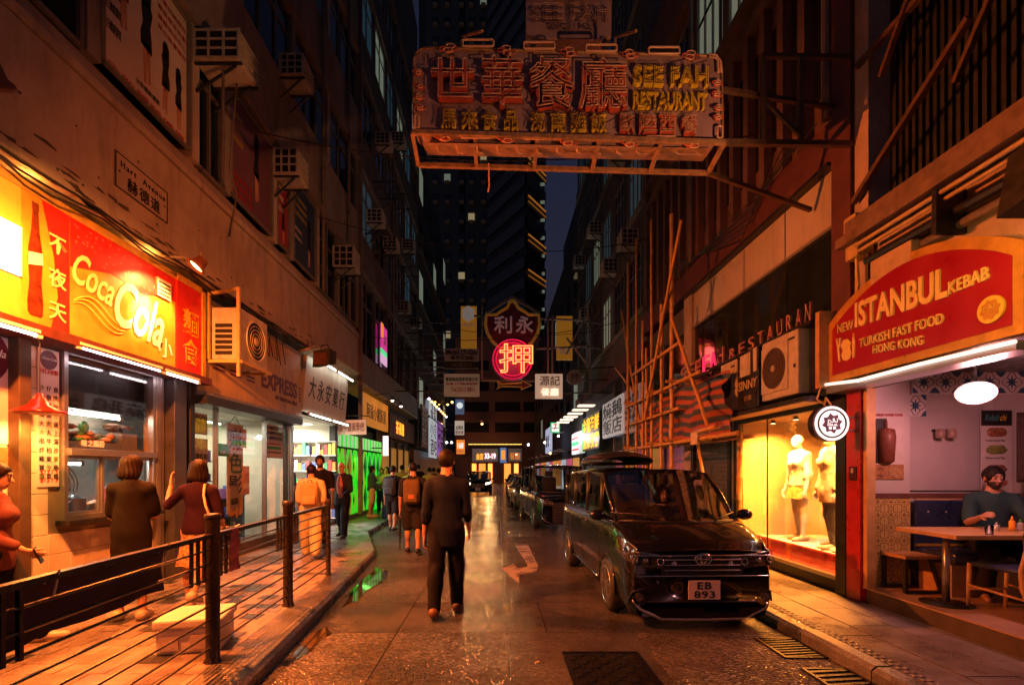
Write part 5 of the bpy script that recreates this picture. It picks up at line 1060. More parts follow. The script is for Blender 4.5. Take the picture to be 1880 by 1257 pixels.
# ---------------------------------------------------------------- next buildings on the right
r2 = thing('grey_building','weathered building with lit corner windows behind the scaffold','building',(5,20,0))
B('wall_upper',(XR+.02,14.55,5.5),(6,27,26),STUC3,r2); B('beam',(XR-.1,14.55,5.0),(6,27,5.5),REDB,r2); B('back',(XR+.5,11.46,.1),(6,27,5.0),STUC3,r2)
for z0 in (6.6,9.9,13.2,16.5,19.8):
    B('sill',(XR-.08,14.55,z0-.18),(XR+.02,27,z0-.05),STUC2,r2)
    for i in range(6): y = 14.9+i*2; window(r2,XR+.019,-1,y,y+1.4,z0,z0+1.9,LITM[0] if (z0 == 6.6 and i == 2) or (z0 == 9.9 and i == 3) else random.choice([DGLASS,DGLASS,DGLASS,LITM[1]]),3,1,rec=-.004)
for i,(y,z,lab) in enumerate(((15.2,8.7,'air conditioner right of the scaffold top'),(17.8,8.9,'air conditioner above the lit corner window'),(20.5,11.6,'upper air conditioner on the grey building'),(16.6,12.2,'highest air conditioner near the neon board'),(22.6,8.7,'far air conditioner on the grey building'),(24.4,11.9,'farthest air conditioner on the grey building'))): ac_box(lab,XR,3.85,y,y+.7,z,z+.5,-1,'window air conditioners on the right facade')
cf = thing('cafe_front','dim cafe front with amber lamps reflected in its glass behind the bamboo','shop front',(4.6,17,.12))
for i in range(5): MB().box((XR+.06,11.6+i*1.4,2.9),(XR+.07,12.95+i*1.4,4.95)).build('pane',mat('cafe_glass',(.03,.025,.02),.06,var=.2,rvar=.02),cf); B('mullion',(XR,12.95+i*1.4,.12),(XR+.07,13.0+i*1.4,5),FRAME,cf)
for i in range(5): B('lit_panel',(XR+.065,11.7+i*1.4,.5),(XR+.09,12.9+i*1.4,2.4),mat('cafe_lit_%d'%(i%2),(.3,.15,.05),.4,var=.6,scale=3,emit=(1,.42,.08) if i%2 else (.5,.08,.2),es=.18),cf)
# row of far signs and shops on the right
def sgn(lab,y,w,z0,z1,s,m,lm,x=4.3,bold=.012,nm='shop_sign'):
    t = thing(nm,lab,'sign board',(x,y,z0)); B('board',(x-.05,y,z0),(x+.1,y+w,z1),m,t)
    if s: text(s,(x-.051,y+w-.1,z0+.08),(x-.051,y+.1,z0+.08),(x-.051,y+w-.1,z1-.08),lm,t,bold=bold)
    return t
sgn('white shop sign with heavy black brush characters behind the bamboo',16.6,3.2,2.95,4.3,'燒鵝\n飯店',glow('sign_white_soft',(.85,.85,.9),.2),INK); sgn('pinkish shop sign beside the bamboo poles',14.6,1.8,2.9,4.3,'美容',mat('sign_pinkish',(.35,.2,.18),.5,emit=(1,.5,.4),es=.1),INK)
t = sgn('white sign with red and green stripes on the far right',24.6,3.4,2.55,3.7,'',glow('stripe_board',(.8,.85,.9),.45),INK); 
for k_,(z,m) in enumerate(((2.75,glow('stripe_red',(.6,.02,.03),.6)),(3.02,glow('stripe_green2',(.02,.6,.15),.6)),(3.36,glow('stripe_red',(.6,.02,.03),.6)))): B('stripe',(4.244,25.6,z),(4.249,27.8,z+(.2 if k_ == 1 else .1)),m,t)
sgn('glittering yellow and green characters sign on the far right',20.4,4.0,2.6,4.2,'金龍海鮮\n酒家夜宵',mat('sign_dark_green',(.02,.06,.02),.4),glow('neon_yellow',(1,.55,.02),1.6)); sgn('green neon sign left of the yellow characters',24.42,.16,2.6,4.0,'',glow('neon_green',(.1,.9,.15),.8),INK)
for i in range(6):
    t = thing('canopy_lamp','flat white lamp in a row under the far right canopy','lamp',(3.9,21+i*1.5,4.6),group='flat lamps under the far right canopy'); B('lamp_panel',(3.5,21+i*1.5,4.45),(4.2,21.5+i*1.5,4.5),glow('canopy_white',(1,.82,.62),1.4),t); B('lamp_back',(3.5,21+i*1.5,4.501),(4.2,21.5+i*1.5,4.54),DARKM,t)
t = thing('convenience_sign','small square convenience store light box with green rim and red seven','sign board',(3.6,30,4.0)); a,b,c = wy(1011,794,30),wy(1028,794,30),wy(1011,775,30)
MB().prism([(0,0),(1,0),(1,1),(0,1)],a,b-a,c-a,-.15).build('box',glow('seven_green',(.02,.5,.15),.8),t); MB().prism([(.12,.1),(.88,.1),(.88,.9),(.12,.9)],a+Vector((0,-.01,0)),b-a,c-a,-.005).build('face',glow('seven_white',(.9,.9,.85),.9),t); text('7',a+(b-a)*.3+(c-a)*.3+Vector((0,-.02,0)),a+(b-a)*.7+(c-a)*.3+Vector((0,-.02,0)),a+(b-a)*.3+(c-a)*.85+Vector((0,-.02,0)),glow('seven_red',(.6,.05,.02),.7),t,bold=.03); text('ELEVEN',a+(b-a)*.15+(c-a)*.38+Vector((0,-.03,0)),a+(b-a)*.85+(c-a)*.38+Vector((0,-.03,0)),a+(b-a)*.15+(c-a)*.5+Vector((0,-.03,0)),DKG,t,bold=.03)
MB().bar((3.8,30.05,4.3),(4.5,30.05,4.3),.06).build('arm',DARKM,t)
fr_ = thing('far_shop_row','dark far right block with scattered lit shop fronts','building',(5,45,0)); B('wall',(XR+.3,27.05,.1),(9,62,16),mat('night_wall',(.05,.05,.052)),fr_)
for i in range(12):
    y = 28+i*2.7; B('lit_front',(XR+.2,y,.3),(XR+.29,y+1.9,2.4),mat('far_lit_%d'%(i%4),(.3,.2,.1),.5,var=.6,scale=2,emit=[(1,.4,.08),(.8,.1,.25),(.6,.7,.8),(1,.3,.05)][i%4],es=.5),fr_)
    if i%2: B('awning',(XR-.6,y-.2,2.9),(XR+.25,y+2.2,3.02),DARKM,fr_)
for zf in range(3):
    for i in range(10): B('window',(XR+.28,28.5+i*3.2,5+zf*3.3),(XR+.299,30+i*3.2,6.9+zf*3.3),DGLASS if (i*5+zf*3)%7 else LITM[0],fr_)
t = sgn('pale violet lit shop sign on the far right',33,3.2,2.9,4.6,'',glow('pale_violet',(.55,.6,.85),.6),INK,x=3.6)
for k_ in range(2): B('print_block',(3.544,33.8+k_*1.2,3.3),(3.549,34.5+k_*1.2,4.1),INK,t)
# ================================================================ signs over the street
def outline(s, r=.012, shear=0.0):
    k = ('o',s,r,shear)
    if k in TXT: return TXT[k]
    c = bpy.data.curves.new('t','FONT'); c.body = s; c.size = 1; c.fill_mode = 'NONE'; c.bevel_depth = r; c.bevel_resolution = 0; c.resolution_u = 2; c.shear = shear
    o = bpy.data.objects.new('t',c); me = o.to_mesh(); n = len(me.vertices); v = np.empty(n*3); me.vertices.foreach_get('co',v); v = v.reshape(-1,3)
    f = [tuple(p.vertices) for p in me.polygons]; o.to_mesh_clear(); bpy.data.objects.remove(o); bpy.data.curves.remove(c); TXT[k] = (v,f); return TXT[k]
def neon(s, p0, px, py, m, parent, r=.012, lift=.05, depth=.03, name='neon_tube'):
    v,f = outline(s,r); p0 = Vector(p0); ax = Vector(px)-p0; ay = Vector(py)-p0; nn = ax.cross(ay).normalized()
    lo = v.min(0); hi = v.max(0); q = (v-lo)/[max(hi[0]-lo[0],1e-6),max(hi[1]-lo[1],1e-6),1]; s_ = ay.length/max(hi[1]-lo[1],1e-6)
    pts = np.array(p0)+np.outer(q[:,0],np.array(ax))+np.outer(q[:,1],np.array(ay))+np.outer(v[:,2]*s_+lift,np.array(nn))
    return MB().add(pts.tolist(),f).build(name,m,parent,True)
def boxpx(u0,v0,u1,v1,Y,tilt=0.0):
    """bottom-left, bottom-right, top-left corners on a plane facing the camera"""
    return wy(u0,v1,Y),wy(u1,v1+tilt*(u1-u0),Y),wy(u0,v0,Y)
SIGNF = mat('neon_board_paint',(.27,.17,.19),.55,.0,var=.25,scale=2.5,bump=.15,bscale=20,grime=.5)
RUST = mat('rusted_steel',(.30,.17,.10),.6,.3,var=.4,scale=12,bump=.2)
NRED = mat('faded_red_metal',(.42,.07,.04),.45,var=.3,scale=6); NYEL = mat('faded_yellow_metal',(.66,.46,.03),.45,var=.25,scale=8)
NTUBE = mat('unlit_neon_tube',(.50,.30,.22),.25,var=0); NTUBED = mat('dark_neon_tube',(.10,.05,.05),.25,var=0)
YS = 6.0
ns = thing('neon_restaurant_sign','big weathered neon signboard with red and yellow characters hung over the street','neon sign',(.85,YS,5.6))
rr = []
for (cu,cv,a0) in ((786,114,180),(1298,128,270),(1300,240,0),(786,228,90)):
    for i in range(6): a_ = R(a0+i*18); rr.append((cu+26*math.cos(a_),cv+24*math.sin(a_)))
pts = [wy(u,v,YS) for u,v in rr]; n_ = len(pts)
MB().add(pts+[p+Vector((0,.22,0)) for p in pts],[tuple(reversed(range(n_))),tuple(range(n_,2*n_))]+[(i,(i+1)%n_,n_+(i+1)%n_,n_+i) for i in range(n_)]).build('board',SIGNF,ns)
MB().tube([p+Vector((0,-.012,0)) for p in pts],.016,6,closed=True).build('edge_trim',RUST,ns)
T_ = .012
for ch_,u0,v0,u1,v1 in (('世',793,118,871,190),('華',884,114,960,204),('餐',970,116,1053,208),('廳',1059,118,1148,211)):
    a,b,c = boxpx(u0,v0,u1,v1,YS,T_); text(ch_,a,b,c,NRED,ns,name='character',t=.07,bold=.013); neon(ch_,a,b,c,NTUBE,ns,.011,.11); neon(ch_,a+Vector((.02,0,-.02)),b+Vector((.02,0,-.02)),c+Vector((.02,0,-.02)),NTUBED,ns,.012,.02)
for s,u0,v0,u1,v1 in (('SEE FAH',1160,126,1297,162),('RESTAURANT',1160,174,1295,203)):
    a,b,c = boxpx(u0,v0,u1,v1,YS,.02); text(s,a,b,c,NYEL,ns,name='lettering',t=.06,bold=.025); neon(s,a,b,c,NTUBED,ns,.012,.085); neon(s,a+Vector((.02,0,-.02)),b+Vector((.02,0,-.02)),c+Vector((.02,0,-.02)),NTUBED,ns,.012,.015)
row = list(zip('馬來食品海南雞飯歐陸西餐',(810,847,884,925,973,1010,1046,1083,1136,1171,1207,1247),(838,877,912,951,1000,1038,1075,1113,1162,1203,1238,1277)))
for i,(ch_,u0,u1) in enumerate(row):
    v0 = 205+(u0-810)*.028; a,b,c = boxpx(u0,v0,u1,v0+35,YS,.015); text(ch_,a,b,c,NYEL if i < 8 else NRED,ns,name='character',t=.05,bold=.006); neon(ch_,a,b,c,NTUBE if i >= 8 else NTUBED,ns,.014,.08)
def flower(u,v,s=1.0):
    c = wy(u,v,YS)+Vector((0,-.03,0))
    for k_ in range(4):
        a_ = k_*1.57+random.uniform(-.4,.4); MB().tube([c+Vector((.055*s*math.cos(a_)+.05*s*math.cos(t)*1.1,-.02-.01*k_,.035*s*math.sin(a_)+.028*s*math.sin(t))) for t in [i*6.283/10 for i in range(10)]],.008,5,closed=True).build('flower_tube',NTUBE if k_%2 else NRED,ns,True)
    MB().ell(c,(.07*s,.02,.035*s),8,6).build('flower_petal',NRED,ns,True)
for u,v in ((825,97),(930,101),(1043,104),(1155,108),(1265,110),(816,258),(930,261),(1043,266),(1155,268),(1268,270)): flower(u,v)
for u,v in ((769,140),(772,165),(771,185),(773,205),(1313,160),(1312,180),(1316,205),(1315,222)): flower(u,v,.6)
def rrect(u0,v0,u1,v1,m=NTUBE,r=.014):
    ps = []
    for (cu,cv,a0) in ((u0+3,v0+3,180),(u1-3,v0+3,270),(u1-3,v1-3,0),(u0+3,v1-3,90)):
        for i in range(4): a_ = R(a0+i*30); ps.append(wy(cu+3*math.cos(a_),cv+3*math.sin(a_),YS)+Vector((0,-.06,0)))
    MB().tube(ps,r,6,closed=True).build('frame_tube',m,ns,True)
for u0 in (850,961,1074,1188): rrect(u0,81+(u0-850)*.04,u0+56,93+(u0-850)*.04)
for u0 in (848,961,1072,1183): rrect(u0,250+(u0-850)*.02,u0+54,259+(u0-850)*.02)
rrect(763,218,770,242); rrect(1313,238,1322,260); 
for dv in (0,5): MB().tube([wy(1298,106+dv,YS)+Vector((0,-.05,0)),wy(1312,108+dv,YS)+Vector((0,-.05,0)),wy(1320-dv,120,YS)+Vector((0,-.05,0)),wy(1321-dv,140,YS)+Vector((0,-.05,0))],.014,6).build('frame_tube',NTUBE,ns,True)
# guy wires across the face
for p,q in (((800,190),(815,215)),((905,210),(960,170)),((1090,205),(1060,250)),((1175,165),(1290,128)),((1060,135),(1140,215)),((1230,200),(1120,250)),((830,110),(790,130))): MB().tube([wy(*p,YS)+Vector((0,-.16,0)),wy(*q,YS)+Vector((0,-.14,0))],.005,4).build('wire',CABLE,ns)
# steel cradle under the board
yb_ = YS+.42
fr = lambda u,v,Y: wy(u,v,Y)
fl_ = [fr(757,243,YS-.08),fr(1330,262,YS-.08)]; bk = [wy(768,303,YS+.5),wy(1300,318,YS+.5)]
B_ = MB().bar(fl_[0],fl_[1],.05).build('cradle_bar',RUST,ns); MB().bar(bk[0],bk[1],.05).build('cradle_bar',RUST,ns)
for i in range(6):
    t = i/5; MB().bar(fl_[0].lerp(fl_[1],t),bk[0].lerp(bk[1],t),.045).build('cradle_bar',RUST,ns)
MB().add([fr(775,262,YS),fr(1308,272,YS),wy(1290,296,YS+.45),wy(785,285,YS+.45)],[(0,1,2,3)]).build('bottom_plate',RUST,ns)
for i in range(14): 
    u = 800+i*37; p = fr(u,263,YS+.05); MB().tube([p,p+Vector((.02,.1,-.05)),p+Vector((.08,.16,-.03))],.008,5).build('loose_tube',NTUBE,ns)
MB().tube([fr(897,300,YS+.3),fr(898,340,YS+.3),fr(896,352,YS+.3)],.010,5).build('hanging_wire',NTUBE,ns)
# brackets to the right building
zb_ = wy(1330,262,YS).z
for p,q,w in ((wy(1322,262,YS),(4.38,YS,zb_-.02),.06),(wy(1325,165,YS),(4.34,YS+.3,wy(1325,165,YS).z),.05),(wy(1400,103,YS),(4.3,YS,wy(1400,103,YS).z-.02),.05),(wy(1400,100,YS),wy(1400,258,YS),.05),(wy(1470,105,YS),wy(1470,258,YS),.06),(wy(1400,180,YS),wy(1470,250,YS),.04),(wy(1300,318,YS+.5),(4.35,YS+.8,5.3),.05),(wy(1330,262,YS),wy(1300,318,YS+.5),.05)): MB().bar(p,q,w).build('bracket_bar',STRUT,ns)
# small lamp arms on top
for u in (848,1130): MB().tube([wy(u,92,YS),wy(u,68,YS),wy(u+38,57,YS-.3)],.018,6).build('lamp_arm',RUST,ns)
# upper sign
n2 = thing('upper_neon_sign','small upper neon board with dark tube letters above the big signboard','neon sign',(.9,6.25,6.9))
Y2 = 6.25; ps = [wy(u,v,Y2) for u,v in ((966,-40),(1124,-40),(1122,66),(1105,73),(975,70),(966,60))]
MB().add(ps+[p+Vector((0,.2,0)) for p in ps],[tuple(reversed(range(6))) if False else (0,1,2,3,4,5),(11,10,9,8,7,6)]+[(i,6+i,6+(i+1)%6,(i+1)%6) for i in range(6)]).build('board',SIGNF,n2)
a,b,c = boxpx(974,18,1114,48,Y2); neon('SEE FAH',a,b,c,NTUBED,n2,.02,.04); neon('SEE FAH',a+Vector((.02,0,.015)),b+Vector((.02,0,.015)),c+Vector((.02,0,.015)),NTUBE,n2,.01,.08)
a,b,c = boxpx(1008,50,1088,62,Y2); neon('SINCE 1962',a,b,c,NTUBED,n2,.03,.04); a,b,c = boxpx(1010,-20,1090,8,Y2); neon('O',a,b,c,NTUBED,n2,.05,.04)
for u in (978,1108): MB().bar(wy(u,72,Y2),wy(u,100,Y2),.06).build('leg',RUST,n2)

# ---------------------------------------------------------------- pawn shop sign
YP = 20.0
pw = thing('pawn_sign','shield-and-circle pawn shop neon sign with red glowing disc over the street','neon sign',wy(941,700,YP))
GOLDT = mat('gold_trim',(.40,.24,.06),.4,.2,var=.25,scale=4,emit=(1,.45,.05),es=.05); MARO = mat('maroon_board',(.10,.015,.025),.5,var=.2,scale=1.5)
half = [(0,552),(6,556),(10,565),(22,572),(30,578),(48,578),(50,596),(46,612),(36,628),(24,638)]
sh = [(941+a,b) for a,b in half]+[(941-a,b) for a,b in half[::-1]]
o_ = wy(941,600,YP); pp = [((wy(u,v,YP)-o_).x,(wy(u,v,YP)-o_).z) for u,v in sh]
def tri_prism(poly,o,t,m,nm,par):
    ob = MB().prism(poly,o,(1,0,0),(0,0,1),t).build(nm,m,par); bm = bmesh.new(); bm.from_mesh(ob.data); bmesh.ops.triangulate(bm,faces=[f for f in bm.faces if len(f.verts) > 4]); bmesh.ops.recalc_face_normals(bm,faces=bm.faces[:]); bm.to_mesh(ob.data); bm.free(); return ob
tri_prism(pp,o_+Vector((0,.2,0)),.2,MARO,'shield',pw); MB().tube([o_+Vector((x,-.02,z)) for x,z in pp],.07,6,closed=True).build('shield_rim',GOLDT,pw,True)
PALE = mat('pale_character',(.42,.34,.33),.5,var=.1,emit=(1,.6,.6),es=.05)
for ch_,u0,u1 in (('利',907,940),('永',947,979)): a,b,c = boxpx(u0,581,u1,612,YP); text(ch_,a,b,c,PALE,pw,name='character',t=.1,bold=.012)
cc = wy(941,660,YP)-Vector((0,.06,0)); rad = 38*YP/F
MB().disc(cc+Vector((0,.2,0)),(0,-1,0),rad,.2,48).build('disc',mat('pawn_disc',(.18,.015,.06),.5,var=.1,emit=(.75,.015,.11),es=.13),pw)
for k_,rr_ in enumerate((.95,.80)): MB().tube([cc+Vector((rad*rr_*math.cos(a_),-.03,rad*rr_*math.sin(a_))) for a_ in [i*6.283/48 for i in range(48)]],.02,6,closed=True).build('ring_tube',glow('neon_rim',(.9,.015,.09),.55),pw)
a,b,c = boxpx(916,632,978,686,YP); neon('押',a+Vector((0,-.1,0)),b+Vector((0,-.1,0)),c+Vector((0,-.1,0)),glow('neon_orange_red',(1,.16,.04),4.5),pw,.016,.06)
text('押',a+Vector((0,-.07,0)),b+Vector((0,-.07,0)),c+Vector((0,-.07,0)),glow('neon_char_fill',(.85,.02,.12),.3),pw,name='character',t=.03)
lamp('pawn_glow','POINT',cc+Vector((0,-.8,0)),25,(1,.12,.12),pw,.3)
for p,q in (((893,575),(941,545)),((941,545),(990,575))): MB().bar(wy(*p,YP+.3),wy(*q,YP+.3),.1).build('roof_bar',mat('arm_pale',(.3,.24,.2)),pw)
for p,q in (((885,560),(885,700)),((885,698),(985,700)),((1006,580),(1006,700)),((1014,580),(1014,702)),((985,640),(1075,636)),((870,580),(1075,588)),((1075,580),(1040,650)),((1040,620),(1078,668)),((1078,560),(1084,720))): MB().bar(wy(*p,YP+.4),wy(*q,YP+.4),.07).build('frame_bar',mat('arm_pale',(.3,.24,.2)),pw)
MB().bar(wy(1075,590,YP+.4),(4.5,YP+.4,wy(1075,590,YP).z),.07).build('frame_bar',STRUT,pw); MB().bar(wy(1075,636,YP+.4),(4.5,YP+.4,wy(1075,636,YP).z),.07).build('frame_bar',STRUT,pw)
ar = thing('neon_arrow','unlit gold arrow sign pointing right under the pawn disc','sign',wy(941,708,YP)); ap = [(912,700),(920,706),(958,704),(956,699),(976,708),(956,716),(958,711),(920,710),(912,715),(916,708)]
o_ = wy(941,708,YP); tri_prism([((wy(u,v,YP)-o_).x,(wy(u,v,YP)-o_).z) for u,v in ap],o_,.1,MARO,'arrow_body',ar); MB().tube([wy(u,v,YP)-Vector((0,.12,0)) for u,v in ap],.03,5,closed=True).build('arrow_tube',GOLDT,ar)
# smaller hanging signs
def hang(lab,u0,v0,u1,v1,Y,m,items,nm='hanging_sign',arm=None):
    a,b,c = boxpx(u0,v0,u1,v1,Y); t = thing(nm,lab,'sign board',a)
    MB().prism([(0,0),(1,0),(1,1),(0,1)],a,b-a,c-a,-.15).build('board',m,t)
    for s,x0,y0,x1,y1,lm in items: text(s,a+(b-a)*x0+(c-a)*y0,a+(b-a)*x1+(c-a)*y0,a+(b-a)*x0+(c-a)*y1,lm,t,bold=.01,lift=.02,t=.02)
    if arm: 
        z = (a.z+c.z)/2
        for dz in (-.25,.25): MB().bar((arm,Y+.07,z+dz),((a.x if arm < a.x else b.x),Y+.07,z+dz),.05).build('arm',DARKM,t)
    return t
AMB = mat('amber_banner',(.40,.22,.04),.5,var=.3,scale=1.2,emit=(1,.38,.03),es=.16)
t = hang('amber banner sign with a white hexagon on the left of the pawn sign',846,562,875,640,23,AMB,[('HEART',.12,.52,.9,.60,PALE)],arm=XB); c = wy(860,576,22.96); MB().prism([(.33*math.sin(i*math.pi/3),.38*math.cos(i*math.pi/3)) for i in range(6)],c,(1,0,0),(0,0,1),.04).build('hexagon',mat('hex_pale',(.5,.45,.42),.5,emit=(1,.8,.7),es=.12),t)
t = hang('amber banner sign right of the pawn sign',1022,580,1051,660,23,AMB,[('酒店',.15,.12,.85,.3,PALE)],arm=4.45)
hang('dim white gas supplier sign with two lines on the left',816,640,879,662,21.5,mat('gas_board',(.40,.36,.33),.5,var=.2,scale=2),[('Mobil LP-Gas',.05,.5,.95,.92,INK),('美孚石油氣',.18,.06,.85,.42,INK)],arm=XB)
hang('black sign board with faint characters under the gas sign',816,664,879,676,21.8,mat('black_board',(.02,.02,.02),.5),[('光明行',.2,.15,.8,.85,mat('grey_ink',(.22,.18,.17),.5,var=0))],arm=XB)
hang('cream advertisement board with red phone number on the left',815,686,880,727,21.0,mat('ad_board',(.50,.44,.38),.5,var=.2,scale=2,emit=(1,.75,.5),es=.04),[('專業裝修清潔搬運公司',.05,.66,.95,.84,INK),('免費上門報價服務',.05,.50,.95,.60,REDINK),('Tel 2311 8811',.2,.2,.88,.40,REDINK)],arm=XB)
hang('glowing cream noodle shop light box right of the pawn arrow',983,686,1033,731,19.0,mat('cream_box',(.5,.4,.33),.5,var=.1,emit=(1,.62,.42),es=.35),[('源記',.15,.52,.9,.92,mat('dim_ink',(.20,.12,.08),.5,var=0)),('餐廳',.2,.1,.85,.42,glow('warm_letters',(1,.8,.6),1.2))],nm='lightbox_sign',arm=4.45)
t = thing('round_sign','small grey round pawn sign on the right wall bracket','sign board',wy(1055,705,18)); c = wy(1055,692,18); MB().disc(c+Vector((0,.12,0)),(0,-1,0),.28,.12,28).build('disc',mat('grey_disc',(.28,.25,.25),.5),t); text('押',c+Vector((-.15,0,-.15)),c+Vector((.15,0,-.15)),c+Vector((-.15,0,.15)),INK,t); MB().bar(c+Vector((0,.06,.28)),(4.5,18.06,c.z+.4),.04).build('arm',DARKM,t)
for u0,v0,u1,v1,Y,m,its,lab in ((836,733,852,760,38,glow('blue_grey_box',(.10,.16,.26),.5),[('CAFE',.1,.1,.9,.3,WHITEL)],'blue coffee light box high on the far left'),(835,772,852,798,38,mat('white_box2',(.5,.45,.4),.5,emit=(1,.8,.6),es=.35),[('金輝煌',.1,.36,.9,.66,INK),('雲呢拿',.05,.06,.95,.3,REDINK)],'cream middle light box on the far left'),(838,807,853,833,38,glow('orange_box',(1,.28,.03),.7),[('168',.15,.4,.85,.8,glow('box_white',(1,.8,.75),1.3)),('PARKING',.1,.1,.9,.3,WHITEL)],'orange number light box lowest on the far left')):
    t = hang(lab,u0,v0,u1,v1,Y,m,its,nm='lightbox_sign',arm=XB)
    if v0 == 733: MB().disc(wy(844,744,Y-.02),(0,-1,0),.24,.03,24).build('roundel',glow('roundel_white',(.8,.85,.85),.8),t)
# ---------------------------------------------------------------- far buildings
NB = mat('night_tower_grey',(.10,.11,.12),.7,var=.2,scale=.1,detail=2); NB2 = mat('night_tower_dark',(.035,.042,.05),.5,var=.2,scale=.1,detail=2)
eb = thing('end_building','brown building with long window bands closing the end of the street','building',(-.5,64,0))
B('wall',(-5.5,64,.0),(6.8,74,19),mat('end_wall',(.20,.10,.08),.8,var=.2,scale=.6,emit=(1,.25,.08),es=.006),eb)
for z in (6.6,9.3,12.0,14.7):
    for x in (-4.4,-.3,3.4): B('window_band',(x,63.95,z),(x+3.3,63.99,z+1.25),BLACKV,eb)
    B('ledge',(-5.5,63.8,z-.35),(6.8,63.99,z-.15),mat('end_wall',(.20,.10,.08)),eb)
MQ = thing('marquee','far cinema-like marquee with bulbs and signs closing the street','sign board',(-.5,62.5,3)); B('canopy',(-3.7,62.6,4.6),(3.2,63.9,4.8),DARKM,MQ)
for i in range(40): MB().ell((-3.6+i*.17,62.5,4.95),.06,6,4).build('bulb',glow('marquee_bulb',(1,.6,.12),3),MQ)
for a,b,m in (((-3.2,62.55,2.75),(.1,62.6,4.4),mat('marquee_grey',(.3,.28,.26),.5,emit=(.8,.7,.6),es=.06)),((.35,62.5,2.6),(1.15,62.6,4.5),glow('marquee_blue',(.15,.3,.7),.5)),((1.4,62.55,2.8),(3.1,62.6,4.4),mat('marquee_grey',(.3,.28,.26)))): B('panel',a,b,m,MQ)
text('33-19',(-1.6,62.5,3.1),(-.2,62.5,3.1),(-1.6,62.5,3.8),glow('marquee_pink',(1,.45,.5),3),MQ,bold=.03,t=.02); text('金宮',(-2.7,62.5,3.0),(-1.8,62.5,3.0),(-2.7,62.5,3.8),glow('amber_letters',(1,.35,.03),2),MQ,bold=.01,t=.02); text('餐廳',(1.6,62.5,3.0),(2.9,62.5,3.0),(1.6,62.5,3.9),glow('amber_dim',(.9,.25,.03),.8),MQ,t=.02); B('orange_poster',(.5,62.44,3.0),(1.0,62.49,4.2),glow('poster_orange',(1,.35,.05),.9),MQ)
for i,x in enumerate((-3.3,-2.4,-1.2,.9,2.2)): B('lit_door',(x,63.9,.1),(x+.55+.3*(i%2),63.97,2.5),glow('door_amber_%d'%(i%2),(1,.33,.05),2.6-1.2*(i%2)),eb)
ta = thing('apartment_tower','dark apartment tower with dim window boxes left of the street end','building',(-9,112,0)); B('wall',(-16,110,0),(-2.1,125,130),NB,ta)
B('recess',(-8.5,109.9,20),(-7.2,109.98,130),BLACKV,ta)
for r_ in range(22):
    for c in range(5):
        x = -14.6+c*2.7; z = 18+r_*4.4; 
        if c == 2: x += .5
        B('window',(x,109.8,z),(x+1.4,109.97,z+1.5),[LITM[2],DGLASS,DGLASS,LITM[0],DGLASS,DGLASS,DGLASS][(r_*3+c*5)%7] if (r_*7+c*3)%4 == 0 else DGLASS,ta); B('window_box',(x+.2,109.2,z-.9),(x+1.2,109.95,z-.25),mat('ac_far',(.14,.12,.10),.6,var=0,emit=(1,.5,.25),es=.006),ta)
tg = thing('glass_tower','dark banded office tower with orange light strips beyond the street end','building',(4,90,0))
A0,A1,A2 = Vector((-1.8,98,0)),Vector((5.0,86,0)),Vector((8.9,92,0))
mb = MB(); mb.add([A0,A1,A2,(4,104,0)]+[v+Vector((0,0,110)) for v in (A0,A1,A2,Vector((4,104,0)))],[(0,1,5,4),(1,2,6,5),(2,3,7,6),(3,0,4,7),(4,5,6,7)]).build('core',NB2,tg)
BAND = mat('tower_band',(.13,.15,.17),.6,var=.1,scale=.2)
for k_ in range(24):
    z = 30+k_*3.6
    for p,q in ((A0,A1),(A1,A2)):
        d = (q-p).normalized(); nn = Vector((d.y,-d.x,0)); MB().add([p+nn*.25+Vector((0,0,z)),q+nn*.25+Vector((0,0,z)),q+nn*.25+Vector((0,0,z+2)),p+nn*.25+Vector((0,0,z+2)),p+Vector((0,0,z+2)),q+Vector((0,0,z+2)),p+Vector((0,0,z)),q+Vector((0,0,z))],[(0,1,2,3),(3,2,5,4),(0,6,7,1)]).build('band',BAND if p is A0 else NB2,tg)
for zc in (36.8,43.0,49.8,56.5):
    d = (A2-A1).normalized(); nn = Vector((d.y,-d.x,0))
    for dz in (0,-1.0): MB().bar(A1+nn*.4+d*.3+Vector((0,0,zc+dz)),A2+nn*.4-d*.3+Vector((0,0,zc+dz)),.16).build('light_strip',glow('strip_orange' if dz == 0 else 'strip_orange_dim',(1,.34,.04),.3 if dz == 0 else .15),tg)
for i in range(9):
    d = (A2-A1).normalized(); p = A1.lerp(A2,.8)+Vector((d.y,-d.x,0))*.3+Vector((0,0,28+i*3.3)); B('lit_window',p-Vector((.4,.05,.3)),p+Vector((.4,0,.3)),LITM[0],tg)
tw = thing('dark_tower','distant tower with three pairs of lit windows left of the upper neon board','building',(-14,150,0)); B('wall',(-24,150,60),(-6,160,175),NB2,tw)
for r_ in range(6):
    for c in range(2): B('lit_window',(-19.0+c*2.4,149.8,118+r_*5.6),(-18.0+c*2.4,149.95,120.6+r_*5.6),LITM[0],tw)
tr_ = thing('dark_tower','unlit tower behind the grey building on the right','building',(30,80,0)); B('wall',(13.5,80,0),(40,100,47),NB2,tr_); B('roof_block',(14.5,82,47),(20,90,52),NB2,tr_)

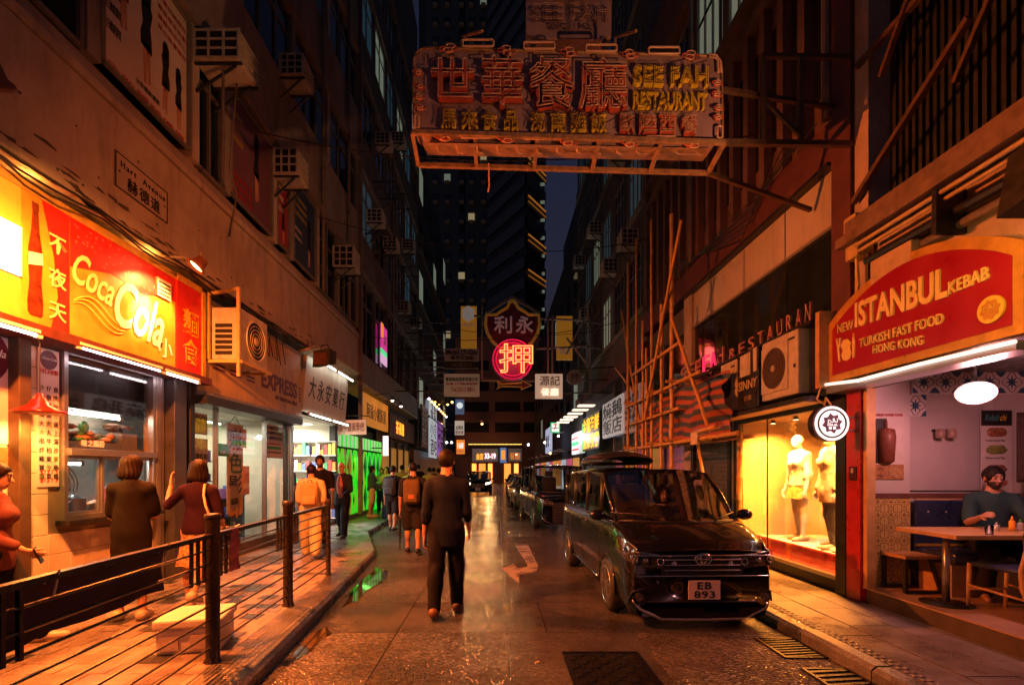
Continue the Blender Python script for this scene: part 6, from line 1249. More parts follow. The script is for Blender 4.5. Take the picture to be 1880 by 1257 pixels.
# ---------------------------------------------------------------- guard railing on the left kerb
RAILP = mat('railing_paint',(.05,.038,.03),.35,.5,var=.4,scale=25,bump=.15,bscale=60)
def rx(y): return -2.12-.057*y
rl_ = thing('guard_railing','dark metal guard railing with thick posts along the left kerb','railing',(-2.4,4.9,.12))
py_ = [2.0,4.05,5.73,7.37]
for y in py_:
    x = rx(y); w = .055 if y < 7 else .035; h = 1.24 if y < 7 else 1.16
    MB().lathe([(w*1.25,0),(w*1.25,.03),(w,.05),(w,h-.06),(w*1.15,h-.055),(w*1.15,h-.01),(w*.9,h)],(x,y,.10),16).build('post',RAILP,rl_,True)
for a,b in zip(py_,py_[1:]):
    pa = lambda y,z: (rx(y),y,z)
    MB().bar(pa(a+.05,1.16),pa(b-.05,1.16),.05,.035).build('top_rail',RAILP,rl_)
    for i in range(8): MB().tube([pa(a+.04,1.05-i*.115),pa(b-.04,1.05-i*.115)],.0095,6).build('rail',RAILP,rl_)
    n_ = 4
    for i in range(n_):
        for e in (a+.13+i*.09,b-.13-i*.09):
            if i < 3: MB().bar(pa(e,1.15),pa(e,1.15-.35 if i%2 else .80),.022).build('baluster',RAILP,rl_)
bn_ = thing('railing_banner','dark purple cloth banner tied to the nearest railing panel','banner',(-2.4,3,.5))
G = []
for i in range(15):
    t = i/14; y = 2.05+t*1.42; G.append([(rx(y)-.05-.012*math.sin(i*1.7+k_),y,1.15-(k_*.05)-.008*math.sin(i*.9)*k_*.2) for k_ in range(7)])
MB().grid(G).build('cloth',mat('banner_purple',(.035,.013,.022),.75,var=.2,scale=4),bn_,True)
for y in (2.5,3.42): MB().tube([(rx(y)-.05,y,1.12),(rx(y)+.03,y,1.19),(rx(y)-.02,y+.02,1.05)],.006,5).build('tie',WHITEP,bn_)
pk = thing('hanging_cloth','small red and white printed cloth hung over the railing','cloth',(rx(4.4),4.4,.8)); MB().grid([[(rx(4.3)+.02+.01*math.sin(k_*2+i),4.30+.04*i,1.18-.075*k_) for i in range(5)] for k_ in range(6)]).build('cloth',mat('cloth_red_print',(.45,.10,.10),.6,var=.8,scale=14),pk,True); MB().tube([(rx(4.3),4.28,1.2),(rx(4.3)+.02,4.38,1.19),(rx(4.3),4.5,1.2)],.006,5).build('tie',WHITEP,pk)
# foam crate on the pavement
FOAM = mat('foam_white',(.66,.58,.52),.55,var=.12,scale=8,bump=.15)
cr = thing('foam_crate','pale foam crate with a lid standing behind the railing post','crate',(-2.72,4.42,.12)); cr.rotation_euler = (0,0,R(14))
B('crate_body',(-.24,-.22,0),(.26,.24,.22),FOAM,cr,.025,world=False); B('crate_lid',(-.26,-.24,.222),(.28,.26,.30),FOAM,cr,.02,world=False)
for x in (-.13,.1): B('side_panel',(x-.07,-.232,.04),(x+.07,-.221,.16),mat('foam_shade',(.5,.4,.36),.6),cr,world=False)
cu_ = thing('paper_cup','crumpled paper cup standing on the pavement behind the banner','cup',(-4.05,5.15,.12)); MB().lathe([(.05,0),(.055,.05),(.035,.12),(.03,.17),(.036,.18),(.028,.18)],(-4.05,5.15,.121),14).build('cup_wall',FOAM,cu_,True); MB().tube([(-4.05,5.15,.3),(-4.03,5.13,.36)],.01,6).build('straw',FOAM,cu_)
# ---------------------------------------------------------------- bamboo scaffold
BAM = mat('bamboo',(.48,.27,.08),.45,var=.3,scale=9,bump=.1)
bs = thing('bamboo_scaffold','bamboo pole scaffold lashed together on the right pavement','scaffold',(3.6,10.6,.12))
def pole(p,q,r_=.042):
    r_ *= .85
    p = Vector(p); q = Vector(q); L_ = (q-p).length; n_ = max(3,int(L_/.32)); ps = []; rs = []
    for i in range(n_+1):
        c = p.lerp(q,i/n_); w = Vector((random.uniform(-1,1),random.uniform(-1,1),0))*.008
        ps += [c+w-(q-p).normalized()*.018,c+w,c+w+(q-p).normalized()*.018]; rs += [r_,r_*1.16,r_]
    return MB().tube(ps,rs,7).build('pole',BAM,bs,True)
XP = 3.45
for u,v,r_ in ((1233,395,.05),(1153,483,.045),(1168,440,.036),(1196,405,.036),(1214,560,.04),(1180,590,.034),(1186,640,.03)):
    p = wx(u,v,XP); pole((XP,p.y,.12 if u > 1190 else 1.5),p,r_)
for (a,b),(c,d),X in (((1250,405),(1183,770),3.35),((1234,586),(1302,790),3.4),((1141,571),(1183,830),3.5),((1130,675),(1165,720),3.5)): pole(wx(a,b,X),wx(c,d,X),.036)
for z,x,y0,y1 in ((3.34,XP-.06,8.2,12.9),(2.22,XP-.06,6.9,12.9),(4.07,XP-.06,9.2,12.2),(2.85,XP-.06,9.2,12.7),(2.25,XP+.7,8.0,12.5),(3.3,XP+.7,8.6,12)): pole((x,y0,z),(x,y1,z),.04)
for y in (9.42,10.65,12.5): pole((XP-.2,y,2.27),(4.35,y,2.27),.035); pole((XP-.2,y,3.4),(4.35,y,3.4),.035)
pole((XP+.55,8.1,.12),(XP+.55,8.1,2.3),.055); pole((XP+.45,9.0,.9),(XP+.3,9.2,2.25),.035)
LSH = mat('lashing',(.04,.03,.025),.7,var=0)
for y in (9.42,10.0,10.65,11.3,11.8,12.56):
    for z in (2.22,2.85,3.34): MB().lathe([(.06,-.03),(.075,0),(.06,.03)],(XP-.03,y,z),8).build('lashing',LSH,bs)
tp_ = thing('striped_tarpaulin','red and blue striped tarpaulin draped inside the bamboo scaffold','tarpaulin',(3.6,10.2,2.3))
TR,TB = mat('tarp_red',(.34,.09,.06),.5,var=.2,scale=8),mat('tarp_blue',(.05,.07,.12),.5,var=.2,scale=8)
mb = MB(); NR,NC = 26,30
G = [[(XP+.12+.05*math.sin(j*.55+i*.25)+.06*math.sin(i*.35)+.03*math.sin(j*1.7+i*.9)+(.25*max(0,(4-j)/4)), 8.15+j*.145+.08*math.sin(i*.4)*(1 if j < 6 else .2), 2.28+i*.043-.05*math.sin(j*.3)+(.02*math.sin(j*.8))) for j in range(NC)] for i in range(NR)]
for i in range(NR-1): mb.m = (i//2)%2; mb.grid(G[i:i+2])
mb.build('sheet',[TR,TB],tp_,True)
rb_ = thing('rolled_cloth','roll of striped cloth tied on the end of the lower bamboo pole','cloth roll',(3.4,8.2,2.3)); 
for k_ in range(4): MB().tube([(XP-.1+.03*k_,7.55,2.36+.035*(k_%2)),(XP-.08+.02*k_,8.35,2.34+.03*(k_%2))],.035,7).build('roll',TR if k_%2 else BAM,rb_,True)
MB().grid([[(XP-.12+.02*math.sin(i),8.15+.05*i,2.33-.05*k_) for i in range(6)] for k_ in range(5)]).build('cloth_end',mat('cloth_pale',(.5,.4,.3),.7),rb_,True)
# ---------------------------------------------------------------- small far lamps
for i,(u,v,Y,c,lab) in enumerate(((885,778,60,(1,.3,.08),'orange lamp on the brown end building'),(1025,800,27,(1,.9,.85),'white lamp on a pole arm left of the bamboo'),(822,742,40,(1,.5,.1),'amber bulb beside the coffee light box'),(830,738,40,(1,.5,.1),'second amber bulb beside the coffee light box'),(820,812,42,(1,.9,.9),'white bulb low on the far left'),(829,812,42,(1,.9,.9),'second white bulb low on the far left'),(970,816,50,(.9,.95,1),'cold white lamp over the far right shops'),(1000,812,34,(1,.8,.6),'warm lamp among the far right shop signs'),(948,834,52,(1,.12,.08),'red lamp at the far end of the right pavement'),(1010,832,30,(1,.4,.1),'amber lamp under the far right canopy'))):
    p = wy(u,v,Y); t = thing('street_lamp',lab,'lamp',p); MB().ell(p,.0022*Y,10,8).build('globe',glow('far_lamp_%d'%i,c,12),t,True); MB().tube([p+Vector((0,.05,.002*Y)),p+Vector((0,.05,.006*Y)),p+Vector((.012*Y*(1 if u > 913 else -1),.05,.008*Y))],.0006*Y,5).build('arm',DARKM,t)
    if i < 2: lamp('far_lamp_light','POINT',p+Vector((0,-.3,-.1)),120,c,t,.1)
# cables across the street
for i,(xa,ya,za,xb,yb,zb,sag,lab) in enumerate(((-4.4,9,7.9,4.4,8,7.2,.5,'thin black cable crossing the street just behind the neon board'),(-4.4,12,7.9,4.4,14,8.3,.6,'black cable sagging over the street past the purple poster'),(-4.4,17,6.3,4.4,16,6.6,.35,'low cable crossing before the pawn sign'),(-4.4,22,8.6,4.4,20,7.4,.5,'cable crossing above the pawn sign'),(-4.4,26,6.8,4.4,25,7.4,.5,'far cable crossing behind the pawn sign'))):
    o = MB().tube([(xa+(xb-xa)*q,ya+(yb-ya)*q,za+(zb-za)*q-sag*4*q*(1-q)) for q in [k_/16 for k_ in range(17)]],.011,5).build('overhead_cable',CABLE); tag(o,lab,'cable','cables over the street')
# ================================================================ vehicles (local frame: x across, y from nose to tail, z up)
PAINTB = mat('black_car_paint',(.006,.006,.007),.22,.0,var=.1,scale=3,rvar=.03,coat=.8,spec=.3)
CHROME = mat('chrome',(.72,.70,.68),.10,1.0,var=0); RUBBER = mat('tyre_rubber',(.02,.02,.02),.6,var=.2,scale=20); RIMM = mat('alloy_rim',(.42,.40,.38),.25,.9,var=.1)
PLASB = mat('black_plastic',(.014,.014,.015),.4,var=0); WSCR = thin_glass('windscreen_glass',(.80,.83,.82),.015,.35); SGLS = thin_glass('privacy_glass',(.42,.45,.46),.02,.6)
LAMPG = mat('lamp_glass',(.10,.095,.09),.05,.6,var=.8,scale=45,rvar=.02,coat=1.0); SEATM = mat('car_seat',(.03,.028,.027),.7,var=.1)  # mottled tone of the lamp glass imitates glints
def spl(keys, y):
    ks = sorted(keys); return float(np.interp(y,[k[0] for k in ks],[k[1] for k in ks]))
def smooth_spl(keys,y,e=.05): return (spl(keys,y-e)+2*spl(keys,y)+spl(keys,y+e))/4
def wheel(parent,x,y,r,side,wd=.2):
    root = MB(); root.lathe([(r*.70,-wd/2),(r*.93,-wd/2),(r,-wd*.36),(r,wd*.36),(r*.93,wd/2),(r*.70,wd/2)],(x,y,r),28,(1,0,0)); w = root.build('wheel',RUBBER,parent,True,False)
    xo = x+side*wd*.5
    MB().lathe([(r*.70,-.03),(r*.72,.004),(r*.66,.008),(r*.63,-.04)],(xo,y,r),28,(side,0,0)).build('rim',RIMM,w,True,False)
    MB().disc((xo-side*.06,y,r),(side,0,0),r*.66,.01,24).build('wheel_well',PLASB,w,world=False)
    for k_ in range(5):
        for d in (-.16,.16):
            a_ = k_*2*math.pi/5+.3; c = Vector((xo-side*.01,y+r*.12*math.cos(a_+d*2),r+r*.12*math.sin(a_+d*2))); e = Vector((xo-side*.005,y+r*.67*math.cos(a_+d),r+r*.67*math.sin(a_+d))); MB().bar(c,e,.022,.02,(side,0,0)).build('spoke',RIMM,w,world=False)
    MB().disc((xo-side*.015,y,r),(side,0,0),r*.15,.02,16).build('hub_cap',RIMM,w,world=False)
def car(name,label,loc,rz,S,group=None):
    t = thing(name,label,S['cat'],loc,R(rz),group); L,Wd = S['L'],S['W']; hw = lambda y: smooth_spl(S['w'],y); zt = lambda y: smooth_spl(S['zt'],y); zb = lambda y: smooth_spl(S['zb'],y)
    yy = sorted(set([0,.012,.03,.06,.1,.15,.22,.3,.4]+[.4+i*(L-.8)/22 for i in range(23)]+[L-.3,L-.2,L-.1,L-.05,L]))
    rows = []
    for y in yy:
        w,a,b = hw(y),zb(y),zt(y); h = b-a
        half = [(0,a),(w*.80,a),(w*.93,a+.05*h),(w*.985,a+.18*h),(w*1.0,a+.42*h),(w*.995,a+.62*h),(w*.975,a+.82*h),(w*.945,a+.94*h),(w*.90,b-.004),(w*.80,b+.012),(w*.4,b+.03),(0,b+.035)]
        rows.append([(x,y,z) for x,z in half]+[(-x,y,z) for x,z in half[-2:0:-1]])
    mb = MB(); n_ = len(rows[0])
    for r_ in rows: mb.v += r_
    for i in range(len(rows)-1):
        for j in range(n_): mb.f.append((i*n_+j,i*n_+(j+1)%n_,(i+1)*n_+(j+1)%n_,(i+1)*n_+j)); mb.mi.append(0)
    mb.f.append(tuple(range(n_))); mb.mi.append(0); mb.f.append(tuple(reversed(range((len(rows)-1)*n_,len(rows)*n_)))); mb.mi.append(0)
    body = mb.build('body',S['paint'],t,True,False)
    side = lambda y,z: hw(y)*float(np.interp((z-zb(y))/(zt(y)-zb(y)),[0,.05,.18,.42,.62,.82,.94,1],[.80,.93,.985,1,.995,.975,.945,.90]))
    # wheels; a flat dark sheet stands in for each shaded arch hollow
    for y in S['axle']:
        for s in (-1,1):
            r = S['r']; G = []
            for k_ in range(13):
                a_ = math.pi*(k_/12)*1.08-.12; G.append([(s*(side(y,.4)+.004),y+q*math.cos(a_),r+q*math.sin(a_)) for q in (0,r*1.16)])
            mb = MB().grid(G); mb.build('arch_shade_sheet',PLASB,t,world=False)
            MB().tube([(s*(side(y,.4)+.006),y+r*1.17*math.cos(a_),r+r*1.17*math.sin(a_)) for a_ in [math.pi*(k_/14)*1.08-.12 for k_ in range(15)]],.012,5).build('arch_lip',S['paint'],t,True,False)
            wheel(t,s*(side(y,.4)-.075),y,r,s,.19)
    # roof, pillars and glass
    y0,y1,yr,zr = S['ws0'],S['ws1'],S['rear'],S['H']; rw = S['rw']; y2 = S['roof1']
    bl_ = lambda y: (hw(y)*.885,zt(y))
    G = []
    for i in range(13):
        q = i/12; y = y1+(y2-y1)*q; cz = zr-.05*(1-math.sin(math.pi*min(1,q*.9+.12)))
        G.append([(x*rw*(1-.10*max(0,q-.8)/.2 if True else 1),y-(.10*(1-(x)**2) if i == 0 else 0)+0,cz-.055*abs(x)**3) for x in (-1,-.93,-.7,-.35,0,.35,.7,.93,1)])
    top = G; bot = [[(p[0]*.99,p[1],p[2]-.05) for p in r_] for r_ in G]
    mb = MB().grid(top).grid([r_[::-1] for r_ in bot]); 
    mb.grid([[r_[0] for r_ in top],[r_[0] for r_ in bot]]); mb.grid([[r_[-1] for r_ in bot],[r_[-1] for r_ in top]]); mb.grid([bot[0],top[0]]); mb.grid([top[-1],bot[-1]])
    mb.build('roof',S['paint'],t,True,False)
    edge = lambda q: Vector((rw*.985,y1+(y2-y1)*q,top[int(round(q*12))][-1][2]-.02))
    cw = S['cowl']   # cowl y at the sides
    Gw = []
    for i in range(9):
        x = -1+i/4; b = Vector((x*hw(cw)*.86,y0+(cw-y0)*x*x,zt(y0+(cw-y0)*x*x)+.03*(1-x*x)+.005)); tp = Vector(top[0][i if False else 0]); tx = np.interp(x,[-1,-.93,-.7,-.35,0,.35,.7,.93,1],range(9)); j = int(round(tx)); a = Vector(top[0][j]); a = Vector((x*rw*.97,a.y,a.z-.01))
        Gw.append([b.lerp(a,k_/4)+Vector((0,-.03*math.sin(math.pi*k_/4),0)) for k_ in range(5)])
    MB().grid(Gw).build('windscreen',WSCR,t,True,False)
    MB().tube([p[0]+Vector((0,-.004,0)) for p in Gw],.016,6).build('cowl_trim',PLASB,t,True,False)
    for s in (-1,1):
        sx = lambda v: Vector((v.x*s,v.y,v.z))
        A0 = Vector((hw(cw)*.875,cw,zt(cw))); MB().tube([sx(A0),sx(A0.lerp(edge(0),.5)+Vector((.012,-.02,.01))),sx(edge(0))],.032,7).build('pillar',S['paint'],t,True,False)
        yb_ = S['pil']
        for k_,y in enumerate(yb_):
            q = max(0,min(1,(y+S.get('lean',.05)-y1)/(y2-y1))); MB().tube([sx(Vector((*[bl_(y)[0]],y,bl_(y)[1]-.02))),sx(edge(q))],.03 if k_ < len(yb_)-1 else .05,6).build('pillar',S['paint'] if k_ == len(yb_)-1 else PLASB,t,True,False)
        seq = [cw+.03]+list(yb_)
        for a,b in zip(seq,seq[1:]):
            qa,qb = [max(0,min(1,(y+S.get('lean',.05)-y1)/(y2-y1))) for y in (a,b)]
            P = [Vector((bl_(a)[0]+.005,a,bl_(a)[1])),Vector((bl_(b)[0]+.005,b,bl_(b)[1])),edge(qb),edge(qa)]
            MB().grid([[sx(P[0].lerp(P[1],i/3)) for i in range(4)],[sx(P[3].lerp(P[2],i/3)) for i in range(4)]]).build('side_window',SGLS,t,True,False)
        MB().tube([sx(Vector((bl_(y)[0]+.012,y,bl_(y)[1]-.012))) for y in np.linspace(cw,L-.25,10)],.011,5).build('belt_trim',CHROME,t,True,False)
        for y in S['doors']: MB().tube([sx(Vector((side(y,z)+.001,y,z))) for z in np.linspace(.32,zt(y)-.03,8)],.006,4).build('door_gap',PLASB,t,True,False)
        for y in S['handles']: MB().tube([sx(Vector((side(y,zt(y)-.13)+.012,y+d,zt(y)-.13))) for d in (0,.06,.12,.18)],.012,6).build('door_handle',CHROME if S.get('chrome') else S['paint'],t,True,False)
        if S.get('chrome'): MB().tube([sx(Vector((side(y,.30)+.012,y,.30))) for y in np.linspace(S['axle'][0]+.5,S['axle'][1]-.45,6)],.014,6).build('sill_trim',CHROME,t,True,False)
        # mirror
        my = cw+.12; c = Vector((hw(my)+.10,my,zt(my)+.06)); mb = MB(); mb.ell((c.x*s,c.y,c.z),(.10,.06,.07),12,8); mr = mb.build('mirror',S['paint'],t,True,False); MB().tube([sx(Vector((hw(my)*.9,my+.02,zt(my)+.01))),sx(c+Vector((-.04,.01,-.02)))],.02,6).build('mirror_arm',PLASB,mr,True,False)
        # headlamps wrap the front corner
        x0,ye,za,zc,zd = S['lamp']; path = [(x0+(hw(.0)-x0)*q,-.006) for q in (0,.35,.7,1)]+[(side(y,za+.08)+.006,y) for y in (.02,.05,.1,.16,.24,ye)]
        N_ = len(path); G = []
        for k_ in range(4): zz_ = [(za+.14*i/N_)+((zc+(zd-zc)*i/(N_-1))-(za+.14*i/N_))*k_/3 for i in range(N_)]; G.append([((x if i < 4 else side(y,min(zz_[i],zt(y)-.02))+.006)*s,y,zz_[i]) for i,(x,y) in enumerate(path)])
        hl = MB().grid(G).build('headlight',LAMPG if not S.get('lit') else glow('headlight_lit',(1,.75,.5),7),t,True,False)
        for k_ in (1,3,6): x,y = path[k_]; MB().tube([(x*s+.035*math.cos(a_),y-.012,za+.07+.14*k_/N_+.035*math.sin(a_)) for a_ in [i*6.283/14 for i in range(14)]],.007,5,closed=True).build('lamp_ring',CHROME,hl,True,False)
        for k_ in (0,2,4,7): p = (Vector(G[1][k_])+Vector(G[2][k_]))/2; MB().ell(p+Vector((s*.004,-.006,0)),(.030,.016,.026),10,7).build('lamp_glint',CHROME,hl,True,False)  # chrome beads added as bright glints in the headlamp
        MB().tube([(p[0],p[1]-.004,p[2]) for p in G[-1]],.009,5).build('lamp_brow',CHROME,hl,True,False)
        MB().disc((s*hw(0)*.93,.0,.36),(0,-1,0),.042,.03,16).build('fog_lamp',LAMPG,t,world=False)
        MB().tube([(s*hw(0)*.85,-.012,.45),(s*hw(0)*1.02,.01,.41),(s*hw(0)*1.06,.04,.30)],.012,5).build('bumper_trim',PLASB,t,True,False)
    # tail glass
    if yr > y2-.01: MB().grid([[(x*rw*.9,y2,top[-1][4][2]-.06) for x in (-1,0,1)],[(x*hw(min(L,yr))*.86,yr,zt(yr)+.01) for x in (-1,0,1)]]).build('rear_window',SGLS,t,True,False)
    # face
    W0 = hw(0)
    for (z,hgt,fw,m) in S['bars']: MB().bbox((-W0*fw,-.028,z),(W0*fw,-.001,z+hgt),.006).build('grille_bar',m,t,True,False)
    if S['grille']: B('grille_back',(-W0*S['grille'][2],-.012,S['grille'][0]),(W0*S['grille'][2],-.0005,S['grille'][1]),PLASB,t,world=False)
    lp = S['lip']; MB().tube([(-hw(.06)*.98,.04,lp+.20),(-W0*.92,-.015,lp+.10),(-W0*.62,-.035,lp),(0,-.045,lp-.005),(W0*.62,-.035,lp),(W0*.92,-.015,lp+.10),(hw(.06)*.98,.04,lp+.20)],.016,6).build('bumper_lip',CHROME if S.get('chrome') else PLASB,t,True,False)
    if S.get('emblem'): 
        ez = S['emblem']
        for a_,b_,dz,dx in ((.085,.058,0,0),(.03,.05,0,0),(.06,.022,.022,0)): MB().tube([(dx+a_*math.cos(q),-.034,ez+dz+b_*math.sin(q)) for q in [i*6.283/22 for i in range(22)]],.008,5,closed=True).build('emblem',CHROME,t,True,False)
    if S.get('plate'):
        pz = S['plate'][1]; B('number_plate',(-.17,-.062,pz),(.17,-.05,pz+.20),mat('plate_paint',(.62,.50,.48),.4,var=.05),t,.004,world=False)
        for i,s in enumerate(S['plate'][0]):
            v,f = glyphs(s,.02,.5,0,3,None,1.1); lo,hi = v.min(0),v.max(0); q = (v-lo)/(hi-lo); wd = .15 if len(s) == 2 else .22
            MB().add([((a_-.5)*wd,-.0625-.002*c_,pz+.11-.092*i+b_*.075) for a_,b_,c_ in q],f).build('plate_lettering',INK,t,world=False)
    # inside: seats, dash, wheel
    for s in (-1,1): MB().bbox((s*.36-.22,cw+.62,zt(cw)-.15),(s*.36+.22,cw+.80,zt(cw)+.42),.06).build('seat_back',SEATM,t,True,False); MB().bbox((s*.36-.12,cw+.64,zt(cw)+.43),(s*.36+.12,cw+.74,zt(cw)+.60 if S['H'] > 1.6 else zt(cw)+.5),.04).build('headrest',SEATM,t,True,False)
    return t
KV = dict(cat='van',L=4.42,W=1.66,H=1.74,r=.315,paint=PAINTB,axle=(.80,3.55),chrome=True,rw=.70,
  w=[(0,.715),(.03,.755),(.08,.78),(.2,.80),(.5,.815),(3.9,.815),(4.3,.79),(4.42,.73)],zt=[(0,.80),(.04,.87),(.2,.965),(.4,1.04),(.6,1.08),(.8,1.09),(1.2,1.09),(4.42,1.09)],zb=[(0,.13),(.1,.11),(.3,.15),(4.1,.2),(4.42,.3)],
  ws0=.46,ws1=1.40,cowl=.72,roof1=4.28,rear=4.4,pil=(1.45,2.35,3.35,4.2),doors=(1.2,2.3,3.3),handles=(2.02,2.42),lamp=(.30,.44,.645,.78,.955),grille=(.58,.80,.60),
  bars=[(.79,.014,1.0,CHROME),(.745,.016,.56,CHROME),(.69,.012,.56,CHROME),(.635,.012,.56,CHROME),(.575,.012,.98,CHROME),(.30,.012,.8,PLASB)],lip=.135,emblem=.76,plate=(('EB','893'),.34))
van = car('parked_van','black minivan with plate EB 893 parked nearest at the right kerb',(2.17,5.2,0),1.6,KV)
vs = thing('steering_wheel_unit',None,None) if False else None
MB().tube([(-.36+.17*math.cos(a_),1.15+.05*math.sin(a_),1.06+.15*math.sin(a_)) for a_ in [i*6.283/20 for i in range(20)]],.014,6,closed=True).build('steering_wheel',PLASB,van,True,False)
for s in (-1,1): MB().tube([(s*.10+.25,.47,1.10),(s*.3+.2,.58,1.15),(s*.3+.45*s-.05,.70,1.19)],.008,5).build('wiper',PLASB,van,True,False)
B('permit_card',(.42,1.16,1.50),(.52,1.165,1.57),mat('card_paper',(.6,.45,.35),.6),van,world=False)
for i in range(5): MB().tube([(-.42+.0*i,.885+.1*i,1.5),(-.42,.9+.1*i,1.5)],.004,4) if False else None
rbx = thing('roof_box','flat black roof box carried on the nearest black van','roof box',(1.95,8.2,1.78)); 
G = []
for i in range(11):
    q = i/10; y = 7.3+1.75*q; w = .50*(1-.25*abs(2*q-1)**3); h = .17*(1-.6*abs(2*q-1)**4); G.append([(1.95+w*math.cos(a_)*(1 if math.sin(a_) >= 0 else 1),y,1.83+h*max(-.25,math.sin(a_))) for a_ in [k_*6.283/16 for k_ in range(17)]])
MB().grid(G).build('shell',mat('roof_box_black',(.015,.015,.016),.35,var=.1),rbx,True); 
for y in (7.75,8.6): MB().tube([(1.5,y,1.74),(1.5,y,1.79),(2.4,y,1.79),(2.4,y,1.74)],.015,6).build('rack_bar',DARKM,rbx)
K2 = dict(KV,L=4.75,W=1.85,H=1.86,r=.33,axle=(.88,3.85),w=[(0,.76),(.03,.81),(.08,.85),(.2,.89),(.5,.92),(4.2,.92),(4.6,.89),(4.75,.82)],zt=[(0,.86),(.05,.92),(.2,.97),(.5,1.03),(.8,1.08),(1.2,1.09),(4.75,1.1)],zb=[(0,.2),(.1,.17),(.3,.18),(4.4,.2),(4.75,.3)],rw=.78,
  roof1=4.6,rear=4.72,pil=(1.5,2.5,3.6,4.5),handles=(2.15,2.55),lamp=(.50,.42,.70,.83,.92),grille=(.24,.80,.66),bars=[(.24+.075*i,.022,.62-.05*abs(i-3)/3,CHROME) for i in range(8)],lip=.2,emblem=.62,plate=(('VD','6120'),.30),WSCR=SGLS)
v2 = car('parked_van','tall black van with wide chrome slatted grille parked second in the row',(2.02,13.5,0),4,K2)
KS = dict(cat='car',L=4.5,W=1.76,H=1.46,r=.31,paint=PAINTB,axle=(.85,3.5),chrome=True,rw=.60,w=[(0,.64),(.03,.70),(.1,.77),(.3,.84),(.6,.88),(3.9,.88),(4.35,.82),(4.5,.74)],
  zt=[(0,.66),(.06,.72),(.3,.79),(.8,.86),(1.2,.91),(3.6,.93),(4.0,.92),(4.4,.88),(4.5,.8)],zb=[(0,.2),(.1,.17),(.3,.17),(4.2,.2),(4.5,.3)],ws0=1.05,ws1=1.85,cowl=1.3,roof1=3.35,rear=4.0,pil=(2.3,3.05,3.6),lean=-.1,
  doors=(1.4,2.35,3.3),handles=(2.05,2.95),lamp=(.36,.45,.55,.66,.74),grille=(.42,.62,.55),bars=[(.45+.05*i,.012,.5,CHROME) for i in range(3)],lip=.22,emblem=.66,plate=(('SK','47'),.28))
KG = dict(KS,paint=mat('grey_car_paint',(.10,.10,.105),.22,.4,var=.1,coat=1.0)); KW = dict(KS,paint=mat('silver_car_paint',(.26,.25,.25),.25,.6,var=.1,coat=1.0))
for i,(k_,x,y,lab) in enumerate(((KG,1.62,19.6,'dark grey saloon car parked third in the row'),(KW,1.6,24.8,'silver saloon car parked fourth in the row'),(KS,1.62,30,'black saloon car parked fifth in the row'),(KG,1.66,35.4,'farthest grey saloon car in the parked row'))):
    if i < 2 or i == 2: last = car('parked_car',lab,(x,y,0),1.5,k_,'cars parked along the right kerb')
    else:
        c = copy_tree(last); c.location = (x,y,0); c['label'] = lab
KO = dict(K2,cat='car',H=1.62,L=4.6,lit=True,roof1=4.3,rear=4.55,pil=(1.6,2.6,3.6,4.3),plate=(('UH','3307'),.30),bars=[(.5+.07*i,.02,.55,CHROME) for i in range(4)],grille=(.48,.78,.6),w=[(0,.74),(.03,.79),(.1,.85),(.3,.9),(4.2,.9),(4.6,.8)],zt=[(0,.84),(.05,.9),(.2,.95),(.8,1.02),(1.2,1.04),(4.6,1.05)],axle=(.85,3.7))
on = car('oncoming_car','dark car with bright headlights driving toward the camera',(-1.3,33,0),0,KO)
for s in (-1,1): lamp('headlamp_beam','SPOT',(-1.3+s*.72,32.8,.78),130,(1,.45,.15),on,.06,(-1.3+s*.9,20,.1),75,.7)
# ================================================================ people: bodies as one smooth surface grown round a posed skeleton
def surf(fn, lo, hi, h):
    ax = [np.arange(lo[i],hi[i]+h,h) for i in range(3)]; nx,ny,nz = map(len,ax)
    P = np.stack(np.meshgrid(*ax,indexing='ij'),-1).reshape(-1,3); V = fn(P).reshape(nx,ny,nz)
    S = V < 0; c = S[:-1,:-1,:-1].astype(np.int8)*0
    for dx in (0,1):
        for dy in (0,1):
            for dz in (0,1): c += S[dx:nx-1+dx,dy:ny-1+dy,dz:nz-1+dz]
    mk = (c > 0)&(c < 8); idx = -np.ones(mk.shape,int); I = np.argwhere(mk); idx[mk] = np.arange(len(I))
    acc = np.zeros((len(I),3)); cnt = np.zeros(len(I))
    cor = [(a,b,d) for a in (0,1) for b in (0,1) for d in (0,1)]
    for p in cor:
        for a in range(3):
            if p[a]: continue
            q = list(p); q[a] = 1; v0 = V[I[:,0]+p[0],I[:,1]+p[1],I[:,2]+p[2]]; v1 = V[I[:,0]+q[0],I[:,1]+q[1],I[:,2]+q[2]]
            m = (v0 < 0) != (v1 < 0); t = np.where(m,v0/np.where(m,v0-v1,1),0); e = np.tile(np.array(p,float),(len(I),1)); e[:,a] = t; acc += e*m[:,None]; cnt += m
    pos = np.array(lo)+(I+acc/np.maximum(cnt,1)[:,None])*h; F_ = []
    for a in range(3):
        b,d = (a+1)%3,(a+2)%3; s0 = [slice(None)]*3; s1 = [slice(None)]*3; s0[a] = slice(0,-1); s1[a] = slice(1,None); A_,B_ = S[tuple(s0)],S[tuple(s1)]
        E = np.argwhere(A_ != B_); E = E[(E[:,b] > 0)&(E[:,d] > 0)&(E[:,b] < mk.shape[b])&(E[:,d] < mk.shape[d])]
        if not len(E): continue
        def at(ob,od): 
            e = E.copy(); e[:,b] += ob; e[:,d] += od; return idx[e[:,0],e[:,1],e[:,2]]
        q = np.stack([at(-1,-1),at(0,-1),at(0,0),at(-1,0)],1); fl = A_[E[:,0],E[:,1],E[:,2]]; q[~fl] = q[~fl][:,::-1]; F_.append(q[(q >= 0).all(1)])
    return pos, np.concatenate(F_) if F_ else np.zeros((0,4),int)
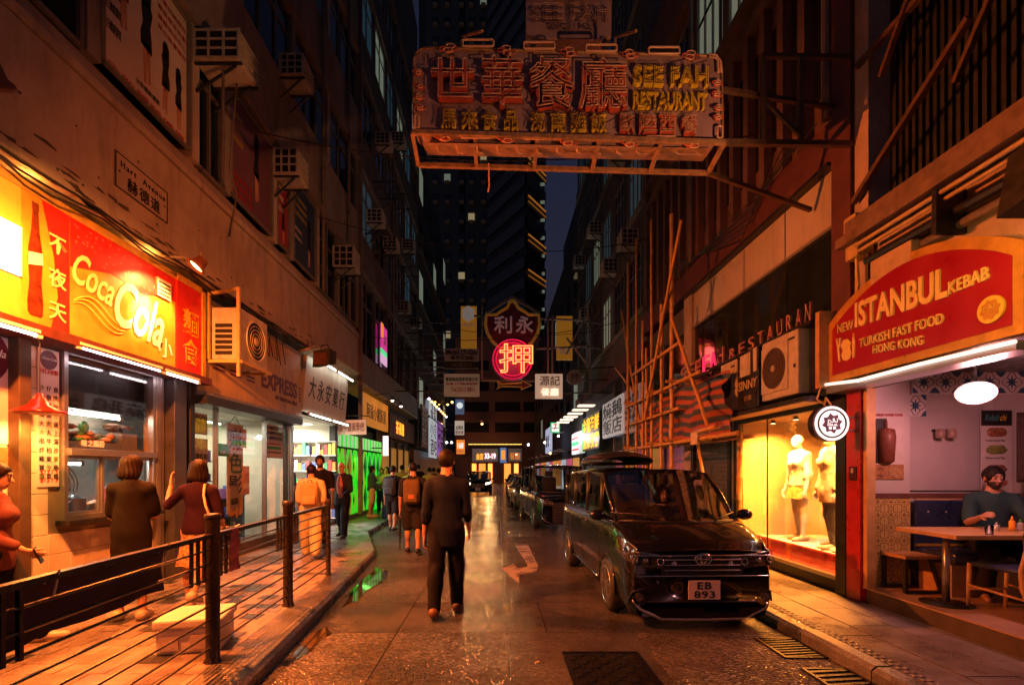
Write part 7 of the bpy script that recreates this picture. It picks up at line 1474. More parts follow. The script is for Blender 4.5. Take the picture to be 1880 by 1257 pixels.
def cone(P,a,b,ra,rb):
    a = np.array(a); b = np.array(b); d = b-a; t = np.clip((P-a)@d/max(d@d,1e-9),0,1); return np.linalg.norm(P-a-t[:,None]*d,axis=1)-(ra+(rb-ra)*t)
def elp(P,c,r):
    q = (P-np.array(c))/np.array(r); k0 = np.linalg.norm(q,axis=1); k1 = np.linalg.norm(q/np.array(r),axis=1); return k0*(k0-1)/np.maximum(k1,1e-6)
def smin(a,b,k): h = np.clip(.5+.5*(b-a)/k,0,1); return b+(a-b)*h-k*h*(1-h)
def uni(L,k=.03):
    d = L[0]
    for x in L[1:]: d = smin(d,x,k)
    return d
SKN = {}
def skinm(c): 
    k = 'skin_%d_%d'%(c[0]*100,c[1]*100); return mat(k,c,.5,var=.1,scale=30,sub=.15,rvar=.06)
HAIRB = mat('hair_black',(.008,.006,.006),.55,spec=.25,var=.3,scale=60,bump=.5,bscale=140); HAIRR = mat('hair_brown',(.012,.004,.0025),.5,spec=.2,var=.4,scale=60,bump=.5,bscale=140)
LIPS = mat('lips',(.28,.09,.07),.4,var=0); EYEW = mat('eye',(.28,.25,.23),.2,var=0); BROW = mat('brow',(.02,.014,.01),.6,var=0)
def cloth(nm,c,v=.18,sc=12): return mat('cloth_'+nm,c,.85,var=v,scale=sc,bump=.25,bscale=180,spec=.2)
def V3(x,y,z): return np.array((x,y,z),float)
def person(label,loc,rz,H=1.72,sex='m',skin=(.42,.22,.14),legs=((5,5,2),(-5,5,2)),arms=((0,8,12),(0,8,12)),lean=0,head=(0,0),hair='short',hairm=None,top=None,bottom=None,shoes=None,h=.017,curl=(.5,.5),beard=False,wrist={},seat=False,name='person',cat='person',face=True,shoe_h=.0,group=None):
    """legs: (hip flex, knee flex, spread) left, right; arms: (flex, spread, elbow); angles in degrees; faces local +y"""
    t = thing(name,label,cat,loc,R(rz),group); f_ = sex == 'f'; J = {}
    sw = (.100 if f_ else .116)*H; hwd = .052*H; pz = .53*H
    Rl = lambda v: V3(v[0],v[1]*math.cos(R(lean))+v[2]*math.sin(R(lean)),-v[1]*math.sin(R(lean))+v[2]*math.cos(R(lean)))
    for s,(hf,kf,sp) in zip((-1,1),legs):
        hip = V3(s*hwd,0,pz); d1 = V3(s*math.sin(R(sp)),math.sin(R(hf)),-math.cos(R(hf))); kn = hip+d1*.245*H; a2 = hf-kf; d2 = V3(s*math.sin(R(sp))*.5,math.sin(R(a2)),-math.cos(R(a2))); an = kn+d2*.245*H
        fd = V3(s*.12,math.cos(R(min(0,a2+15)*.8)),math.sin(R(min(0,a2+15)*.8))); toe = an+fd*.105*H+V3(0,0,-.03*H*(1 if a2 > -25 else .3)); heel = an+V3(0,-.03*H,-.018*H)
        J[s] = [hip,kn,an,toe,heel]
    low = min(min(J[s][3][2],J[s][4][2]) for s in (-1,1))-.018*H; dz = -low
    if seat: dz = seat-pz+.09
    for s in (-1,1): J[s] = [p+V3(0,0,dz) for p in J[s]]
    P0 = V3(0,0,pz+dz); up = lambda x,y,z: P0+Rl(V3(x*H,y*H,z*H))
    for s,(fx,ab,el) in zip((-1,1),arms):
        sh = up(s*sw/H*.90,0,.268); d1 = V3(s*math.sin(R(ab)),math.sin(R(fx))*math.cos(R(ab)),-math.cos(R(fx))*math.cos(R(ab))); e = sh+d1*.175*H; a2 = fx+el; d2 = V3(s*math.sin(R(ab))*.4-(s*.25 if el > 40 else 0),math.sin(R(a2)),-math.cos(R(a2))); d2 /= np.linalg.norm(d2); w = e+d2*.15*H
        if s in wrist: e,w = [np.array(q,float) for q in wrist[s]]; d2 = (w-e)/np.linalg.norm(w-e)
        J[s] += [sh,e,w,d2]
    nb,nt = up(0,-.004,.30),up(0,.008,.365); hc = up(0,.018,.41); hy,hp = head
    cyw,syw = math.cos(R(hy)),math.sin(R(hy)); fwd = Rl(V3(-syw,cyw,0)); fwd = fwd+V3(0,0,math.sin(R(hp))); fwd /= np.linalg.norm(fwd); rt = np.cross(fwd,V3(0,0,1)); rt /= np.linalg.norm(rt); upv = np.cross(rt,fwd); M = np.stack([rt,fwd,upv],1); hs = H/1.72*(.98 if f_ else 1)
    hl = lambda P: (P-hc)@M/hs
    tor = lambda P,g=0: uni([elp(P,up(0,.0,.22),(( .078 if f_ else .090)*H+g,.060*H+g,.105*H+g)),elp(P,up(0,0,.258),(sw*.80+g,.046*H+g,.034*H+g)),cone(P,up(0,-.006,.305),up(sw/H*.72,0,.275),.030*H+g,.026*H+g),cone(P,up(0,-.006,.305),up(-sw/H*.72,0,.275),.030*H+g,.026*H+g),elp(P,up(0,0,.10),((.066 if f_ else .078)*H+g,.050*H+g,.10*H+g)),elp(P,up(0,-.004,.0),((.090 if f_ else .086)*H+g,.064*H+g,.072*H+g))]+([elp(P,up(s*.038,.052,.205),(.034*H+g,.03*H+g,.034*H+g)) for s in (-1,1)] if f_ else []),.05)
    arm = lambda P,s,g=0,cut=1.0: uni([cone(P,J[s][5],J[s][6],.031*H+g,.024*H+g)]+([cone(P,J[s][6],J[s][6]+(J[s][7]-J[s][6])*cut,.024*H+g,(.024-.009*cut)*H+g)] if cut > .02 else []),.02)
    leg = lambda P,s,g=0: uni([cone(P,J[s][0],J[s][1],.054*H+g,.034*H+g),cone(P,J[s][1],J[s][2],.034*H+g,.021*H+g),elp(P,J[s][1]*.68+J[s][2]*.32+V3(0,-.012*H,0),(.034*H+g,.036*H+g,.075*H+g))],.025)
    foot = lambda P,s,g=0: uni([cone(P,J[s][4],J[s][3],.024*H+g,.017*H+g),cone(P,J[s][2],J[s][4],.021*H+g,.02*H+g)],.02)
    body = lambda P: uni([tor(P),cone(P,nb,nt,.037*H*(.88 if f_ else 1),.033*H*(.86 if f_ else 1))]+[arm(P,s) for s in (-1,1)]+[leg(P,s) for s in (-1,1)]+[foot(P,s) for s in (-1,1)],.03)
    allp = np.array([p for s in (-1,1) for k_,p in enumerate(J[s]) if k_ != 8]+[hc,P0]); lo = allp.min(0)-.16; hi = allp.max(0)+.16
    mb = MB(); 
    def addm(pos,F4,mi=None):
        k_ = len(mb.v); mb.v += [tuple(p) for p in pos]; mb.f += [tuple(int(i)+k_ for i in q) for q in F4]; mb.mi += list(mi) if mi is not None else [0]*len(F4)
    pos,F4 = surf(body,lo,hi,max(h,.02)); addm(pos,F4)
    # head
    def headf(P):
        Q = hl(P); d = uni([elp(Q,(0,-.008,.025),(.074,.092,.092)),elp(Q,(0,.022,-.045),(.055,.062,.068)),elp(Q,(0,.05,-.085),(.026,.026,.022))],.03)
        d = smin(d,cone(Q,(0,.085,.012),(0,.106,-.026),.009,.014),.012); d = smin(d,elp(Q,(0,.078,.035),(.05,.015,.011)),.015)
        for s in (-1,1): d = -smin(-d,elp(Q,(s*.031,.094,.015),(.017,.014,.010)),.012); d = smin(d,elp(Q,(s*.031,.083,.013),(.013,.010,.009)),.004); d = smin(d,elp(Q,(s*.077,-.008,.0),(.010,.02,.032)),.006)
        d = smin(d,elp(Q,(0,.083,-.055),(.024,.010,.009)),.006); return smin(d,cone(Q,(0,-.02,-.06),(0,-.03,-.14),.05,.052),.02)
    hh = .0065 if h < .016 else (.009 if h < .02 else .013)
    r_ = .15*hs; pos,F4 = surf(headf,hc-r_,hc+r_,hh)
    Q = hl(pos[F4].mean(1)); mi = np.zeros(len(F4),int)
    if face:
        ax_ = np.abs(Q[:,0]); mi[(np.abs(Q[:,2]+.055) < .010)&(ax_ < .023)&(Q[:,1] > .07)] = 1; mi[(((ax_-.031)/.011)**2+((Q[:,2]-.014)/.0055)**2 < 1)&(Q[:,1] > .06)] = 2; mi[(((ax_-.031)/.0055)**2+((Q[:,2]-.014)/.007)**2 < 1)&(Q[:,1] > .06)] = 3; mi[(np.abs(Q[:,2]-.040-.08*(.031-ax_)*(ax_ > .03)) < .0055)&(np.abs(ax_-.031) < .02)&(Q[:,1] > .05)] = 3
        if beard: mi[(Q[:,2] < -.028)&(Q[:,2] > -.125)&(Q[:,1] > -.01)&~((np.abs(Q[:,2]+.055) < .010)&(ax_ < .02))&((ax_ > .03)|(Q[:,2] < -.034))] = 3
    addm(pos,F4,mi)
    # hands with five fingers
    for s,cu in zip((-1,1),curl):
        w,d = J[s][7],J[s][8]; k_ = H/1.72; fw = V3(0,1,0)-d*d[1]; 
        if np.linalg.norm(fw) < .3: fw = V3(0,0,1)-d*d[2]
        th = fw/np.linalg.norm(fw); nn = np.cross(d,th)*(1 if s > 0 else -1); nn /= np.linalg.norm(nn)   # th: thumb side, nn: towards the palm
        if nn[0]*s > 0: nn = -nn
        prim = []
        for i,(o,ln) in enumerate(((.026,.070),(.009,.079),(-.009,.074),(-.026,.058))):
            k0 = w+(d*.088+th*o)*k_; prim.append((w+(d*.01+th*o*.5)*k_,k0,.016*k_,.0125*k_)); p = k0; a_ = cu*.5
            for sg,rr_ in ((.45,.0092),(.32,.0085),(.25,.0072)):
                q = p+(d*math.cos(a_)+nn*math.sin(a_)+th*o*.9)*ln*sg*k_; prim.append((p,q,rr_*k_,rr_*.92*k_)); p = q; a_ += cu*.75
        t0 = w+(d*.03+th*.022)*k_; t1 = t0+(d*.034+th*.026+nn*.012*cu)*k_; t2 = t1+(d*.030+th*.008+nn*.016*cu)*k_; prim += [(w+d*.01*k_,t0,.014*k_,.013*k_),(t0,t1,.013*k_,.010*k_),(t1,t2,.010*k_,.008*k_),(w-d*.03,w+d*.02*k_,.016*H*.95,.016*k_)]
        pp_ = np.array([x for q in prim for x in q[:2]]); pos,F4 = surf(lambda P: uni([cone(P,*q) for q in prim],.006),pp_.min(0)-.025,pp_.max(0)+.025,.0055 if h < .016 else .008); addm(pos,F4)
    mb.build('body',[skinm(skin),LIPS,EYEW,BROW],t,True,False)
    wr = lambda P,a=.004,f=1: a*(np.sin(P[:,2]*19+P[:,0]*11+2.2*np.sin(P[:,0]*13+P[:,1]*9+1))+.6*np.sin(P[:,0]*34+P[:,2]*9+2.5*np.sin(P[:,2]*8+P[:,1]*12))+.45*np.sin(47*(P[:,0]*.8+P[:,2]*.5)+4.5*np.sin(P[:,0]*9+P[:,2]*13+P[:,1]*10)+2*np.sin(P[:,2]*9))*np.sin(P[:,2]*7+P[:,0]*6))*.6
    def garment(nm,fn,m,hx=None):
        pos,F4 = surf(fn,lo-.05,hi+.05,hx or h)
        if not len(F4): return None
        g = MB(); g.v = [tuple(p) for p in pos]; g.f = [tuple(int(i) for i in q) for q in F4]; g.mi = [0]*len(g.f); return g.build(nm,m,t,True,False)
    if top:
        hem = P0[2]+top.get('hem',-.02)*H; sl = top.get('sleeve',.0); g = top.get('fit',.012); lng = top.get('long',sl > .9)
        def sh(P):
            L_ = [tor(P,g),elp(P,P0+V3(0,0,(hem-P0[2])*.5+.02),((.088)*H+g+top.get('flare',0),.066*H+g+top.get('flare',0)*.7,abs(hem-P0[2])*1.3+.26))]
            d = uni(L_,.04); 
            for s in (-1,1): d = smin(d,arm(P,s,g*.9,min(1,max(0,sl))) if sl > 0 else cone(P,J[s][5],J[s][5]+(J[s][6]-J[s][5])*(1+sl),.034*H+g,.030*H+g),.035)
            d = smin(d,cone(P,nb-V3(0,0,.02),nb+V3(0,0,top.get('collar',.0)),.045*H,.040*H),.03)
            d = d+wr(P,.006 if g < .02 else .009); d = np.maximum(d,hem-P[:,2]); d = np.maximum(d,-cone(P,nb+(nt-nb)*.15,nt+(nt-nb)*.8,.040*H,.05*H))
            return d
        garment('shirt' if not top.get('name') else top['name'],sh,top['m'])
        if top.get('open'):   # jacket worn open over a shirt front
            c = up(0,.062,.16); MB().ell((c[0],c[1]+.012,c[2]),(.045*H,.02*H,.15*H),12,10).build('shirt_front',top['open'],t,True,False)
    if bottom:
        kd = bottom['kind']; g = bottom.get('fit',.012)
        if kd == 'skirt':
            z1 = P0[2]+.06*H; z0 = P0[2]+bottom['hem']*H; G = []
            for i in range(9):
                q = i/8; z = z1+(z0-z1)*q; G.append([(P0[0]+((.075+.055*q)*H+.012*q*math.sin(9*a_))*math.cos(a_),P0[1]+((.058+.05*q)*H+.012*q*math.cos(11*a_))*math.sin(a_),z+.01*math.sin(5*a_)*q) for a_ in [j*6.283/40 for j in range(41)]])
            MB().grid(G).build('skirt',bottom['m'],t,True,False)
        else:
            cut = {'trousers':lambda P: None,'shorts':lambda P: None}
            def tr(P):
                L_ = [elp(P,P0+V3(0,-.004,.01),(.092*H+g,.068*H+g,.085*H+g))]
                for s in (-1,1):
                    a,b,c = J[s][0],J[s][1],J[s][2]; w_ = bottom.get('w',1.0)
                    if kd == 'trousers': L_ += [cone(P,a,b,.058*H+g,.044*H*w_+g),cone(P,b,c+(b-c)*.02,.045*H*w_+g,.034*H*w_+g),elp(P,b*.68+c*.32+V3(0,-.012*H,0),(.038*H+g,.042*H+g,.09*H+g))]
                    else: L_ += [cone(P,a,a+(b-a)*.92,.058*H+g,.050*H*w_+g)]
                d = uni(L_,.03)+wr(P,.006); d = np.maximum(d,P[:,2]-P0[2]-.07*H)
                return d
            garment(kd,tr,bottom['m'])
    if shoes:
        for s in (-1,1):
            g = MB(); pos,F4 = surf(lambda P: np.maximum(uni([cone(P,J[s][4]+V3(0,0,.004),J[s][3]+V3(0,0,.002),.028*H,.022*H),cone(P,J[s][4]+V3(0,.01,.01),J[s][2]-V3(0,0,.012*H),.026*H,.027*H)],.03),-(P[:,2]-min(J[s][3][2],J[s][4][2])+.020*H)),np.minimum(J[s][3],J[s][4])-.09,np.maximum(J[s][3],J[s][2])+.09,.011)
            g.v = [tuple(p) for p in pos]; g.f = [tuple(int(i) for i in q) for q in F4]; g.mi = [0]*len(g.f); so = g.build('shoe',shoes,t,True,False)
            a,b = J[s][4]-V3(0,0,.02*H),J[s][3]-V3(0,0,.016*H); MB().bar(a-V3(0,.02,0),b+V3(0,.015,0),.045*H,.016).build('sole',mat('shoe_sole',(.30,.20,.12),.6),so,world=False)
    if hair:
        hm = hairm or HAIRB
        def hf(P):
            Q = hl(P); 
            if hair in ('short','crop'): 
                g = .012 if hair == 'short' else .005
                d = elp(Q,(0,-.014,.034),(.078+g,.098+g,.094+g)); d = np.maximum(d,-elp(Q,(0,.105,-.045),(.070,.085,.115))); d = np.maximum(d,-(Q[:,2]+.060-.6*np.maximum(Q[:,1]+.02,0))); d = np.maximum(d,-(elp(Q,(.085,.0,-.01),(.03,.022,.03)))) ; d = np.maximum(d,-(elp(Q,(-.085,.0,-.01),(.03,.022,.03))))
            elif hair == 'bob':
                d = uni([elp(Q,(0,-.018,.03),(.098,.112,.108)),elp(Q,(0,-.035,-.075),(.118,.095,.10))],.05); d = np.maximum(d,-elp(Q,(0,.105,-.04),(.062,.08,.115))); d = np.maximum(d,-(Q[:,2]+.155+.25*Q[:,1]))
            elif hair == 'long':
                d = uni([elp(Q,(0,-.02,.03),(.092,.108,.103)),elp(Q,(0,-.06,-.12),(.09,.055,.15))],.04); d = np.maximum(d,-elp(Q,(0,.10,-.03),(.062,.075,.11)))
            elif hair == 'bun': d = uni([elp(Q,(0,-.016,.034),(.088,.106,.102)),elp(Q,(0,-.115,.03),(.045,.045,.045))],.02); d = np.maximum(d,-(Q[:,2]+.04-.9*np.maximum(Q[:,1],0)*1.5))
            elif hair == 'cap': d = elp(Q,(0,-.01,.04),(.09,.108,.092)); d = np.maximum(d,-(Q[:,2]-.025)); d = np.minimum(d,np.maximum(elp(Q,(0,.10,.03),(.07,.085,.02)),-(Q[:,1]-.02)))
            an_ = np.arctan2(Q[:,0],-(Q[:,1]+.02)); return d+(.0035 if hair in ('bob','long') else .0015)*(np.sin(an_*17+2*np.sin(Q[:,2]*22))+.6*np.sin(an_*31+Q[:,2]*18))*np.clip((.11-Q[:,2])*9,0,1)
        r_ = .30; pos,F4 = surf(hf,hc-V3(.17,.2,.30),hc+V3(.17,.21,.17),.0065 if h < .016 else (.009 if h < .02 else .013)); g = MB(); g.v = [tuple(p) for p in pos]; g.f = [tuple(int(i) for i in q) for q in F4]; g.mi = [0]*len(g.f); g.build('hair' if hair != 'cap' else 'cap',hm,t,True,False)
    t2w = Matrix.Translation(Vector(loc))@Matrix.Rotation(R(rz),4,'Z')
    return t,(lambda v: t2w@Vector(v)),dict(J=J,P0=P0,hc=hc,up=up,nb=nb)
def held(name,label,cat,W2): 
    t = thing(name,label,cat,(0,0,0)); return t
def backpack(label,fig,m,w=.30,hh=.44,d=.16,patch=None):
    t_,w2,I = fig; c = I['up'](0,-.095,.16); t = thing('backpack',label,'backpack',w2(c)); t.rotation_euler = t_.rotation_euler
    b = MB().bbox((-w/2,-d,-hh/2),(w/2,.0,hh/2),.07).build('bag_body',m,t,True,False); MB().bbox((-w*.38,-d-.05,-hh*.42),(w*.38,-d+.03,-.02),.03).build('front_pocket',m,t,True,False); MB().tube([(-.04,-.03,hh/2-.01),(-.03,-.03,hh/2+.05),(.03,-.03,hh/2+.05),(.04,-.03,hh/2-.01)],.008,6).build('top_handle',DARKM,t,True,False)
    for s in (-1,1): MB().tube([(s*.10,-.02,hh*.38),(s*.105,.05,hh*.5+.02),(s*.11,.15,hh*.44),(s*.125,.20,.05),(s*.13,.12,-hh*.2),(s*.13,-.01,-hh*.36)],.014,6).build('strap',m,t,True,False)
    if patch: B('patch',(-.05,-d-.056,-hh*.25),(.05,-d-.049,-hh*.12),patch,t,world=False)
    return t
DK = cloth('black',(.015,.014,.016)); NV = cloth('navy',(.007,.010,.026)); NV2 = cloth('dark_navy_trouser',(.008,.007,.013)); BRN = cloth('dark_brown',(.009,.006,.005)); PLM = cloth('plum',(.025,.006,.018)); CRM = cloth('cream',(.62,.48,.28)); OLV = cloth('khaki_trouser',(.50,.40,.22)); DNM = cloth('denim',(.05,.08,.14)); WHT = cloth('white',(.62,.58,.52)); TEAL = cloth('teal',(.02,.055,.065)); SUIT = cloth('charcoal_suit',(.022,.022,.028)); TAN = cloth('tan',(.45,.27,.12))
FLOR = mat('cloth_floral',(.42,.24,.10),.8,var=1.0,scale=34,bump=.2); SHB = mat('shoe_black',(.015,.013,.012),.4,var=.1); SHBR = mat('shoe_brown',(.14,.06,.03),.5,var=.2); SHW_ = mat('shoe_pale',(.55,.45,.33),.5,var=.1)
# the man walking away in the middle of the road
cm = person('man in navy long-sleeved shirt and dark jeans walking up the road',(-.60,5.80,0),0,1.90,'m',(.40,.20,.12),legs=((-11,10,1.5),(8,2,1.5)),arms=((-6,8,14),(6,7,30)),head=(-8,2),top=dict(m=NV,sleeve=.35,hem=-.11,fit=.012,flare=.010,collar=.02),bottom=dict(kind='trousers',m=NV2,fit=.010,w=1.0),shoes=SHBR,h=.0145,hair='short',curl=(.7,.8))
# snack shop customers
person('woman in black dress with brown bob hair at the snack shop window',(-3.88,5.2,.12),20,1.70,'f',legs=((3,4,2),(-2,3,2)),arms=((16,8,45),(18,6,70)),hair='bob',hairm=HAIRR,head=(-38,-4),top=dict(m=BRN,sleeve=-.15,hem=-.16,fit=.015,flare=.018),bottom=dict(kind='skirt',m=BRN,hem=-.28),shoes=SHW_,h=.0145)
ww = person('woman in plum top and floral skirt raising her hand before the copy shop',(-3.42,5.60,.12),14,1.66,'f',legs=((3,4,1),(-18,38,1)),arms=((40,30,60),(5,14,18)),hair='bob',hairm=HAIRR,head=(6,0),top=dict(m=PLM,sleeve=.05,hem=-.02,fit=.013),bottom=dict(kind='skirt',m=FLOR,hem=-.235),shoes=SHW_,h=.0145,curl=(.08,.5),wrist={-1:((-.34,.10,1.18),(-.33,.16,1.40))})
lw = person('woman in a loose rose top holding a phone at the left edge',(-4.42,4.30,.12),-62,1.66,'f',(.5,.28,.18),legs=((24,6,1),(-20,22,1)),arms=((-10,8,20),(10,8,48)),hair='bun',hairm=HAIRR,head=(4,-10),top=dict(m=cloth('rose_top',(.15,.05,.045)),sleeve=.6,hem=-.08,fit=.018,flare=.02,collar=.01),bottom=dict(kind='trousers',m=DK,fit=.014),shoes=SHW_,h=.0145,curl=(.9,1.0))
W2,I = lw[1],lw[2]; J1 = I['J'][1]; p = J1[7]+J1[8]*.09; t = thing('mobile_phone','black phone in the hand of the woman at the left edge','phone',W2(p)); t.rotation_euler = (R(20),R(10),R(-62)); B('phone_case',(-.037,-.006,-.075),(.037,.004,.075),PLASB,t,.006,world=False); B('phone_screen',(-.033,.0045,-.07),(.033,.006,.07),mat('screen_off',(.01,.01,.012),.1,var=0),t,world=False)
# shoulder bag of the woman in plum
W2,I = ww[1],ww[2]; t = thing('shoulder_bag','small patterned bag on a cream strap at the plum-topped woman','bag',W2((.20,.02,.86))); 
L2 = lambda v: W2(v); MB().bbox((.13,-.06,.80),(.28,.06,.95),.02).mesh
o = MB(); o.bbox((-.08,-.05,-.06),(.08,.05,.07),.02); o.build('bag_body',mat('bag_pattern',(.08,.05,.05),.6,var=.9,scale=60),t,True,False)
MB().tube([W2(v) for v in ((.20,-.09,.93),(.17,-.15,1.05),(.13,-.168,1.18),(.105,-.15,1.30),(.09,-.07,1.41),(.088,.03,1.42),(.09,.12,1.32),(.14,.16,1.1),(.2,.06,.93))],.013,6).build('strap',cloth('cream',(.62,.48,.28)),t,True)
# men by the pharmacy
yb1 = person('man with cap and cream shirt seen from behind with a tan backpack',(-3.42,9.0,.12),14,1.66,'m',legs=((16,6,2),(-14,18,2)),arms=((10,8,25),(-8,8,20)),hair='short',head=(10,-8),top=dict(m=CRM,sleeve=.0,hem=-.05,fit=.022,flare=.015),bottom=dict(kind='trousers',m=OLV,fit=.02,w=1.3),shoes=SHW_,h=.017)
backpack('tan backpack on the man in cream shirt',yb1,TAN,.30,.42,.14)
person('bearded man in dark polo shirt facing the camera',(-3.72,10.3,.12),188,1.86,'m',(.34,.18,.11),legs=((14,8,2),(-8,10,2)),arms=((6,10,20),(-6,10,14)),hair='short',head=(10,0),beard=True,top=dict(m=BRN,sleeve=-.25,hem=-.06,fit=.016,collar=.02),bottom=dict(kind='trousers',m=DK,fit=.014),shoes=SHB,h=.017)
person('bald man in charcoal suit jacket with pink shirt walking toward the camera',(-3.66,11.55,.12),172,1.74,'m',(.45,.24,.15),legs=((12,6,2),(-10,12,2)),arms=((14,10,55),(-4,10,10)),hair=None,head=(8,-10),top=dict(m=SUIT,sleeve=1.0,hem=-.10,fit=.024,flare=.015,open=cloth('pink_shirt',(.50,.16,.13)),name='jacket'),bottom=dict(kind='trousers',m=SUIT,fit=.016),shoes=SHB,h=.017)
person('shopkeeper in dark clothes inside the pharmacy',(-5.2,12.2,.24),150,1.66,'m',legs=((0,2,2),(0,2,2)),hair='short',top=dict(m=DNM,sleeve=-.2,hem=-.05,fit=.015),bottom=dict(kind='trousers',m=DK),shoes=SHB,h=.022)
# walkers further up the pavement
bp = person('man in black T-shirt and shorts with a brown backpack walking on the road edge',(-1.72,10.0,0),4,1.82,'m',(.38,.20,.13),legs=((8,4,2),(-8,14,2)),arms=((-4,10,12),(4,12,14)),hair='crop',top=dict(m=DK,sleeve=-.2,hem=-.07,fit=.018,flare=.012),bottom=dict(kind='shorts',m=DK,fit=.02,w=1.1),shoes=SHB,h=.017)
backpack('brown backpack with a red patch on the man in black shorts',bp,cloth('bag_brown',(.10,.065,.035)),.33,.50,.17,cloth('patch_red',(.5,.14,.08)))
W2,I = bp[1],bp[2]; J1 = I['J'][-1]; a = W2(J1[7]+J1[8]*.08); t = thing('folded_umbrella','black folded umbrella held by the man with the brown backpack','umbrella',a); b = Vector((a.x+.02,a.y-.08,.06))
MB().tube([a+Vector((0,0,.10)),a,a.lerp(b,.15),a.lerp(b,.5),a.lerp(b,.92),b],[.012,.012,.03,.026,.01,.005],8).build('canopy_folded',DK,t,True); MB().tube([a+Vector((0,0,.08)),a+Vector((0,0,.16)),a+Vector((.03,0,.19)),a+Vector((.06,0,.16))],.011,6).build('handle',mat('umbrella_red',(.35,.03,.02),.4),t,True)
gb = person('man in black T-shirt and shorts with a grey backpack beyond the kerb corner',(-2.9,13.6,0),-6,1.80,'m',legs=((14,4,2),(-10,16,2)),hair='crop',top=dict(m=DK,sleeve=-.2,hem=-.07,fit=.018),bottom=dict(kind='shorts',m=DK,fit=.02),shoes=SHB,h=.021)
backpack('slate grey backpack on the man beyond the kerb corner',gb,cloth('bag_slate',(.06,.075,.09)),.34,.48,.18)
person('woman in denim jacket and pale shorts standing by the green shop',(-4.2,16.4,.12),-70,1.70,'f',(.5,.28,.18),legs=((4,6,1),(-4,4,2)),arms=((20,8,50),(10,8,60)),hair='long',hairm=HAIRR,top=dict(m=DNM,sleeve=.9,hem=-.02,fit=.03),bottom=dict(kind='shorts',m=CRM,fit=.012),shoes=SHW_,h=.021)
person('woman with light blouse facing the camera near the green shop',(-3.95,17.5,.12),175,1.66,'f',(.52,.3,.2),arms=((40,8,70),(30,10,60)),hair='long',top=dict(m=cloth('tan_blouse',(.45,.28,.16)),sleeve=.3,hem=-.03,fit=.02),bottom=dict(kind='trousers',m=DK),shoes=SHB,h=.022)
person('woman with long dark hair beside the one in light blouse',(-4.25,18.0,.12),190,1.62,'f',(.5,.28,.18),arms=((10,8,20),(30,10,70)),hair='long',top=dict(m=TAN,sleeve=.2,hem=-.03,fit=.02),bottom=dict(kind='trousers',m=DK),shoes=SHB,h=.022)
t = thing('shopping_bag','blue shopping bag standing by the women at the kerb','bag',(-3.62,16.2,.12)); MB().add([(-3.8,16.1,.13),(-3.5,16.1,.13),(-3.5,16.3,.13),(-3.8,16.3,.13),(-3.78,16.15,.62),(-3.52,16.15,.62),(-3.52,16.25,.62),(-3.78,16.25,.62)],[(0,3,2,1),(4,5,6,7),(0,1,5,4),(1,2,6,5),(2,3,7,6),(3,0,4,7)]).build('bag_body',cloth('bag_blue',(.05,.09,.22)),t); MB().tube([(-3.72,16.2,.62),(-3.68,16.2,.78),(-3.6,16.2,.78),(-3.57,16.2,.62)],.012,6).build('bag_handle',DNM,t)
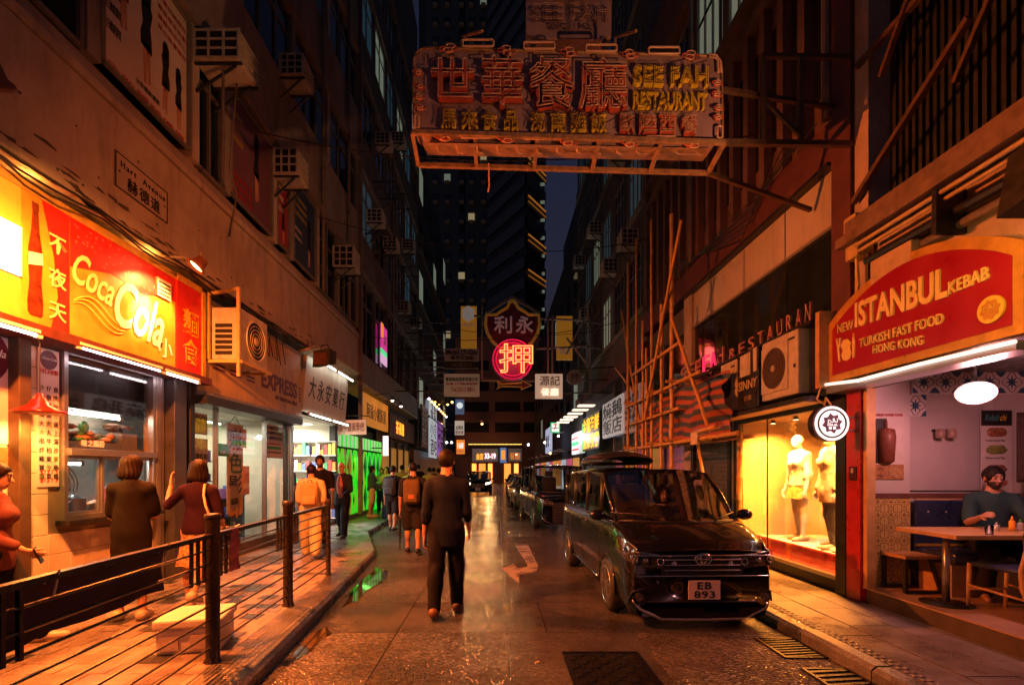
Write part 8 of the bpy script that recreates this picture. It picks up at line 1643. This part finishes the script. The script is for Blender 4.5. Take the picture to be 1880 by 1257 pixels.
for i,(x,y,m,hr,hm,lab) in enumerate(((-3.05,17.0,WHT,'cap',cloth('cap_tan',(.4,.22,.06)),'man in white shirt and tan cap among the far walkers'),(-2.55,18.4,TAN,'crop',None,'man in tan shirt among the far walkers'),(-2.35,19.6,DK,'crop',None,'man in black clothes farthest among the walkers'),(-3.3,20.5,BRN,'short',None,'walker in brown shirt beyond the white-shirted man'),(-2.0,21.5,NV,'crop',None,'walker in navy shirt near the road middle'),(-2.9,22.4,DNM,'short',None,'walker in blue shirt behind the tan-shirted man'),(-3.75,19.3,TAN,'short',None,'walker in ochre shirt close to the amber doors'),(-2.6,25,WHT,'short',None,'farthest walker in pale shirt'),(-3.9,22.5,DK,'short',None,'walker in black by the amber shop doors'))): 
    f_ = person(lab,(x,y,0 if x > -3.3 else .12),random.uniform(-10,10),1.74+.03*(i%2),'m',legs=((12,5,2),(-10,12,2)),hair=hr,hairm=hm,top=dict(m=m,sleeve=-.1,hem=-.06,fit=.018),bottom=dict(kind='trousers',m=DK),shoes=SHB,h=.024,group='walkers up the street')
    if i == 2: backpack('black backpack on the farthest walker',f_,DK)
# driver and diner
person('person with dark bob hair sitting behind the windscreen of the nearest van',(2.17+.05,5.2+1.42,.28),180,1.62,'f',(.45,.24,.15),legs=((80,70,6),(80,70,6)),arms=((45,8,40),(45,8,40)),hair='bob',top=dict(m=DK,sleeve=1,hem=-.02,fit=.02),seat=.34,h=.017,head=(0,-6))
dn = person('bearded man in teal T-shirt seated on the sofa behind the table',(5.62,5.56,.31),150,1.76,'m',(.36,.2,.13),legs=((82,80,8),(82,80,8)),arms=((38,16,60),(38,12,70)),hair='short',head=(12,-4),beard=True,top=dict(m=TEAL,sleeve=-.15,hem=-.03,fit=.016),bottom=dict(kind='trousers',m=DK),seat=.48,h=.0145)
# shop-window mannequins
MAN = (.62,.55,.48)
for i,(x,y,ry,tp,bt,lab) in enumerate(((5.05,8.2,100,dict(m=WHT,sleeve=.2,hem=-.02,fit=.02),dict(kind='skirt',m=mat('gold_satin',(.5,.26,.06),.3,var=.5,scale=14),hem=-.13),'mannequin in white top and short gold skirt, left in the window'),(5.0,7.32,88,dict(m=mat('cloth_print_shirt',(.6,.5,.35),.8,var=.5,scale=10),sleeve=.8,hem=-.14,fit=.035,flare=.03),dict(kind='trousers',m=cloth('slate_trousers',(.05,.055,.07)),fit=.012),'mannequin in patterned long shirt and dark trousers, middle of the window'),(5.05,6.55,75,dict(m=WHT,sleeve=.2,hem=-.02,fit=.02),dict(kind='skirt',m=mat('gold_print',(.5,.33,.1),.5,var=.8,scale=24),hem=-.12),'mannequin in gold printed skirt, right in the window'))):
    person(lab,(x,y,.52),ry,1.74,'f',MAN,legs=((3,3,1),(-4,6,1)),arms=((4,10,10),(-4,10,24)),hair=None,top=tp,bottom=bt,shoes=SHW_,h=.017,name='mannequin',cat='mannequin',face=False)
